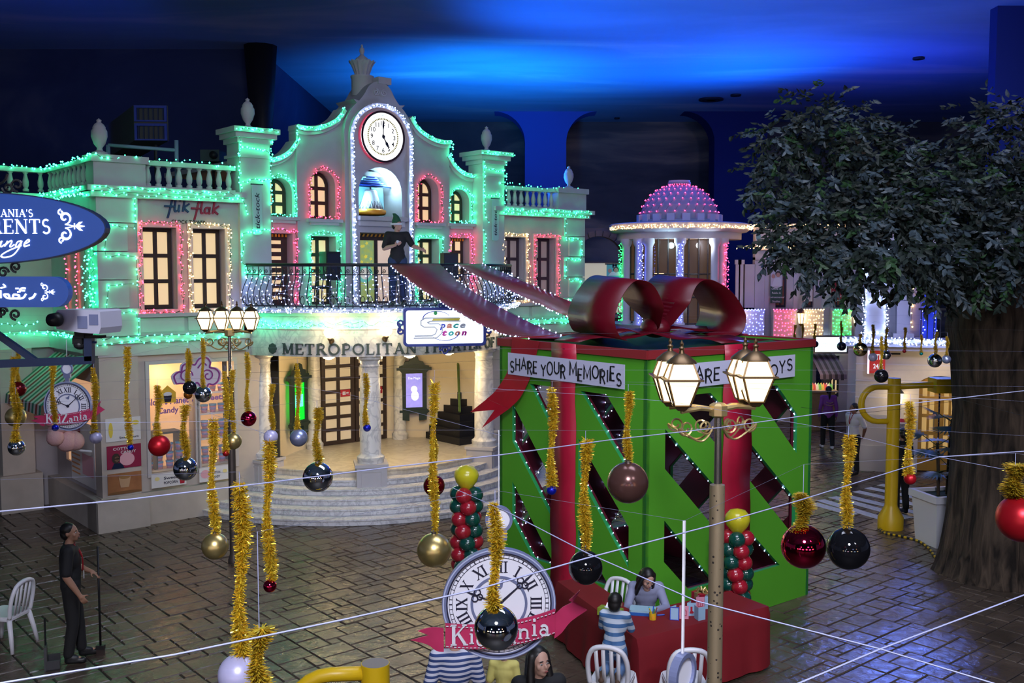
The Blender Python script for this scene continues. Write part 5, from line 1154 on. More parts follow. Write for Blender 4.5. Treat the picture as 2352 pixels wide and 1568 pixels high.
# wall lanterns
for i, (u, v) in enumerate(((1697, 725), (1840, 728), (1967, 727), (1506, 697), (1732, 0))):
    if v == 0: continue
    p = at_y(u, v, 31.2 if i != 3 else 29.3)
    t = thing('wall_lantern', ['small warm lantern at the rotunda end of the facade', 'small warm lantern between the red and warm window boxes', 'small warm lantern beside the green window box', 'warm lantern hanging before the rotunda glass above the bow'][i], 'lantern', p, 0, 'facade lanterns')
    k = 1.0 if i != 3 else 1.3
    MB().lathe([(.08 * k, -.20 * k), (.12 * k, .12 * k)], n=6).build('glass', M_LAMP, t)
    MB().lathe([(.14 * k, .12 * k), (.14 * k, .14 * k), (.04 * k, .24 * k), (0, .30 * k)], n=6).build('cap', M_BRONZE, t); MB().lathe([(0, -.30 * k), (.05 * k, -.24 * k), (.09 * k, -.20 * k)], n=6).build('finial', M_BRONZE, t)
    for q in range(6): MB().tube([(.08 * k * math.cos(q * PI / 3), .08 * k * math.sin(q * PI / 3), -.2 * k), (.12 * k * math.cos(q * PI / 3), .12 * k * math.sin(q * PI / 3), .12 * k)], .008, 4).build('bar', M_BRONZE, t)
    MB().bb(-.02, .02, 0, .28 if i < 3 else .5, .2, .24).build('arm', M_BRONZE, t)
    light('wall_lantern_light', 'POINT', (p.x, p.y - .25, p.z), 5, (1, .7, .35), size=.08)
# lit shop sign, awning, stall
p0, p1 = at_y(1872, 808, 31.0), at_y(1945, 774, 31.0)
t = thing('shop_sign', 'bright white lit shop sign over the striped awning', 'sign', ((p0.x + p1.x) / 2, 31.0, p0.z)); w = (p1.x - p0.x) / 2; h = p1.z - p0.z
MB().bb(-w, w, 0, .25, 0, h).build('light_box', glow('white_sign_glow', (.75, .95, 1.0), 2.2), t); MB().plate(rect2(-w - .05, w + .05, -.05, h + .05), [rect2(-w, w, 0, h)], -.01, .25).build('frame', M_STEEL, t)
tt = MB(); put_text(tt, 'SUPERMARKET', -w * .8, h * .35, w * 1.6, .12, lambda a, b, d: (a, -.004, b)); tt.build('letters', mat('pale_sign_ink', (.5, .75, .85), .5, emit=(.5, .8, .9), es=1.2), t)
p = at_y(1890, 812, 31.0); t = thing('awning', 'dark striped awning over the lit stall', 'awning', p)
for k in range(9):
    x0 = -.35 + k * .09; A = [(x0 + (.0), .4, 0), (x0 + .02, -.2, -.25), (x0 + .06, -.7, -.58), (x0 + .06, -.72, -.72 - .03 * (k % 2))]; B = [(a + .09, b, c) for a, b, c in A]
    MB().ribbon(A, B, thick=.01).build('stripe', mat('awning_dark', (.02, .015, .03), .7) if k % 2 else mat('awning_mauve', (.10, .08, .13), .7), t)
p = at_z(1884, 985); t = thing('market_stall', 'small wooden stall crowded with lit colourful sweets', 'stall', (p.x, 29.8, 0))
MB().bb(-.35, .35, 0, .6, 0, 1.15).build('counter', mat('stall_wood', (.45, .25, .10), .6, var=.2), t); MB().bb(-.42, .42, -.05, .65, 1.15, 1.2).build('worktop', mat('stall_top', (.6, .4, .2), .5), t)
for k in range(16):
    c = [(.8, .5, .1), (.7, .1, .08), (.85, .75, .5), (.2, .5, .1)][k % 4]
    o = MB().lathe([(.034, 0), (.040, .05), (.03, .14), (.015, .18), (0, .2)], (p.x - .3 + .085 * (k % 8), 30.0 + .2 * (k // 8), 1.2), 8).build('sweet_jar', mat('sweet_%d' % (k % 4), c, .4, emit=c, es=.5), None, True)
    tag(o, ['amber', 'red', 'cream', 'green'][k % 4] + ' sweet jar on the lit market stall', 'jar', 'sweet jars on the stall')
light('stall_light', 'POINT', (p.x, 29.9, 2.0), 16, (1, .7, .4), size=.1)
p = at_z(1931, 957); t = thing('planter_box', 'blue planter box with clipped green hedge by the street wall', 'planter', (p.x, p.y, 0))
MB().plate([(-.22, 0), (.22, 0), (.27, .62), (-.27, .62)], (), -.2, .2).build('box', mat('planter_blue', (.01, .03, .16), .5), t)
hb = MB()
for k in range(220):
    q = Vector((rnd.uniform(-.26, .26), rnd.uniform(-.2, .2), .62 + rnd.uniform(0, .16))); d = Vector((rnd.uniform(-1, 1), rnd.uniform(-1, 1), rnd.uniform(0, 1))).normalized() * .06; e = d.orthogonal().normalized() * .02
    hb.add([q - e, q + d, q + e], [(0, 1, 2)])
hb.build('foliage', mat('hedge_green', (.06, .12, .03), .7), t, kind='stuff')
# arcade between theater and rotunda
AR = thing('arcade_building', 'brown arcade with a pale room between theater and rotunda', 'building', (3.1, 36, 0))
MB().plate([(-1.3, 0), (1.4, 0), (1.4, 6.3), (-1.3, 6.3)], [rect2(-.75, .95, 3.25, 5.05), arch2(-.85, .85, 5.1, 6.0)], 0, .3).build('wall', mat('arcade_brown', (.16, .11, .085), .7), AR)
for k in range(13):
    a = PI * k / 12; MB().box((1.0 * math.cos(a), -.05, 5.1 + 1.0 * math.sin(a)), (.22, .18, .20), R=Matrix.Rotation(-(a - PI / 2), 3, 'Y')).build('voussoir', mat('brick_brown', (.24, .15, .10), .7, var=.2), AR)
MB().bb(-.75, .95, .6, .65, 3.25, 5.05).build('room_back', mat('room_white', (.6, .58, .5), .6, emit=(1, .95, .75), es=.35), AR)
MB().bb(-.9, 1.1, -.3, 0, 3.1, 3.2).build('gallery_floor', M_BASE, AR)
for k in range(9): MB().bb(-.85 + k * .22, -.83 + k * .22, -.28, -.26, 3.2, 3.7).build('rail_post', M_IRON, AR)
MB().bb(-.9, 1.0, -.29, -.25, 3.68, 3.72).build('handrail', M_IRON, AR)

# corner building with the yellow doors
CBP = dg(-15); CBo = (8.25, 23.9)
CB = thing('corner_building', 'pale corner building with arched yellow doors and a lit balcony', 'building', (*CBo, 0), CBP)
def cbp(u, v, y=0.): q = on_plane(u, v, CBo, CBP, y); return q
dx0, dx1 = cbp(2108, 1000).x, cbp(2208, 1000).x; dz1 = cbp(2150, 868).z
MB().plate(rect2(0, 5, 0, 3.0), [[(dx0, .0), (dx1, .0), (dx1, dz1 - .15)] + [((dx0 + dx1) / 2 + (dx1 - dx0) / 2 * math.cos(a), dz1 - .15 + .2 * math.sin(a)) for a in [PI * i / 10 for i in range(1, 10)]] + [(dx0, dz1 - .15)]], 0, .35).bb(0, .3, .35, 3, 0, 3.0).build('lower_wall', mat('corner_wall', (.62, .57, .52), .7, var=.06), CB)
MB().bb(-.12, .75, -.12, .35, 0, .62).bb(-.06, .70, -.07, .35, .62, 1.3).bb(-.09, .72, -.09, .35, 1.28, 1.36).build('corner_plinth', mat('corner_stone', (.55, .52, .48), .7), CB)
for z in (1.75, 2.15, 2.55): MB().bb(-.01, 5, -.02, 0, z, z + .03).build('wall_groove', M_LILAC, CB)
MB().bb(-.3, 5, -.55, .35, 3.02, 3.12).bb(-.2, 5, -.42, .35, 2.92, 3.02).bb(-.38, 5, -.62, .35, 3.12, 3.2).build('balcony_slab', M_LILAC, CB)
MB().plate(rect2(0, 5, 3.2, 5.6), [rect2(1.6, 2.3, 3.2, 4.6)], .5, .8).build('upper_wall', M_LILAC, CB)
MB().bb(.15, .62, -.2, .3, 3.2, 5.4).build('lit_pier', M_LILAC, CB); MB().bb(.9, 1.2, .1, .5, 3.2, 5.4).bb(.82, 1.28, .02, .55, 3.2, 3.3).bb(.82, 1.28, .02, .55, 4.1, 4.2).build('pilaster', M_LILAC, CB)
MB().bb(1.45, 1.75, -.1, .4, 3.2, 4.6).build('blue_screen', mat('blue_screen_panel', (.02, .05, .5), .5, emit=(.02, .05, .7), es=.35), CB)
for k in range(12): MB().bb(1.35 + k * .14, 1.37 + k * .14, -.5, -.48, 3.2, 3.9).build('rail_post', M_IRON, CB)
MB().bb(1.3, 3.2, -.51, -.47, 3.88, 3.93).build('handrail', M_IRON, CB)
M_GOLDDOOR = mat('golden_door', (.55, .30, .04), .45)
n = 3; wd = (dx1 - dx0) / 2
for k in range(2):
    a, b = dx0 + k * wd + .02, dx0 + (k + 1) * wd - .02
    hs = [rect2(a + .08 + i * (b - a - .12) / 2, a + .08 + (i + 1) * (b - a - .12) / 2 - .05, .55 + j * .42, .55 + j * .42 + .34) for i in range(2) for j in range(4)]
    f = MB().plate(rect2(a, b, .03, dz1 - .02), hs, .15, .22).build('door', M_GOLDDOOR, CB)
    for h in hs: MB().plate(h, (), .18, .19).build('pane', mat('golden_pane', (.4, .3, .12), .2, emit=(1, .62, .2), es=.38), f)
    MB().tube([(b - .1 if k == 0 else a + .1, .10, 1.0), (b - .1 if k == 0 else a + .1, .10, 1.35)], .018, 6).build('handle', M_BRASS, f)
light_string('dense white fairy lights along the corner balcony edge', 'white', [[(-.35, -.66, 3.12), (5, -.66, 3.12)], [(-.35, -.66, 3.2), (5, -.66, 3.2)]], (*CBo, 0), CBP, .05, .045, br=.015, double=2, group='fairy lights on the corner building')
light_string('dense white fairy lights framing the balcony pier under the tree', 'white', [[(.13, -.24, 3.25), (.13, -.24, 5.3)], [(.64, -.24, 3.25), (.64, -.24, 5.3)], [(.13, -.24, 4.1), (.64, -.24, 4.1)], [(.13, -.24, 4.75), (.64, -.24, 4.75)], [(.13, -.24, 3.3), (.64, -.24, 3.3)]], (*CBo, 0), CBP, .05, .05, br=.016, double=2, group='fairy lights on the corner building')
light_string('blue fairy lights on the balcony screen behind the tree', 'blue', [[(1.45, -.14, 3.3), (1.45, -.14, 4.5)], [(1.72, -.14, 3.3), (1.72, -.14, 4.5)]], (*CBo, 0), CBP, .08, .05, br=.014, group='fairy lights on the corner building')
light_string('scattered warm fairy lights on the balcony wall', 'warm', [[(1.3, .45, 3.4), (1.3, .45, 4.6)]], (*CBo, 0), CBP, .2, .08, br=.02, group='fairy lights on the corner building')
# red cash machine sign
p = cbp(2012, 856, -.35); t = thing('wall_sign', 'red projecting sign with white letters ATM 24 beside the corner wall', 'sign', th_world(0, 0) * 0 + Vector((0, 0, 0)))
pw = at_y(1996, 857, 23.6); t.location = pw; t.rotation_euler = (0, 0, dg(-10))
MB().bb(0, .36, 0, .06, 0, .60).build('panel', mat('atm_red', (.50, .03, .03), .4, emit=(.8, .05, .03), es=.25), t); MB().bb(-.03, 0, -.01, .07, -.01, .61).build('lit_edge', glow('sign_edge', (.8, .75, 1), 1.5), t)
tt = MB(); put_text(tt, 'ATM', .05, .33, .26, .13, lambda a, b, d: (a, -.004, b), bold=.02); put_text(tt, '24/7', .09, .12, .22, .11, lambda a, b, d: (a, -.004, b), bold=.02); tt.build('letters', mat('atm_white', (.85, .85, .85), .5, emit=(1, 1, 1), es=.5), t)
MB().bb(.3, .7, .02, .04, .45, .49).build('arm', M_IRON, t)
# wall lamp and notice by the yellow doors
p = cbp(2064, 905); w = Vector((CBo[0] + p.x * math.cos(CBP), CBo[1] + p.x * math.sin(CBP), p.z))
t = thing('wall_lamp', 'black coach lamp glowing beside the yellow doors', 'lamp', w, CBP)
MB().lathe([(.05, -.20), (.09, .04)], (0, -.16, 0), 6).build('glass', M_SCONCE, t); MB().lathe([(.11, .04), (.02, .16), (0, .2)], (0, -.16, 0), 6).build('cap', M_IRON, t); MB().lathe([(0, -.26), (.055, -.2)], (0, -.16, 0), 6).build('finial', M_IRON, t)
MB().tube([(0, 0, -.02), (0, -.06, .12), (0, -.14, .22), (0, -.16, .16)], .014, 6).bb(-.04, .04, -.02, 0, -.12, .1).build('bracket', M_IRON, t)
light('coach_lamp_light', 'POINT', (w.x - .1, w.y - .45, w.z), 8, (1, .75, .4), size=.08)
light('yellow_door_light', 'POINT', (w.x + .75, w.y - .75, 2.5), 8, (1, .75, .4), size=.08)
p = cbp(2071, 972); t = thing('wall_notice', 'small framed red and white notice beside the yellow doors', 'notice', Vector((CBo[0] + p.x * math.cos(CBP), CBo[1] + p.x * math.sin(CBP), p.z)), CBP)
MB().bb(-.13, .13, -.03, -.001, -.13, .13).build('board', M_WHITE, t); MB().bb(-.12, .12, -.034, -.031, .03, .12).build('red_field', mat('notice_crimson', (.4, .02, .06), .5), t); MB().bb(-.11, .11, -.034, -.031, -.11, .0).build('photo_field', mat('notice_photo', (.3, .3, .35), .5, col2=(.1, .1, .12), scale=20), t)
# ================================================================ LAMP POSTS
def lantern_parts(t, x, y, z, k=1.0, rz=0.):
    """four-sided coach lantern standing at (x, y, z): glass, frame, cap"""
    M = Matrix.Translation((x, y, z)) @ Matrix.Rotation(rz, 4, 'Z') @ Matrix.Scale(k, 4)
    q = lambda w, h: [(-w, -w, h), (w, -w, h), (w, w, h), (-w, w, h)]
    lv = [(.075, .05), (.150, .30), (.095, .46)]
    gl = MB(); v = [p for w, h in lv for p in q(w * .97, h)]
    gl.add(v, [(i + 4 * j, (i + 1) % 4 + 4 * j, (i + 1) % 4 + 4 * (j + 1), i + 4 * (j + 1)) for j in range(2) for i in range(4)]); gl.xf(M); g = gl.build('lantern_glass', M_LAMP, t)
    f = MB()
    for j in range(2):
        for i in range(4): f.tube([q(*lv[j])[i], q(*lv[j + 1])[i]], .011, 4)
    for i in range(4):
        for j in range(3): f.tube([q(*lv[j])[i], q(*lv[j])[(i + 1) % 4]], .010, 4)
    f.add(q(.185, .295) + q(.185, .312), [(3, 2, 1, 0), (4, 5, 6, 7)] + [(i, (i + 1) % 4, (i + 1) % 4 + 4, i + 4) for i in range(4)])
    f.lathe([(0, 0), (.05, 0), (.085, .03), (.105, .055)], n=4, a0=PI / 4, a1=PI / 4 + 2 * PI)
    f.xf(M); fr = f.build('lantern_frame', M_BRONZE, t)
    c = MB().lathe([(.15, .455), (.14, .475), (.07, .53), (.03, .55), (.02, .58), (.032, .60), (.012, .62), (.02, .645), (0, .68)], n=4 * 3); c.xf(M); c.build('lantern_cap', M_BRONZE, t, 40)
    return g
def lamp_post(label, base, H, k, rz, arms, thick, pm, lum):
    t = thing('lamp_post', label, 'street lamp', base, rz)
    MB().lathe([(thick * 1.5, 0), (thick * 1.5, .05), (thick * 1.15, .12), (thick, .16), (thick, H * .815), (thick * .98, H * .82), (thick * .62, H * .822), (thick * .46, H * .823)], n=18).build('pole', pm, t, 40)
    MB().lathe([(thick * .46, H * .82), (thick * .46, H)], n=14).build('upper_pole', M_STEEL, t, 40)
    MB().lathe([(thick * .6, H - .02), (.085, H), (.085, H + .09), (.05, H + .11), (0, H + .12)], n=8).build('head', M_BRASS, t)
    for i, a in enumerate(arms):
        c_, s_ = math.cos(a[0]), math.sin(a[0]); L = a[1]; f = lambda r, z: (r * c_, r * s_, H + z)
        mb = MB().tube([f(.03, .05), f(L * .5, .07), f(L, .05)], .022, 6)
        mb.build('arm', M_BRASS, t)
        sc = MB()
        sc.tube([f(r, z) for r, z in spiral(L * .33, -.10, .075, .02, PI, 1.5, 18)], .010, 4, cap=False); sc.tube([f(r, z) for r, z in spiral(L * .86, -.10, .075, .02, 0, -1.5, 18)], .010, 4, cap=False)
        sc.tube([f(r, z) for r, z in spline([(L * .33 - .075, -.10), (L * .30, -.2), (L * .55, -.22), (L * .86 + .075, -.10)], 5)], .010, 4, cap=False); sc.build('scroll', M_BRASS, t)
        g = lantern_parts(t, L * c_, L * s_, H + .06, k, PI / 4 * 0 - rz)
        w = Matrix.Translation(base) @ Matrix.Rotation(rz, 4, 'Z') @ Vector((L * c_, L * s_, H + .06 + .26 * k))
        light('lantern_light', 'POINT', w, lum, (1.0, .66, .32), size=.07)
    return t
def speckle():
    m = MATS['speckled_pole']; nt = m.node_tree; b = nt.nodes['Principled BSDF']
    tc = nt.nodes.new('ShaderNodeTexCoord'); vo = nt.nodes.new('ShaderNodeTexVoronoi'); vo.inputs['Scale'].default_value = 16
    lt = nt.nodes.new('ShaderNodeMath'); lt.operation = 'LESS_THAN'; lt.inputs[1].default_value = .17
    mx = nt.nodes.new('ShaderNodeMix'); mx.data_type = 'RGBA'; mx.inputs[6].default_value = (.36, .28, .17, 1); mx.inputs[7].default_value = (.05, .04, .035, 1)
    nt.links.new(tc.outputs['Object'], vo.inputs['Vector']); nt.links.new(vo.outputs['Distance'], lt.inputs[0]); nt.links.new(lt.outputs[0], mx.inputs[0]); nt.links.new(mx.outputs[2], b.inputs['Base Color'])
speckle()
pl = at_y(1650, 948, 8.9)
lamp_post('tall speckled lamp post with four lit lanterns before the gift box', (pl.x, pl.y, 0), pl.z - .02, .92, dg(8), [(dg(12), .38), (dg(192), .38), (dg(152), .44), (dg(38), .44)], .068, M_POLE, 16)
p2 = at_y(527, 770, 16.2)
lamp_post('dark lamp post with four lit lanterns before the candy shop', (p2.x, p2.y, 0), p2.z, .74, dg(0), [(dg(-6), .37), (dg(186), .37), (dg(12), .125), (dg(168), .125)], .062, mat('dark_pole', (.10, .08, .07), .4, .5), 16)

# ================================================================ WIRE NET OVERHEAD
WZ = 3.9
wires = [[(0, 1174), (300, 1146), (600, 1110), (900, 1072), (1152, 1044), (1400, 1010), (1650, 982), (1880, 950), (2352, 897)],
         [(-40, 1575), (400, 1503), (800, 1420), (1100, 1352), (1345, 1282), (1640, 1205), (1845, 1146), (2157, 1049), (2352, 1036)],
         [(1165, 1175), (1345, 1268), (1600, 1380), (2022, 1490), (2352, 1590)],
         [(1760, 1600), (2022, 1490), (2352, 1366)],
         [(1040, 1120), (1165, 1175)],
         [(570, 855), (700, 852), (900, 840), (1152, 825)],
         [(1130, 892), (1330, 905), (1540, 922), (1880, 980), (2157, 1049), (2330, 1082)],
         [(0, 972), (300, 970), (560, 966)], [(1840, 935), (1960, 950), (2080, 938), (2210, 918), (2352, 955)],
         [(560, 870), (800, 905), (1150, 1000)], [(420, 925), (620, 1000)]]
tones = ['bluish white wire strung level across the whole plaza', 'bluish white wire slanting up from the floor man to the palm', 'thin pale wire from the hanging clock down past the craft table', 'pale wire crossing the dark floor beside the tree', 'short thin wire between the yellow balloon and hanging clock', 'dark wire before the frieze of the theater',
         'thin pale wire passing the banner and the lamp post', 'faint thin wire before the candy shop', 'thin dark wire before the yellow doors', 'faint thin wire before the theater steps', 'faint short wire before the candy shop window', 'short thin wire beside the green window box']
for i, w in enumerate(wires):
    pts = [at_z(u, v, WZ) if v > 760 else at_y(u, v, 22) for u, v in w]
    o = MB().tube(pts, (.0030, .0026, .0020, .0022)[i] if i < 4 else .0011, 5).build('wire', M_STRING if i not in (5, 8) else M_IRON, None)
    tag(o, tones[i], 'wire', 'wires of the overhead net')

# ================================================================ TINSEL AND BAUBLES
M_TINSEL = mat('gold_tinsel', (1.0, .74, .06), .22, .55); M_TINSEL2 = mat('amber_tinsel', (1.0, .56, .03), .22, .55)
def tinsel_mesh(seed, L=1.0, R=.05, n=900):
    r = random.Random(seed); mb = MB(); ph = r.uniform(0, 6)
    cxy = lambda z: (.012 * math.sin(z * 7 + ph), .012 * math.cos(z * 5 + ph))
    mb.tube([(*cxy(i / 16), -i / 16) for i in range(17)], .012, 5)
    for k in range(n):
        z = r.uniform(0, 1); a = r.uniform(0, 2 * PI); el = r.uniform(-.9, .9); l = R * r.uniform(.6, 1.25) * (.85 + .25 * math.sin(z * 9 + ph))
        d = Vector((math.cos(a) * math.cos(el), math.sin(a) * math.cos(el), math.sin(el) * .5)); c = Vector((*cxy(z), -z)); e = d.cross(Vector((r.uniform(-1, 1), r.uniform(-1, 1), r.uniform(-1, 1)))).normalized() * r.uniform(.0016, .0032)
        p = c + d * l + Vector((0, 0, r.uniform(-.012, .012)))
        mb.add([c - e, c + e, p + e, p - e], [(0, 1, 2, 3)], 1 if r.random() < .25 else 0)
    return mb.mesh('tinsel', [M_TINSEL, M_TINSEL2])
TIN = [tinsel_mesh(s, n=3600) for s in range(4)]
BALL = {'chrome': mat('ball_chrome', (.82, .83, .86), .05, 1), 'goldm': mat('ball_gold_matte', (.72, .56, .22), .32, .9), 'goldc': mat('ball_gold', (.85, .66, .30), .08, 1), 'redm': mat('ball_red_matte', (.50, .01, .02), .35, .6), 'redc': mat('ball_red', (.80, .02, .09), .06, 1),
        'black': mat('ball_black', (.006, .006, .008), .03, 0, spec=.55), 'bronze': mat('ball_bronze', (.14, .065, .055), .22, .5), 'blue': mat('ball_blue', (.01, .02, .55), .3, .6), 'pearl': mat('ball_pearl', (.55, .53, .80), .35, .2), 'silverm': mat('ball_silver_matte', (.38, .43, .68), .32, .7), 'navy': mat('ball_navy', (.01, .015, .05), .05, .2, spec=.9),
        'teal': mat('ball_teal', (.0, .30, .30), .3, .5), 'orange': mat('ball_orange', (.60, .18, .02), .2, .8), 'dred': mat('ball_dark_red', (.16, .004, .008), .2, .6)}
ball_me = {}
def bauble(kind):
    if kind not in ball_me: mb = MB().sphere((0, 0, 0), 1, 32, 20); me = mb.mesh('ball', BALL[kind]); me.polygons.foreach_set('use_smooth', [True] * len(me.polygons)); ball_me[kind] = me
    return ball_me[kind]
cap_me = MB().lathe([(.16, .96), (.16, 1.10), (.10, 1.12), (.03, 1.13), (.03, 1.2)], n=10).mesh('cap', M_STEEL)
TXT = {'chrome': 'mirror silver', 'goldm': 'matte gold', 'goldc': 'shiny gold', 'redm': 'matte red', 'redc': 'shiny red', 'black': 'glossy black', 'bronze': 'brown bronze', 'blue': 'small blue', 'pearl': 'pearl lilac', 'silverm': 'matte silver blue', 'navy': 'glossy navy', 'teal': 'tiny teal', 'orange': 'small orange', 'dred': 'dark red'}
ORN = [  # ball u, v, diameter px, kind, tinsel u, top v, bottom v, width px, depth override, what it hangs before
 (38, 1027, 38, 'chrome', 36, 905, 1008, 24, 0, 'before the barrier posts'), (36, 957, 46, 'goldm', 30, 820, 936, 20, 0, 'before the barrier posts'), (42, 893, 36, 'dred', 40, 800, 876, 12, 14, 'under the projector beam'),
 (127, 982, 16, 'blue', 120, 838, 975, 16, 0, 'over the small hanging clock'), (220, 1005, 28, 'pearl', 215, 845, 992, 18, 0, 'beside the small hanging clock'), (300, 1027, 14, 'blue', 290, 798, 1021, 18, 0, 'before the shop posters'),
 (366, 1023, 50, 'redm', 361, 885, 1000, 20, 0, 'before the candy shop window'), (426, 1076, 55, 'chrome', 423, 930, 1050, 24, 0, 'before the candy shop window sill'), (436, 890, 32, 'black', 433, 800, 876, 15, 9, 'before the cloud shaped sign'), (432, 906, 20, 'orange', 430, 806, 897, 13, 0, 'before the cloud shaped sign'),
 (467, 905, 38, 'chrome', 465, 776, 887, 13, 10.5, 'before the cloud shaped sign'), (536, 1013, 38, 'goldm', 532, 850, 995, 15, 0, 'beside the dark lamp post'), (519, 1040, 16, 'redm', 517, 853, 1032, 18, 0, 'beside the dark lamp post'), (494, 1254, 62, 'goldm', 487, 965, 1224, 27, 0, 'before the shop plinth and steps'),
 (571, 961, 36, 'redc', 567, 808, 943, 15, 0, 'between the lamp post and the porch'), (622, 1003, 33, 'pearl', 623, 882, 988, 16, 0, 'before the green screen poster'), (686, 1005, 41, 'silverm', 683, 835, 985, 16, 0, 'before the porch beside the doors'), (730, 1095, 70, 'chrome', 728, 937, 1062, 24, 0, 'before the theater steps'),
 (843, 982, 18, 'blue', 840, 857, 974, 17, 0, 'before the front marble column'), (997, 1263, 80, 'goldm', 995, 880, 1225, 25, 0, 'beside the balloon column'), (997, 1115, 50, 'dred', 999, 1000, 1092, 14, 9, 'behind the long tinsel of a gold ball'), (620, 1345, 31, 'redc', 615, 1015, 1331, 33, 5.6, 'over the open plaza floor'),
 (548, 1548, 96, 'pearl', 550, 1110, 1500, 46, 0, 'low over the plaza floor'), (600, 1650, 100, 'goldm', 595, 1442, 1605, 60, 3.4, 'low beside the pearl lilac ball'), (1140, 1441, 104, 'chrome', 1137, 1155, 1388, 42, 0, 'over the big hanging clock'), (1442, 1108, 96, 'bronze', 1443, 900, 1060, 24, 6.4, 'before the gift box edge'),
 (1267, 1125, 23, 'blue', 1268, 890, 1113, 27, 0, 'before the gift box ribbon'), (1345, 1303, 80, 'black', 1345, 1010, 1265, 33, 0, 'before the gift box beside the hanging clock'), (1845, 1254, 103, 'redc', 1845, 1132, 1212, 50, 4.6, 'beside a black ball at the gift box'), (1948, 1259, 99, 'black', 1949, 1000, 1212, 31, 5.2, 'beside a shiny red ball over the floor'),
 (2090, 1099, 28, 'redm', 2091, 922, 1087, 26, 6.6, 'before the yellow doors'), (2345, 1190, 110, 'redm', 2332, 1066, 1142, 62, 4.4, 'before the tree trunk'),
 (1933, 795, 21, 'navy', 1933, 737, 786, 8, 0, 'before the green window box'), (1976, 802, 33, 'goldc', 1976, 767, 787, 11, 0, 'before the corner balcony'), (2005, 820, 20, 'pearl', 2006, 745, 811, 10, 0, 'before the red projecting sign'), (2035, 815, 22, 'chrome', 2036, 752, 805, 11, 0, 'above the red projecting sign'),
 (2024, 863, 32, 'black', 2026, 772, 848, 11, 0, 'below the red projecting sign'), (2077, 806, 9, 'redm', 2079, 752, 802, 9, 0, 'before the corner balcony edge'), (2116, 812, 8, 'teal', 2117, 768, 808, 8, 0, 'before the corner balcony edge'), (2147, 828, 32, 'chrome', 2150, 762, 813, 10, 0, 'beside a silver ball above the doors'), (2174, 825, 20, 'silverm', 2176, 772, 816, 10, 0, 'beside a mirror ball above the doors'),
 (1872, 790, 16, 'navy', 1872, 744, 782, 8, 20, 'behind the gift box rim'), (1844, 792, 12, 'redm', 1844, 744, 786, 7, 20, 'behind the gift box rim'), (1826, 792, 12, 'goldm', 1826, 746, 786, 8, 20, 'behind the gift box rim')]
HOOKS = [(at_y(1146, 1385, 5.6).x, 5.6, WZ), (at_y(157, 932, 13.0).x, 13.0, WZ), (at_y(1567, 1547, 3.55).x, 3.55, WZ)]
for i, (u, v, d, kind, tu, t0, t1, tw, D, where) in enumerate(ORN):
    if not D: D = at_z(tu, t0, WZ).y
    top = at_y(tu, t0, D); bot = at_y(tu, t1, D); c = at_y(u, v, D); r = d / 2 * c.y / F_PX
    t = thing('bauble_garland', '%s ball on gold tinsel %s' % (TXT[kind], where), 'ornament', c, 0, 'baubles on tinsel')
    o = bpy.data.objects.new('ball', bauble(kind)); COL.objects.link(o); o.parent = t; o.scale = (r, r, r)
    o = bpy.data.objects.new('cap', cap_me); COL.objects.link(o); o.parent = t; o.scale = (r, r, r)
    HOOKS.append((top.x, D, max(WZ, top.z + .05)))
    L = top.z - bot.z + .02; R = tw / 2 * D / F_PX / .052
    o = bpy.data.objects.new('tinsel', TIN[i % 4]); COL.objects.link(o); o.parent = t; o.location = (top.x - c.x, 0, top.z - c.z); o.scale = (R, R, L); o.rotation_euler = (0, math.atan2(top.x - bot.x, L), rnd.uniform(0, 6)) if 0 else (0, 0, 0)
    hook = max(WZ, top.z + .05) - c.z; MB().tube([(top.x - c.x, 0, top.z - c.z - .05), (top.x - c.x, 0, hook)], .0015, 4).build('thread', M_STRING, t); MB().tube([(0, 0, r * 1.1), (bot.x - c.x, 0, bot.z - c.z + .03)], .003, 4).build('loop', M_STRING, t)

for i, (a, b) in enumerate(((3, 4.75), (4.75, 5.9), (5.9, 6.9), (6.9, 8.3), (8.3, 10), (10, 12.6), (12.6, 15.5), (15.5, 18.5), (18.5, 23))):
    hs = sorted(h for h in HOOKS if a <= h[1] < b)
    if not hs: continue
    x0, x1 = -.56 * b, .56 * b
    o = MB().tube([(min(x0, hs[0][0] - .5), hs[0][1], WZ)] + hs + [(max(x1, hs[-1][0] + .5), hs[-1][1], WZ)], .0006, 4).build('wire', mat('dull_wire', (.16, .17, .26), .5))
    tag(o, 'very thin wire that carries hanging baubles, number %s from the gallery' % ['one', 'two', 'three', 'four', 'five', 'six', 'seven', 'eight', 'nine'][i], 'wire', 'wires of the overhead net')
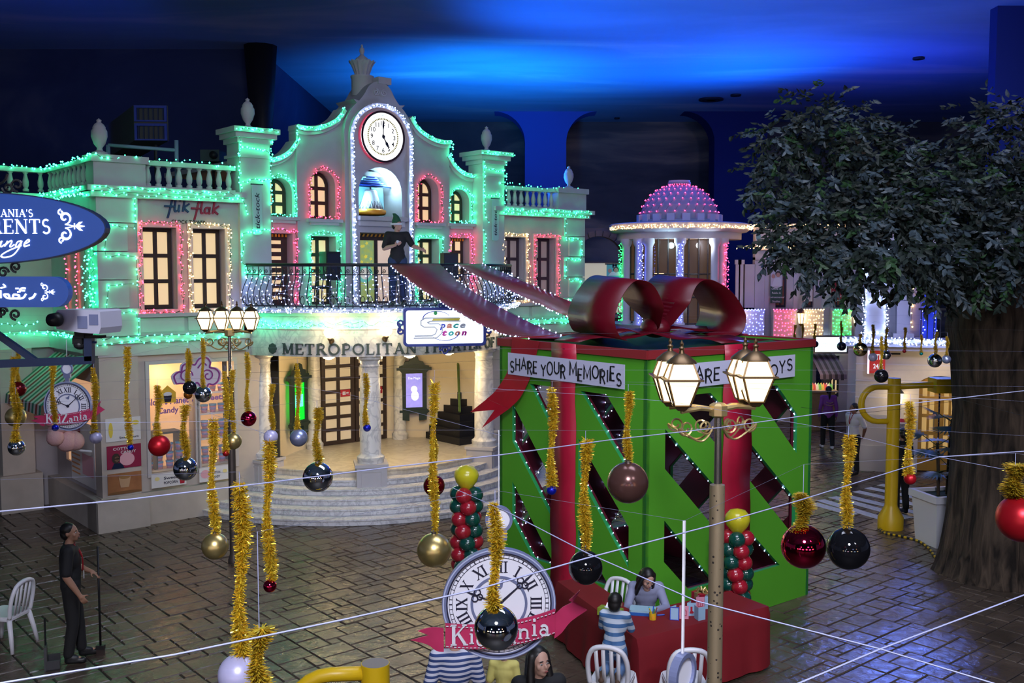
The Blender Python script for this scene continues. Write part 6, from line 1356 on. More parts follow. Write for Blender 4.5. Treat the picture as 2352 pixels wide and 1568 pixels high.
# ================================================================ HANGING CLOCK SIGNS
ROM = ['XII', 'I', 'II', 'III', 'IIII', 'V', 'VI', 'VII', 'VIII', 'IX', 'X', 'XI']
RS = {'I': (.42, [(.16, [(.21, 0), (.21, 1)])], [(.21, 0, .19), (.21, 1, .19)]), 'V': (.8, [(.16, [(.12, 1), (.40, 0)]), (.07, [(.40, 0), (.68, 1)])], [(.12, 1, .14), (.68, 1, .14)]), 'X': (.8, [(.16, [(.12, 1), (.68, 0)]), (.07, [(.12, 0), (.68, 1)])], [(.12, 1, .12), (.68, 1, .12), (.12, 0, .12), (.68, 0, .12)])}
def hanging_clock(label, ring_px, D, R, rz, zring=None, drop=True):
    c = at_y(*ring_px, D)
    t = thing('hanging_clock_sign', label, 'sign', c, rz, 'hanging clock signs')     # origin: centre of the dial
    F = lambda a, b, d: (a * R, d, b * R)
    def ringp(r0, r1, d0, d1, m, nm, n=56): return MB().plate(arc2(0, 0, r0, 0, 2 * PI, n)[:-1], [arc2(0, 0, r1, 0, 2 * PI, n)[:-1]], d0, d1, F).build(nm, m, t)
    MB().plate(arc2(0, 0, .97, 0, 2 * PI, 56)[:-1], (), -.008, .012, F).build('dial', M_CLOCKWHITE, t)
    ringp(1.0, .90, -.020, .016, M_CLOCKGREY, 'rim'); ringp(.925, .905, -.024, -.019, M_INK, 'rim_line'); ringp(.985, .965, -.024, -.019, mat('rim_light', (.5, .55, .75), .3), 'rim_highlight')
    ringp(.50, .455, -.014, -.006, M_CLOCKGREY, 'inner_ring')
    tr = MB()
    for r in (.875, .82): tr.stroke(arc2(0, 0, r, 0, 2 * PI, 56), .008, F, -.011, -.0075)
    for k in range(60): a = k * PI / 30; tr.stroke([(.82 * math.cos(a), .82 * math.sin(a)), (.875 * math.cos(a), .875 * math.sin(a))], .009 if k % 5 else .02, F, -.011, -.0075)
    tr.build('minute_track', M_INK, t)
    for k in range(12):
        a = PI / 2 - k * PI / 6; s_ = ROM[k]; h = .19; w = sum(RS[ch][0] for ch in s_) * h; mb = MB(); x = -w / 2; rot = a - PI / 2
        f = lambda p, q, d: F(.655 * math.cos(a) + p * math.cos(rot) - q * math.sin(rot), .655 * math.sin(a) + p * math.sin(rot) + q * math.cos(rot), d)
        for ch in s_:
            wd, st, se = RS[ch]
            for ww, pts in st: mb.stroke([(x + p * h, (q - .5) * h) for p, q in pts], ww * h, f, -.012, -.0075)
            for sx, sy, hl in se: mb.stroke([(x + (sx - hl) * h, (sy - .5) * h), (x + (sx + hl) * h, (sy - .5) * h)], .06 * h, f, -.012, -.0075)
            x += wd * h
        mb.build('numeral', M_INK, t)
    for nm, a, L in (('hour_hand', dg(158), .62), ('minute_hand', dg(42), .80)):
        mb = MB(); f = lambda p, q, d: F(p * math.cos(a) - q * math.sin(a), p * math.sin(a) + q * math.cos(a), d)
        mb.stroke([(-.05, 0), (L * .55, 0), (L * .62, 0)], [.045, .02, .015], f, -.018, -.013)
        for q in (-.06, .06): mb.stroke([(L * .70 + .055 * math.cos(x), q + .055 * math.sin(x)) for x in [2 * PI * i / 12 for i in range(13)]], .018, f, -.018, -.013)
        mb.stroke([(L * .70 + .05 * math.cos(x) - .07, .05 * math.sin(x)) for x in [2 * PI * i / 12 for i in range(13)]], .016, f, -.018, -.013); mb.stroke([(L * .74, 0), (L * .82, 0), (L, 0)], [.02, .035, .004], f, -.018, -.013)
        mb.build(nm, M_INK, t)
    MB().plate(arc2(0, 0, .06, 0, 2 * PI, 16)[:-1], (), -.022, -.012, F).build('hub', M_INK, t)
    em = MB().plate([(-.10, .33), (.02, .26), (.06, .30), (.08, .44), (-.02, .36)], (), -.012, -.0075, F); em.build('sail_emblem', M_CLOCKGREY, t)
    # stem and ring
    MB().plate(rect2(-.08, .08, .97, 1.20), (), -.015, .012, F).plate(rect2(-.14, .14, 1.14, 1.30), (), -.02, .016, F).build('stem', M_CLOCKGREY, t)
    MB().plate(arc2(0, 1.50, .24, 0, 2 * PI, 32)[:-1], [arc2(0, 1.50, .19, 0, 2 * PI, 32)[:-1]], -.018, .014, F).build('ring', M_CLOCKGREY, t)
    MB().plate(arc2(0, 1.50, .19, 0, 2 * PI, 32)[:-1], (), -.006, .004, F).build('ring_disc', M_CLOCKWHITE, t)
    # ribbon
    def band(P, Q, d, nm, m=M_PINK):
        A = [F(a, b, d_) for (a, b), d_ in zip(P, d)]; B = [F(a, b, d_) for (a, b), d_ in zip(Q, d)]
        o = MB().ribbon(A, B, thick=.006).build(nm, m, t, 40); return o
    n = 14; up = lambda s: -.23 - .10 * math.cos(s * PI * .55) * .0 + .13 * s * abs(s) * .35 + .05 * s
    S = [-1 + 2 * i / n for i in range(n + 1)]
    P = [(.96 * s + .02, -.18 + .11 * s - .10 * (1 - s * s)) for s in S]; Q = [(.96 * s + .02, -.62 + .11 * s - .10 * (1 - s * s)) for s in S]
    rb = band(P, Q, [-.045 - .02 * (1 - s * s) for s in S], 'ribbon')
    st = MB()
    for C_, off in ((P, -.04), (Q, .04)):
        for i in range(n):
            for q in (.1, .6):
                x0, z0 = [C_[i][j] + (C_[i + 1][j] - C_[i][j]) * q for j in (0, 1)]; x1, z1 = [C_[i][j] + (C_[i + 1][j] - C_[i][j]) * (q + .3) for j in (0, 1)]; s = S[i]
                st.stroke([(x0, z0 + off), (x1, z1 + off)], .012, F, -.060 - .02 * (1 - s * s), -.056 - .02 * (1 - s * s))
    st.build('stitching', M_WHITE, rb, kind='stuff')
    for sx in (-1, 1):
        T0 = [(sx * .97, -.30 + .10 * sx), (sx * 1.12, -.22 + .16 * sx), (sx * 1.30, -.18 + .22 * sx), (sx * 1.42, -.10 + .34 * sx)]; T1 = [(sx * .97, -.72 + .10 * sx), (sx * 1.10, -.66 + .14 * sx), (sx * 1.26, -.50 + .18 * sx), (sx * 1.55, -.36 + .24 * sx)]
        T0 = spline(T0, 3); T1 = spline(T1, 3)
        if sx < 0: T0, T1 = T1, T0
        mid = ((T0[-1][0] + T1[-1][0]) / 2 - sx * .26, (T0[-1][1] + T1[-1][1]) / 2)
        out = T0 + [mid] + T1[::-1]
        MB().plate(out if sx > 0 else out, (), -.03, -.022, F).build('ribbon_tail', M_PINK, t)
    tx = MB(); name = 'KidZania'; szs = [1.15, .9, .9, 1.25, .85, .9, 1.0, .95]
    W = sum((SERIF[ch_][0] + .05) * s for ch_, s in zip(name, szs)) * .30; x = -W / 2 + .02
    for ch_, s in zip(name, szs):
        k = .30 * s; sh = x / .98; base = -.54 + .11 * sh - .10 * (1 - sh * sh) + (.04 if ch_ in 'ni' else 0); wd, stt, se = SERIF[ch_]; d0 = -.062 - .02 * (1 - sh * sh)
        f = lambda a, b, d: F(x + a * k, base + b * k, d)
        for ww, pts in stt: tx.stroke(pts, ww, f, d0, d0 + .01)
        for sx, sy, hl in se: tx.stroke([(sx - hl, sy), (sx + hl, sy)], .056, f, d0, d0 + .01)
        x += (wd + .05) * k
    tx.build('letters', M_WHITE, t)
    MB().tube([(0, 0, 1.70 * R), (0, 0, max(WZ - c.z, 1.72 * R))], .004, 5).build('cord', M_WHITE, t)
    return t
hanging_clock('large round clock sign with pink name ribbon behind the mirror ball', (1146, 1385), 5.6, .325, dg(3))
hanging_clock('small distant clock sign with pink name ribbon by the striped awning', (157, 932), 13.0, .325, dg(-4))
pr = at_y(1567, 1547, 3.55); R3 = .325
hc = hanging_clock('clock sign turned aside on a white cord above the white chairs', (1567, 1547), 3.55, R3, dg(52)); hc.location.z -= 1.5 * R3
for ch in hc.children:
    if ch.name.startswith('cord'): ch.scale.z = 1.0; ch.location.z = 0; me = ch.data; zt = max(v.co.z for v in me.vertices)
    if ch.name.startswith('cord'):
        for v_ in me.vertices:
            v_.co.x *= 1.6; v_.co.y *= 1.6
            if abs(v_.co.z - zt) < 1e-4: v_.co.z = WZ - hc.location.z

# ================================================================ TREE
tb = Vector((7.75, 15.6, 0))
tree = thing('fig_tree', 'large artificial fig tree with thick dark trunk and grey green leaves', 'tree', tb)
M_BARK = mat('bark', (.055, .038, .027), .85, spec=.25)
def bark():
    nt = M_BARK.node_tree; b = nt.nodes['Principled BSDF']; tc = nt.nodes.new('ShaderNodeTexCoord'); mp = nt.nodes.new('ShaderNodeMapping'); mp.inputs['Scale'].default_value = (1, 1, .16)
    nz = nt.nodes.new('ShaderNodeTexNoise'); nz.inputs['Scale'].default_value = 9; nz.inputs['Detail'].default_value = 7; nz.inputs['Distortion'].default_value = .7
    rp = nt.nodes.new('ShaderNodeValToRGB'); rp.color_ramp.elements[0].position = .35; rp.color_ramp.elements[0].color = (.012, .009, .007, 1); rp.color_ramp.elements[1].position = .68; rp.color_ramp.elements[1].color = (.085, .060, .042, 1)
    bp = nt.nodes.new('ShaderNodeBump'); bp.inputs['Strength'].default_value = 1.0; bp.inputs['Distance'].default_value = .06
    L = nt.links.new; L(tc.outputs['Object'], mp.inputs[0]); L(mp.outputs[0], nz.inputs['Vector']); L(nz.outputs['Fac'], rp.inputs[0]); L(rp.outputs[0], b.inputs['Base Color']); L(nz.outputs['Fac'], bp.inputs['Height']); L(bp.outputs[0], b.inputs['Normal'])
bark()
mb = MB(); rings = []; NR = 28
levels = [(0, .96), (.12, .92), (.4, .88), (1.0, .84), (1.8, .80), (2.6, .76), (3.3, .78), (3.9, .86), (4.5, .80)]
vs = []
for z, r in levels:
    for k in range(NR):
        a = 2 * PI * k / NR; rr = r * (1 + .05 * math.sin(5 * a + z * .6) + .035 * math.sin(9 * a - z) + (.05 * max(0, math.sin(4 * a + 1)) if z < .3 else 0)); vs.append((rr * math.cos(a) + .05 * math.sin(z), rr * math.sin(a), z))
fs = [(j * NR + k, j * NR + (k + 1) % NR, (j + 1) * NR + (k + 1) % NR, (j + 1) * NR + k) for j in range(len(levels) - 1) for k in range(NR)]
mb.add(vs, fs)
mb.build('trunk', M_BARK, tree, True)
def br(pts, r0, r1): P = spline(pts, 5); n = len(P); return MB().tube(P, [r0 + (r1 - r0) * i / (n - 1) for i in range(n)], 8).build('branch', M_BARK, tree, True)
br([(-.3, -.2, 4.0), (-.9, -.5, 4.55), (-1.7, -.7, 4.75), (-2.6, -.6, 5.0), (-3.3, -.4, 5.5)], .30, .07)
br([(-.2, -.2, 4.2), (-.6, -.5, 5.0), (-1.4, -.4, 5.6), (-2.2, -.3, 6.2), (-2.6, -.3, 6.9)], .26, .05)
br([(.1, 0, 4.3), (.0, -.3, 5.2), (-.1, -.4, 6.0), (.2, -.3, 6.8)], .34, .06)
br([(.3, -.2, 4.2), (.9, -.6, 5.0), (1.4, -.8, 5.6)], .28, .06)
br([(-1.5, -.7, 4.7), (-2.0, -1.2, 4.6), (-2.5, -1.3, 4.3)], .10, .03)
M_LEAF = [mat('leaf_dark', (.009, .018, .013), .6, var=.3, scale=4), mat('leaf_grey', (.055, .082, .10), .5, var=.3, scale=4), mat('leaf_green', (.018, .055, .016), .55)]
def leaf_geo(mb, p, d, n_, L, mi):
    d = d.normalized(); s_ = d.cross(n_).normalized(); n2 = s_.cross(d).normalized(); w = L * .24
    a = p; b = p + d * L * .35 + s_ * w - n2 * .012; c = p + d * L * .35 - s_ * w - n2 * .012; e = p + d * L; m = p + d * L * .4 + n2 * .010; b2 = p + d * L * .7 + s_ * w * .7 - n2 * .014; c2 = p + d * L * .7 - s_ * w * .7 - n2 * .014; m2 = p + d * L * .7 + n2 * .004
    mb.add([a, b, b2, e, c2, c, m, m2], [(0, 6, 1), (1, 6, 7, 2), (2, 7, 3), (0, 5, 6), (5, 4, 7, 6), (4, 3, 7)], mi)
# leaf masses placed where the photograph shows the crown: (u, v, radius px, depth)
CL = [(1800, 340, 70, 15.2), (1770, 420, 60, 15.0), (1880, 300, 75, 15.4), (1960, 300, 70, 15.6), (1900, 400, 95, 15.0), (2010, 390, 80, 15.4), (1815, 505, 70, 14.6), (1790, 560, 48, 14.4), (1860, 585, 50, 14.0), (1900, 520, 100, 14.6), (1960, 585, 80, 13.9), (2000, 500, 100, 14.4), (2070, 400, 80, 15.0), (2050, 575, 85, 13.7), (2100, 500, 95, 14.2),
      (2130, 610, 65, 13.6), (2150, 400, 80, 14.8), (2180, 480, 90, 14.3), (2230, 560, 80, 13.9), (2170, 650, 40, 13.8), (2250, 420, 80, 14.6), (2270, 310, 75, 15.0), (2330, 350, 90, 14.8), (2340, 470, 90, 14.2), (2310, 570, 75, 13.8), (2352, 620, 60, 13.6), (1840, 270, 45, 15.4), (1980, 265, 35, 15.8), (2320, 275, 45, 15.2), (2080, 320, 40, 15.6), (1950, 650, 34, 13.8), (1770, 320, 40, 15.1), (2240, 640, 40, 13.8), (2420, 450, 120, 14.6)]
leaves = []
lr = random.Random(11)
for u, v, rp_, D in CL:
    c = at_y(u, v, D); R = rp_ * D / F_PX * 1.06; n = int(270 * (rp_ / 70) ** 2)
    for k in range(n // 5):
        a = Vector((lr.gauss(0, 1), lr.gauss(0, 1), lr.gauss(0, 1))).normalized() * R * (lr.uniform(.15, 1.0) ** .6 if lr.random() > .06 else lr.uniform(1.0, 1.3))
        tw = (a.normalized() + Vector((lr.uniform(-.5, .5), lr.uniform(-.8, .2), -.75))).normalized(); tone = lr.random()
        for q in range(7):
            p = c + a + tw * (q * .045); side = (tw.cross(Vector((lr.uniform(-1, 1), lr.uniform(-1, 1), 1)))).normalized() * (1 if q % 2 else -1)
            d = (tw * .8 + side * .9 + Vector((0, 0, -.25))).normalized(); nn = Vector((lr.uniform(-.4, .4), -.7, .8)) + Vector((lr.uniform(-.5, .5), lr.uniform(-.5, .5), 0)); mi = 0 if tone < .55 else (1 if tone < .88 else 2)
            leaves.append((p - tb, d, nn, lr.uniform(.10, .155), mi))
vis = sorted(range(len(leaves)), key=lambda i: leaves[i][0].y)
pick = set(vis[:300]); rest = MB(); lib = {}
for i, (p, d, nn, L, mi) in enumerate(leaves):
    if i in pick:
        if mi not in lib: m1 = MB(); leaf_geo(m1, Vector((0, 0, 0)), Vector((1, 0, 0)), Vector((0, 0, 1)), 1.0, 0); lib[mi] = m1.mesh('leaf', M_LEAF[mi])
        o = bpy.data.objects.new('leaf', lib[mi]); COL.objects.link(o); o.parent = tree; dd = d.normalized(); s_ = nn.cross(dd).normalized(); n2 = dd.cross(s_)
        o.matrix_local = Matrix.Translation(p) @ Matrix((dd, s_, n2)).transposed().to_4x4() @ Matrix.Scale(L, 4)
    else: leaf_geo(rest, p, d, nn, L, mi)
rest.build('foliage', M_LEAF, tree, kind='stuff')

# ---------------------------------------------------------------- planter with palm
pp = at_z(2178, 1258); t = thing('potted_palm', 'fan palm in a tall white square planter beside the tree', 'potted plant', (pp.x, pp.y + .3, 0), dg(12))
MB().add([(-.30, -.30, 0), (.30, -.30, 0), (.30, .30, 0), (-.30, .30, 0), (-.36, -.36, .82), (.36, -.36, .82), (.36, .36, .82), (-.36, .36, .82)], [(3, 2, 1, 0), (0, 1, 5, 4), (1, 2, 6, 5), (2, 3, 7, 6), (3, 0, 4, 7)]).plate(rect2(-.40, .40, -.40, .40), [rect2(-.33, .33, -.33, .33)], .80, .92, lambda a, b, d: (a, b, d)).build('planter', M_WHITE, t)
MB().bb(-.34, .34, -.34, .34, .8, .86).build('soil', mat('soil_moss', (.03, .05, .015), .9), t)
PALM = mat('palm_green', (.035, .075, .03), .5)
for x, y, h in ((-.08, 0, .95), (.12, .05, 1.35), (.05, -.12, .55)):
    MB().tube([(x, y, .84), (x * 1.2, y, .84 + h * .5), (x * 1.6, y, .84 + h)], .028, 6).build('stem', M_BARK, t)
    for k in range(5):
        a = k * 1.26 + h; o = Vector((x * 1.6 + .26 * math.cos(a), y + .26 * math.sin(a), .84 + h + .12 * math.sin(k * 2)))
        fr = MB().tube([(x * 1.6, y, .84 + h - .05), o], .008, 4); dirv = (o - Vector((x * 1.6, y, .80 + h))).normalized(); sd = dirv.cross(Vector((0, 0, 1))).normalized(); upv = sd.cross(dirv)
        for q in range(13):
            an = -1.5 + 3.0 * q / 12; dd = (dirv * math.cos(an) + sd * math.sin(an) - Vector((0, 0, .15))).normalized() * .36; ee = dd.cross(upv).normalized() * .024
            fr.add([o, o + dd * .5 + ee, o + dd, o + dd * .5 - ee], [(0, 1, 2, 3)])
        fr.build('frond', PALM, t)
# ---------------------------------------------------------------- yellow poles
def yellow_pole(label, base, H, r, rz, arm=True, top=.16):
    t = thing('yellow_pole', label, 'pole', base, rz)
    MB().lathe([(r * 2.0, 0), (r * 2.0, .22), (r * 1.05, .42), (r, .46), (r, H), (0, H)], n=24).build('post', M_YELLOW, t, 30)
    MB().lathe([(r * .96, H + .001), (0, H + .002)], n=24).build('top_disc', mat('pole_top', (.25, .22, .20), .6), t)
    z1, z0 = H - top, H - top - .64
    P = [(0, 0, z1), (-.30, 0, z1)] + [(-.30 - .30 * math.cos(a), 0, (z0 + z1) / 2 + (z1 - z0) / 2 * math.sin(a)) for a in [PI / 2 - PI * i / 12 for i in range(1, 12)]] + [(-.30, 0, z0), (0, 0, z0)]
    MB().tube(P, r * .5, 10).build('loop_handle', M_YELLOW, t, True)
    if arm:
        MB().tube([(0, 0, z1), (.95, 0, z1 + .05)], r * .5, 10).build('arm', M_YELLOW, t, True)
        MB().bb(.70, 1.15, -.20, .20, z1 - .10, z1 + .16).build('sign_box', M_YELLOW, t); MB().bb(1.15, 1.30, -.16, .16, z1 - .08, z1 + .14).build('end_box', mat('pole_cream', (.7, .5, .2), .5), t)
    return t
yb = at_z(2045, 1213); yt = at_y(2047, 868, yb.y)
yellow_pole('tall yellow post with a loop handle and box arm by the zebra crossing', (yb.x, yb.y, 0), yt.z, .115, dg(0))
y2 = at_y(862, 1522, 6.7); yellow_pole('yellow post with loop handle seen from above near the hanging clock', (y2.x, y2.y, 0), y2.z, .098, dg(5), False, .07)
# hazard cable cover on the floor
t = thing('cable_cover', 'black and yellow cable cover snaking from the yellow post to the tree', 'cable cover', at_z(2022, 1216))
pts = [at_z(u, v) for u, v in ((2022, 1216), (2035, 1226), (2070, 1233), (2110, 1244), (2135, 1262), (2150, 1282), (2185, 1301))]; pts = [Vector(p) for p in spline([tuple(p) for p in pts], 6)]
for k in range(len(pts) - 1):
    a, b = pts[k] - Vector(t.location), pts[k + 1] - Vector(t.location); MB().tube([a + Vector((0, 0, .014)), b + Vector((0, 0, .014))], .022, 6).build('segment', M_YELLOW if k % 2 else M_BLACK, t)
# ================================================================ CANDY SHOP
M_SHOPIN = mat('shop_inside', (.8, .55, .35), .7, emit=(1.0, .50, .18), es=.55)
t = bpy.data.objects.new('shop_interior', None); COL.objects.link(t); t.parent = TH; t['label'] = 'warm lit candy shop interior with shelves'
MB().bb(-5.4, -3.45, .75, .80, .6, 3.2).build('back_panel', M_SHOPIN, t)
MB().bb(-5.4, -3.45, .31, .80, .85, .92).build('floor_board', mat('shop_board', (.6, .4, .3), .5), t)
for z in (1.42, 1.92, 2.34): MB().bb(-4.30, -3.5, .33, .74, z, z + .03).build('shelf', M_WHITE, t)
MB().bb(-5.0, -4.5, .34, .70, 1.62, 1.66).bb(-5.0, -4.97, .36, .7, .92, 1.62).bb(-4.53, -4.5, .36, .7, .92, 1.62).build('counter', M_BLACK, t)
for x in (-4.8, -3.9): light('shop_lamp', 'POINT', th_world(x, .45, 2.8), 14, (1, .62, .32), size=.08)
for i, (x0, x1, z0, z1) in enumerate(SHOPW): MB().bb(x0, x1, .12, .13, z0, z1).build('glass', mat('shop_glass', (.9, .9, .9), .02, alpha=.10), t)
tub = None; k = 0
def tub_at(x, y, z, lab):
    global tub
    if tub is None:
        tub = thing('candy_tub', lab, 'tub', th_world(x, y, z), TH_PHI, 'tubs of candy floss')
        MB().lathe([(.055, 0), (.07, .13)], n=14).build('body', mat('tub_pink', (.75, .25, .35), .4), tub, True); MB().lathe([(.075, .13), (.075, .165), (0, .17)], n=14).build('lid', mat('tub_blue', (.10, .35, .65), .4), tub, 40); MB().lathe([(.0635, .05), (.067, .10)], n=14).build('label_band', mat('tub_violet', (.30, .25, .6), .4), tub, True)
        return
    c = copy_tree(tub); c.location = th_world(x, y, z); c['label'] = lab
for z in (.923, 1.097, 1.271):
    for q in range(4): tub_at(-5.12 + q * .2, .42, z, 'pink and blue candy tub stacked low behind the candy lettering window')
tub_at(-4.95, .45, 1.664, 'single pink and blue candy tub on the shop counter')
for z, nm in ((.923, 'bottom'), (1.098, 'second'), (1.453, 'third'), (1.627, 'fourth'), (1.953, 'fifth'), (2.373, 'top')):
    for q in range(4): tub_at(-4.16 + q * .18, .45, z, 'pink and blue candy tub in the %s shelf row beside the lamp post' % nm)
# cloud sign and lettering on the windows
pc = on_plane(450, 866, TH_C, TH_PHI, -.06); t = thing('cloud_sign', 'white cloud shaped sign with purple swirls over the candy windows', 'sign', th_world(pc.x, -.06, pc.z), TH_PHI)
cl = [(-.5, -.12), (-.56, .06), (-.44, .16), (-.38, .15), (-.34, .30), (-.18, .36), (-.05, .30), (.06, .44), (.24, .46), (.34, .34), (.32, .22), (.46, .18), (.56, .06), (.52, -.12), (.40, -.20), (.28, -.18), (.20, -.34), (.02, -.40), (-.14, -.32), (-.20, -.18), (-.36, -.12)]
cl = [(a * .9, b * .9) for a, b in spline(cl + [cl[0]], 3)[:-1]]
MB().plate(cl[::-1], (), -.05, -.02).build('board', mat('cloud_lilac', (.55, .50, .70), .5), t); MB().stroke([(a * .9, b * .9) for a, b in cl], .03, fx, -.056, -.05, closed=True).build('outline', mat('cloud_purple', (.22, .03, .25), .5), t)
for pts_, w_ in ((spiral(-.22, .04, .14, .03, 0, 1.3, 18), .025), (spiral(.22, .02, .13, .03, PI, -1.3, 18), .025), (spline([(-.1, -.2), (0, -.1), (.1, -.24)], 5), .03), (spline([(.02, .18), (.12, .28), (.2, .22)], 5), .025)): MB().stroke(pts_, w_, fx, -.058, -.052).build('swirl', MATS['cloud_purple'], t)
M_PURP = mat('window_purple', (.30, .14, .42), .5)
for words, u, v, w, h, lab in (("Glory's Planet", 333, 932, 100, 17, 'purple window lettering naming the candy planet shop'), ('Candy', 362, 950, 48, 15, 'purple window lettering reading Candy'), ('& Sweets', 440, 922, 76, 15, 'purple window lettering beside the cloud sign')):
    a = on_plane(u, v, TH_C, TH_PHI, .10); b = on_plane(u + w, v, TH_C, TH_PHI, .10); t = thing('window_lettering', lab, 'lettering', th_world(a.x, .10, a.z), TH_PHI)
    mb = MB(); put_text(mb, words, 0, 0, b.x - a.x, h * 19 / F_PX * .9, lambda p, q, d: (p, -.01, q), bold=.03); mb.build('letters', M_PURP, t)
a = on_plane(385, 925, TH_C, TH_PHI, .10); t = thing('popcorn_sticker', 'yellow popcorn bucket sticker on the candy window', 'sticker', th_world(a.x, .10, a.z), TH_PHI)
MB().plate([(-.16, 0), (.16, 0), (.16, .2), (0, .34), (-.16, .2)], (), -.012, -.006).build('field', mat('sticker_yellow', (.8, .5, .05), .5), t); MB().plate([(-.06, .02), (.06, .02), (.08, .14), (-.08, .14)], (), -.016, -.012).build('bucket', M_INK, t); MB().sphere((0, -.014, .17), .07, 10, 6, sc=(1.2, .05, .6)).build('popcorn', M_WHITE, t)
# posters
def poster(u0, v0, u1, v1, yl, lab, base, arts, name='poster'):
    a = on_plane(u0, v1, TH_C, TH_PHI, yl); b = on_plane(u1, v0, TH_C, TH_PHI, yl); w, h = b.x - a.x, b.z - a.z
    t = thing(name, lab, 'poster', th_world(a.x, yl, a.z), TH_PHI); MB().bb(0, w, -.01, 0, 0, h).build('sheet', base, t)
    for fn, m, nm in arts: mb = MB(); fn(mb, w, h); mb.build(nm, m, t)
P_W = mat('poster_white', (.74, .74, .76), .5); P_PINK = mat('poster_pink', (.75, .40, .48), .6)
T_ = lambda s, x, y, w_, h_: (lambda mb, w, h: put_text(mb, s, w * x, h * y, w * w_, h * h_, lambda p, q, d: (p, -.013, q), bold=.02))
E_ = lambda x, y, rx, ry: (lambda mb, w, h: mb.plate(A_(w * x, h * y, w * rx, h * ry, 0, 345, 23), (), -.016, -.011))
poster(243, 955, 322, 1016, -.06, 'white sweet corn poster with a yellow cob on the shop corner', P_W, [(E_(.14, .5, .06, .33), mat('corn_yellow', (.75, .6, .08), .5), 'corn_cob'), (T_('Sweet Corn', .38, .10, .55, .10), M_INK, 'words'), (E_(.85, .75, .10, .10), MATS['corn_yellow'], 'corn_cup')])
poster(246, 1017, 323, 1079, -.06, 'maroon cotton candy poster on the shop corner', mat('poster_maroon', (.28, .01, .06), .5), [(E_(.58, .38, .22, .28), P_PINK, 'candy_cloud'), (E_(.26, .45, .12, .22), M_BROWN, 'hair_shape'), (E_(.28, .42, .07, .13), mat('poster_skin', (.5, .27, .18), .5), 'face_shape'), (lambda mb, w, h: mb.plate([(w * .12, 0), (w * .5, 0), (w * .42, h * .24), (w * .2, h * .24)], (), -.014, -.011), M_NAVY, 'dress_shape'), (T_('COTTON', .18, .80, .6, .12), P_W, 'words'), (T_('CANDY', .4, .64, .45, .12), P_W, 'more_words')])
poster(248, 1080, 324, 1138, -.06, 'brown popcorn cup poster low on the shop corner', mat('poster_brown', (.42, .18, .07), .5, col2=(.30, .12, .05), scale=5), [(lambda mb, w, h: mb.plate([(w * .38, h * .3), (w * .62, h * .3), (w * .68, h * .8), (w * .32, h * .8)], (), -.014, -.011), mat('cup_tan', (.55, .35, .2), .5), 'cup_shape'), (E_(.5, .82, .17, .12), mat('popcorn_brown', (.35, .18, .06), .6), 'popcorn_heap'), (E_(.5, .06, .5, .07), mat('kernels', (.2, .09, .03), .6), 'kernel_heap')])
poster(348, 1080, 427, 1122, -.11, 'white popcorn poster under the wide candy window', P_W, [(T_('Sweet', .35, .55, .4, .2), M_INK, 'words'), (T_('POPCORN', .35, .2, .4, .2), M_INK, 'more_words'), (lambda mb, w, h: mb.plate([(w * .82, h * .1), (w * .94, h * .1), (w * .97, h * .6), (w * .79, h * .6)], (), -.014, -.011), MATS['notice_red'], 'bucket_shape'), (E_(.16, .65, .07, .14), mat('sketch_yellow', (.8, .7, .3), .5), 'doodle')])
poster(458, 1066, 530, 1108, -.11, 'white cotton candy poster under the narrow candy window', P_W, [(E_(.18, .55, .14, .3), P_PINK, 'candy_cloud'), (T_('COTTON', .4, .5, .25, .17), M_INK, 'words'), (T_('CANDY', .4, .2, .25, .17), M_INK, 'more_words'), (E_(.8, .6, .07, .14), MATS['sketch_yellow'], 'doodle')])
# side wall: menu boards, striped awning, candy floss
t = thing('menu_board', 'red and white menu board by the side counter of the candy shop', 'menu', th_world(-6.12, .9, .7), TH_PHI - PI / 2)
MB().bb(-.9, .5, -.03, -.01, 0, 1.2).build('board', P_W, t); MB().bb(-.85, -.3, -.035, -.031, .85, 1.15).build('red_field', MATS['notice_red'], t); MB().bb(-.2, .45, -.035, -.031, .2, .6).build('pink_art', P_PINK, t)
mm = MB()
for k in range(7): mm.bb(-.85, -.35, -.035, -.031, .15 + k * .09, .18 + k * .09)
mm.build('menu_lines', mat('menu_orange', (.7, .3, .1), .5), t)
t = thing('striped_awning', 'green red and cream striped awning over the side counter', 'awning', th_world(-6.12, 1.4, 3.1), TH_PHI)
cs = [mat('awn_green', (.04, .22, .14), .8), mat('awn_cream', (.60, .60, .55), .8), mat('awn_red', (.28, .05, .04), .8), MATS['awn_cream'] if 'awn_cream' in MATS else None]
cs[3] = MATS['awn_cream']
for k in range(22):
    y0 = -1.2 + k * .115; A = [(0, y0, .05), (-.55, y0, -.38), (-.98, y0, -.72)] + [(-1.0, y0, -.74 - .16)]; B = [(a, b + .115, c) for a, b, c in A]; MB().ribbon(A, B, thick=.006).build('stripe', cs[k % 4], t)
t = thing('candy_floss', 'big pale pink candy floss ornament beside the small hanging clock', 'ornament', th_world(-6.72, .12, 1.98), TH_PHI)
fl = MB()
for k in range(14): fl.sphere((rnd.uniform(-.2, .2), rnd.uniform(-.15, .15), rnd.uniform(-.28, .28)), rnd.uniform(.12, .2), 10, 7)
fl.build('floss', mat('floss_pink', (.62, .36, .36), .9, bump=.5, bscale=30), t, True); MB().tube([(0, 0, -.4), (.44, 0, -.5)], .02, 6).build('holder', M_WHITE, t)
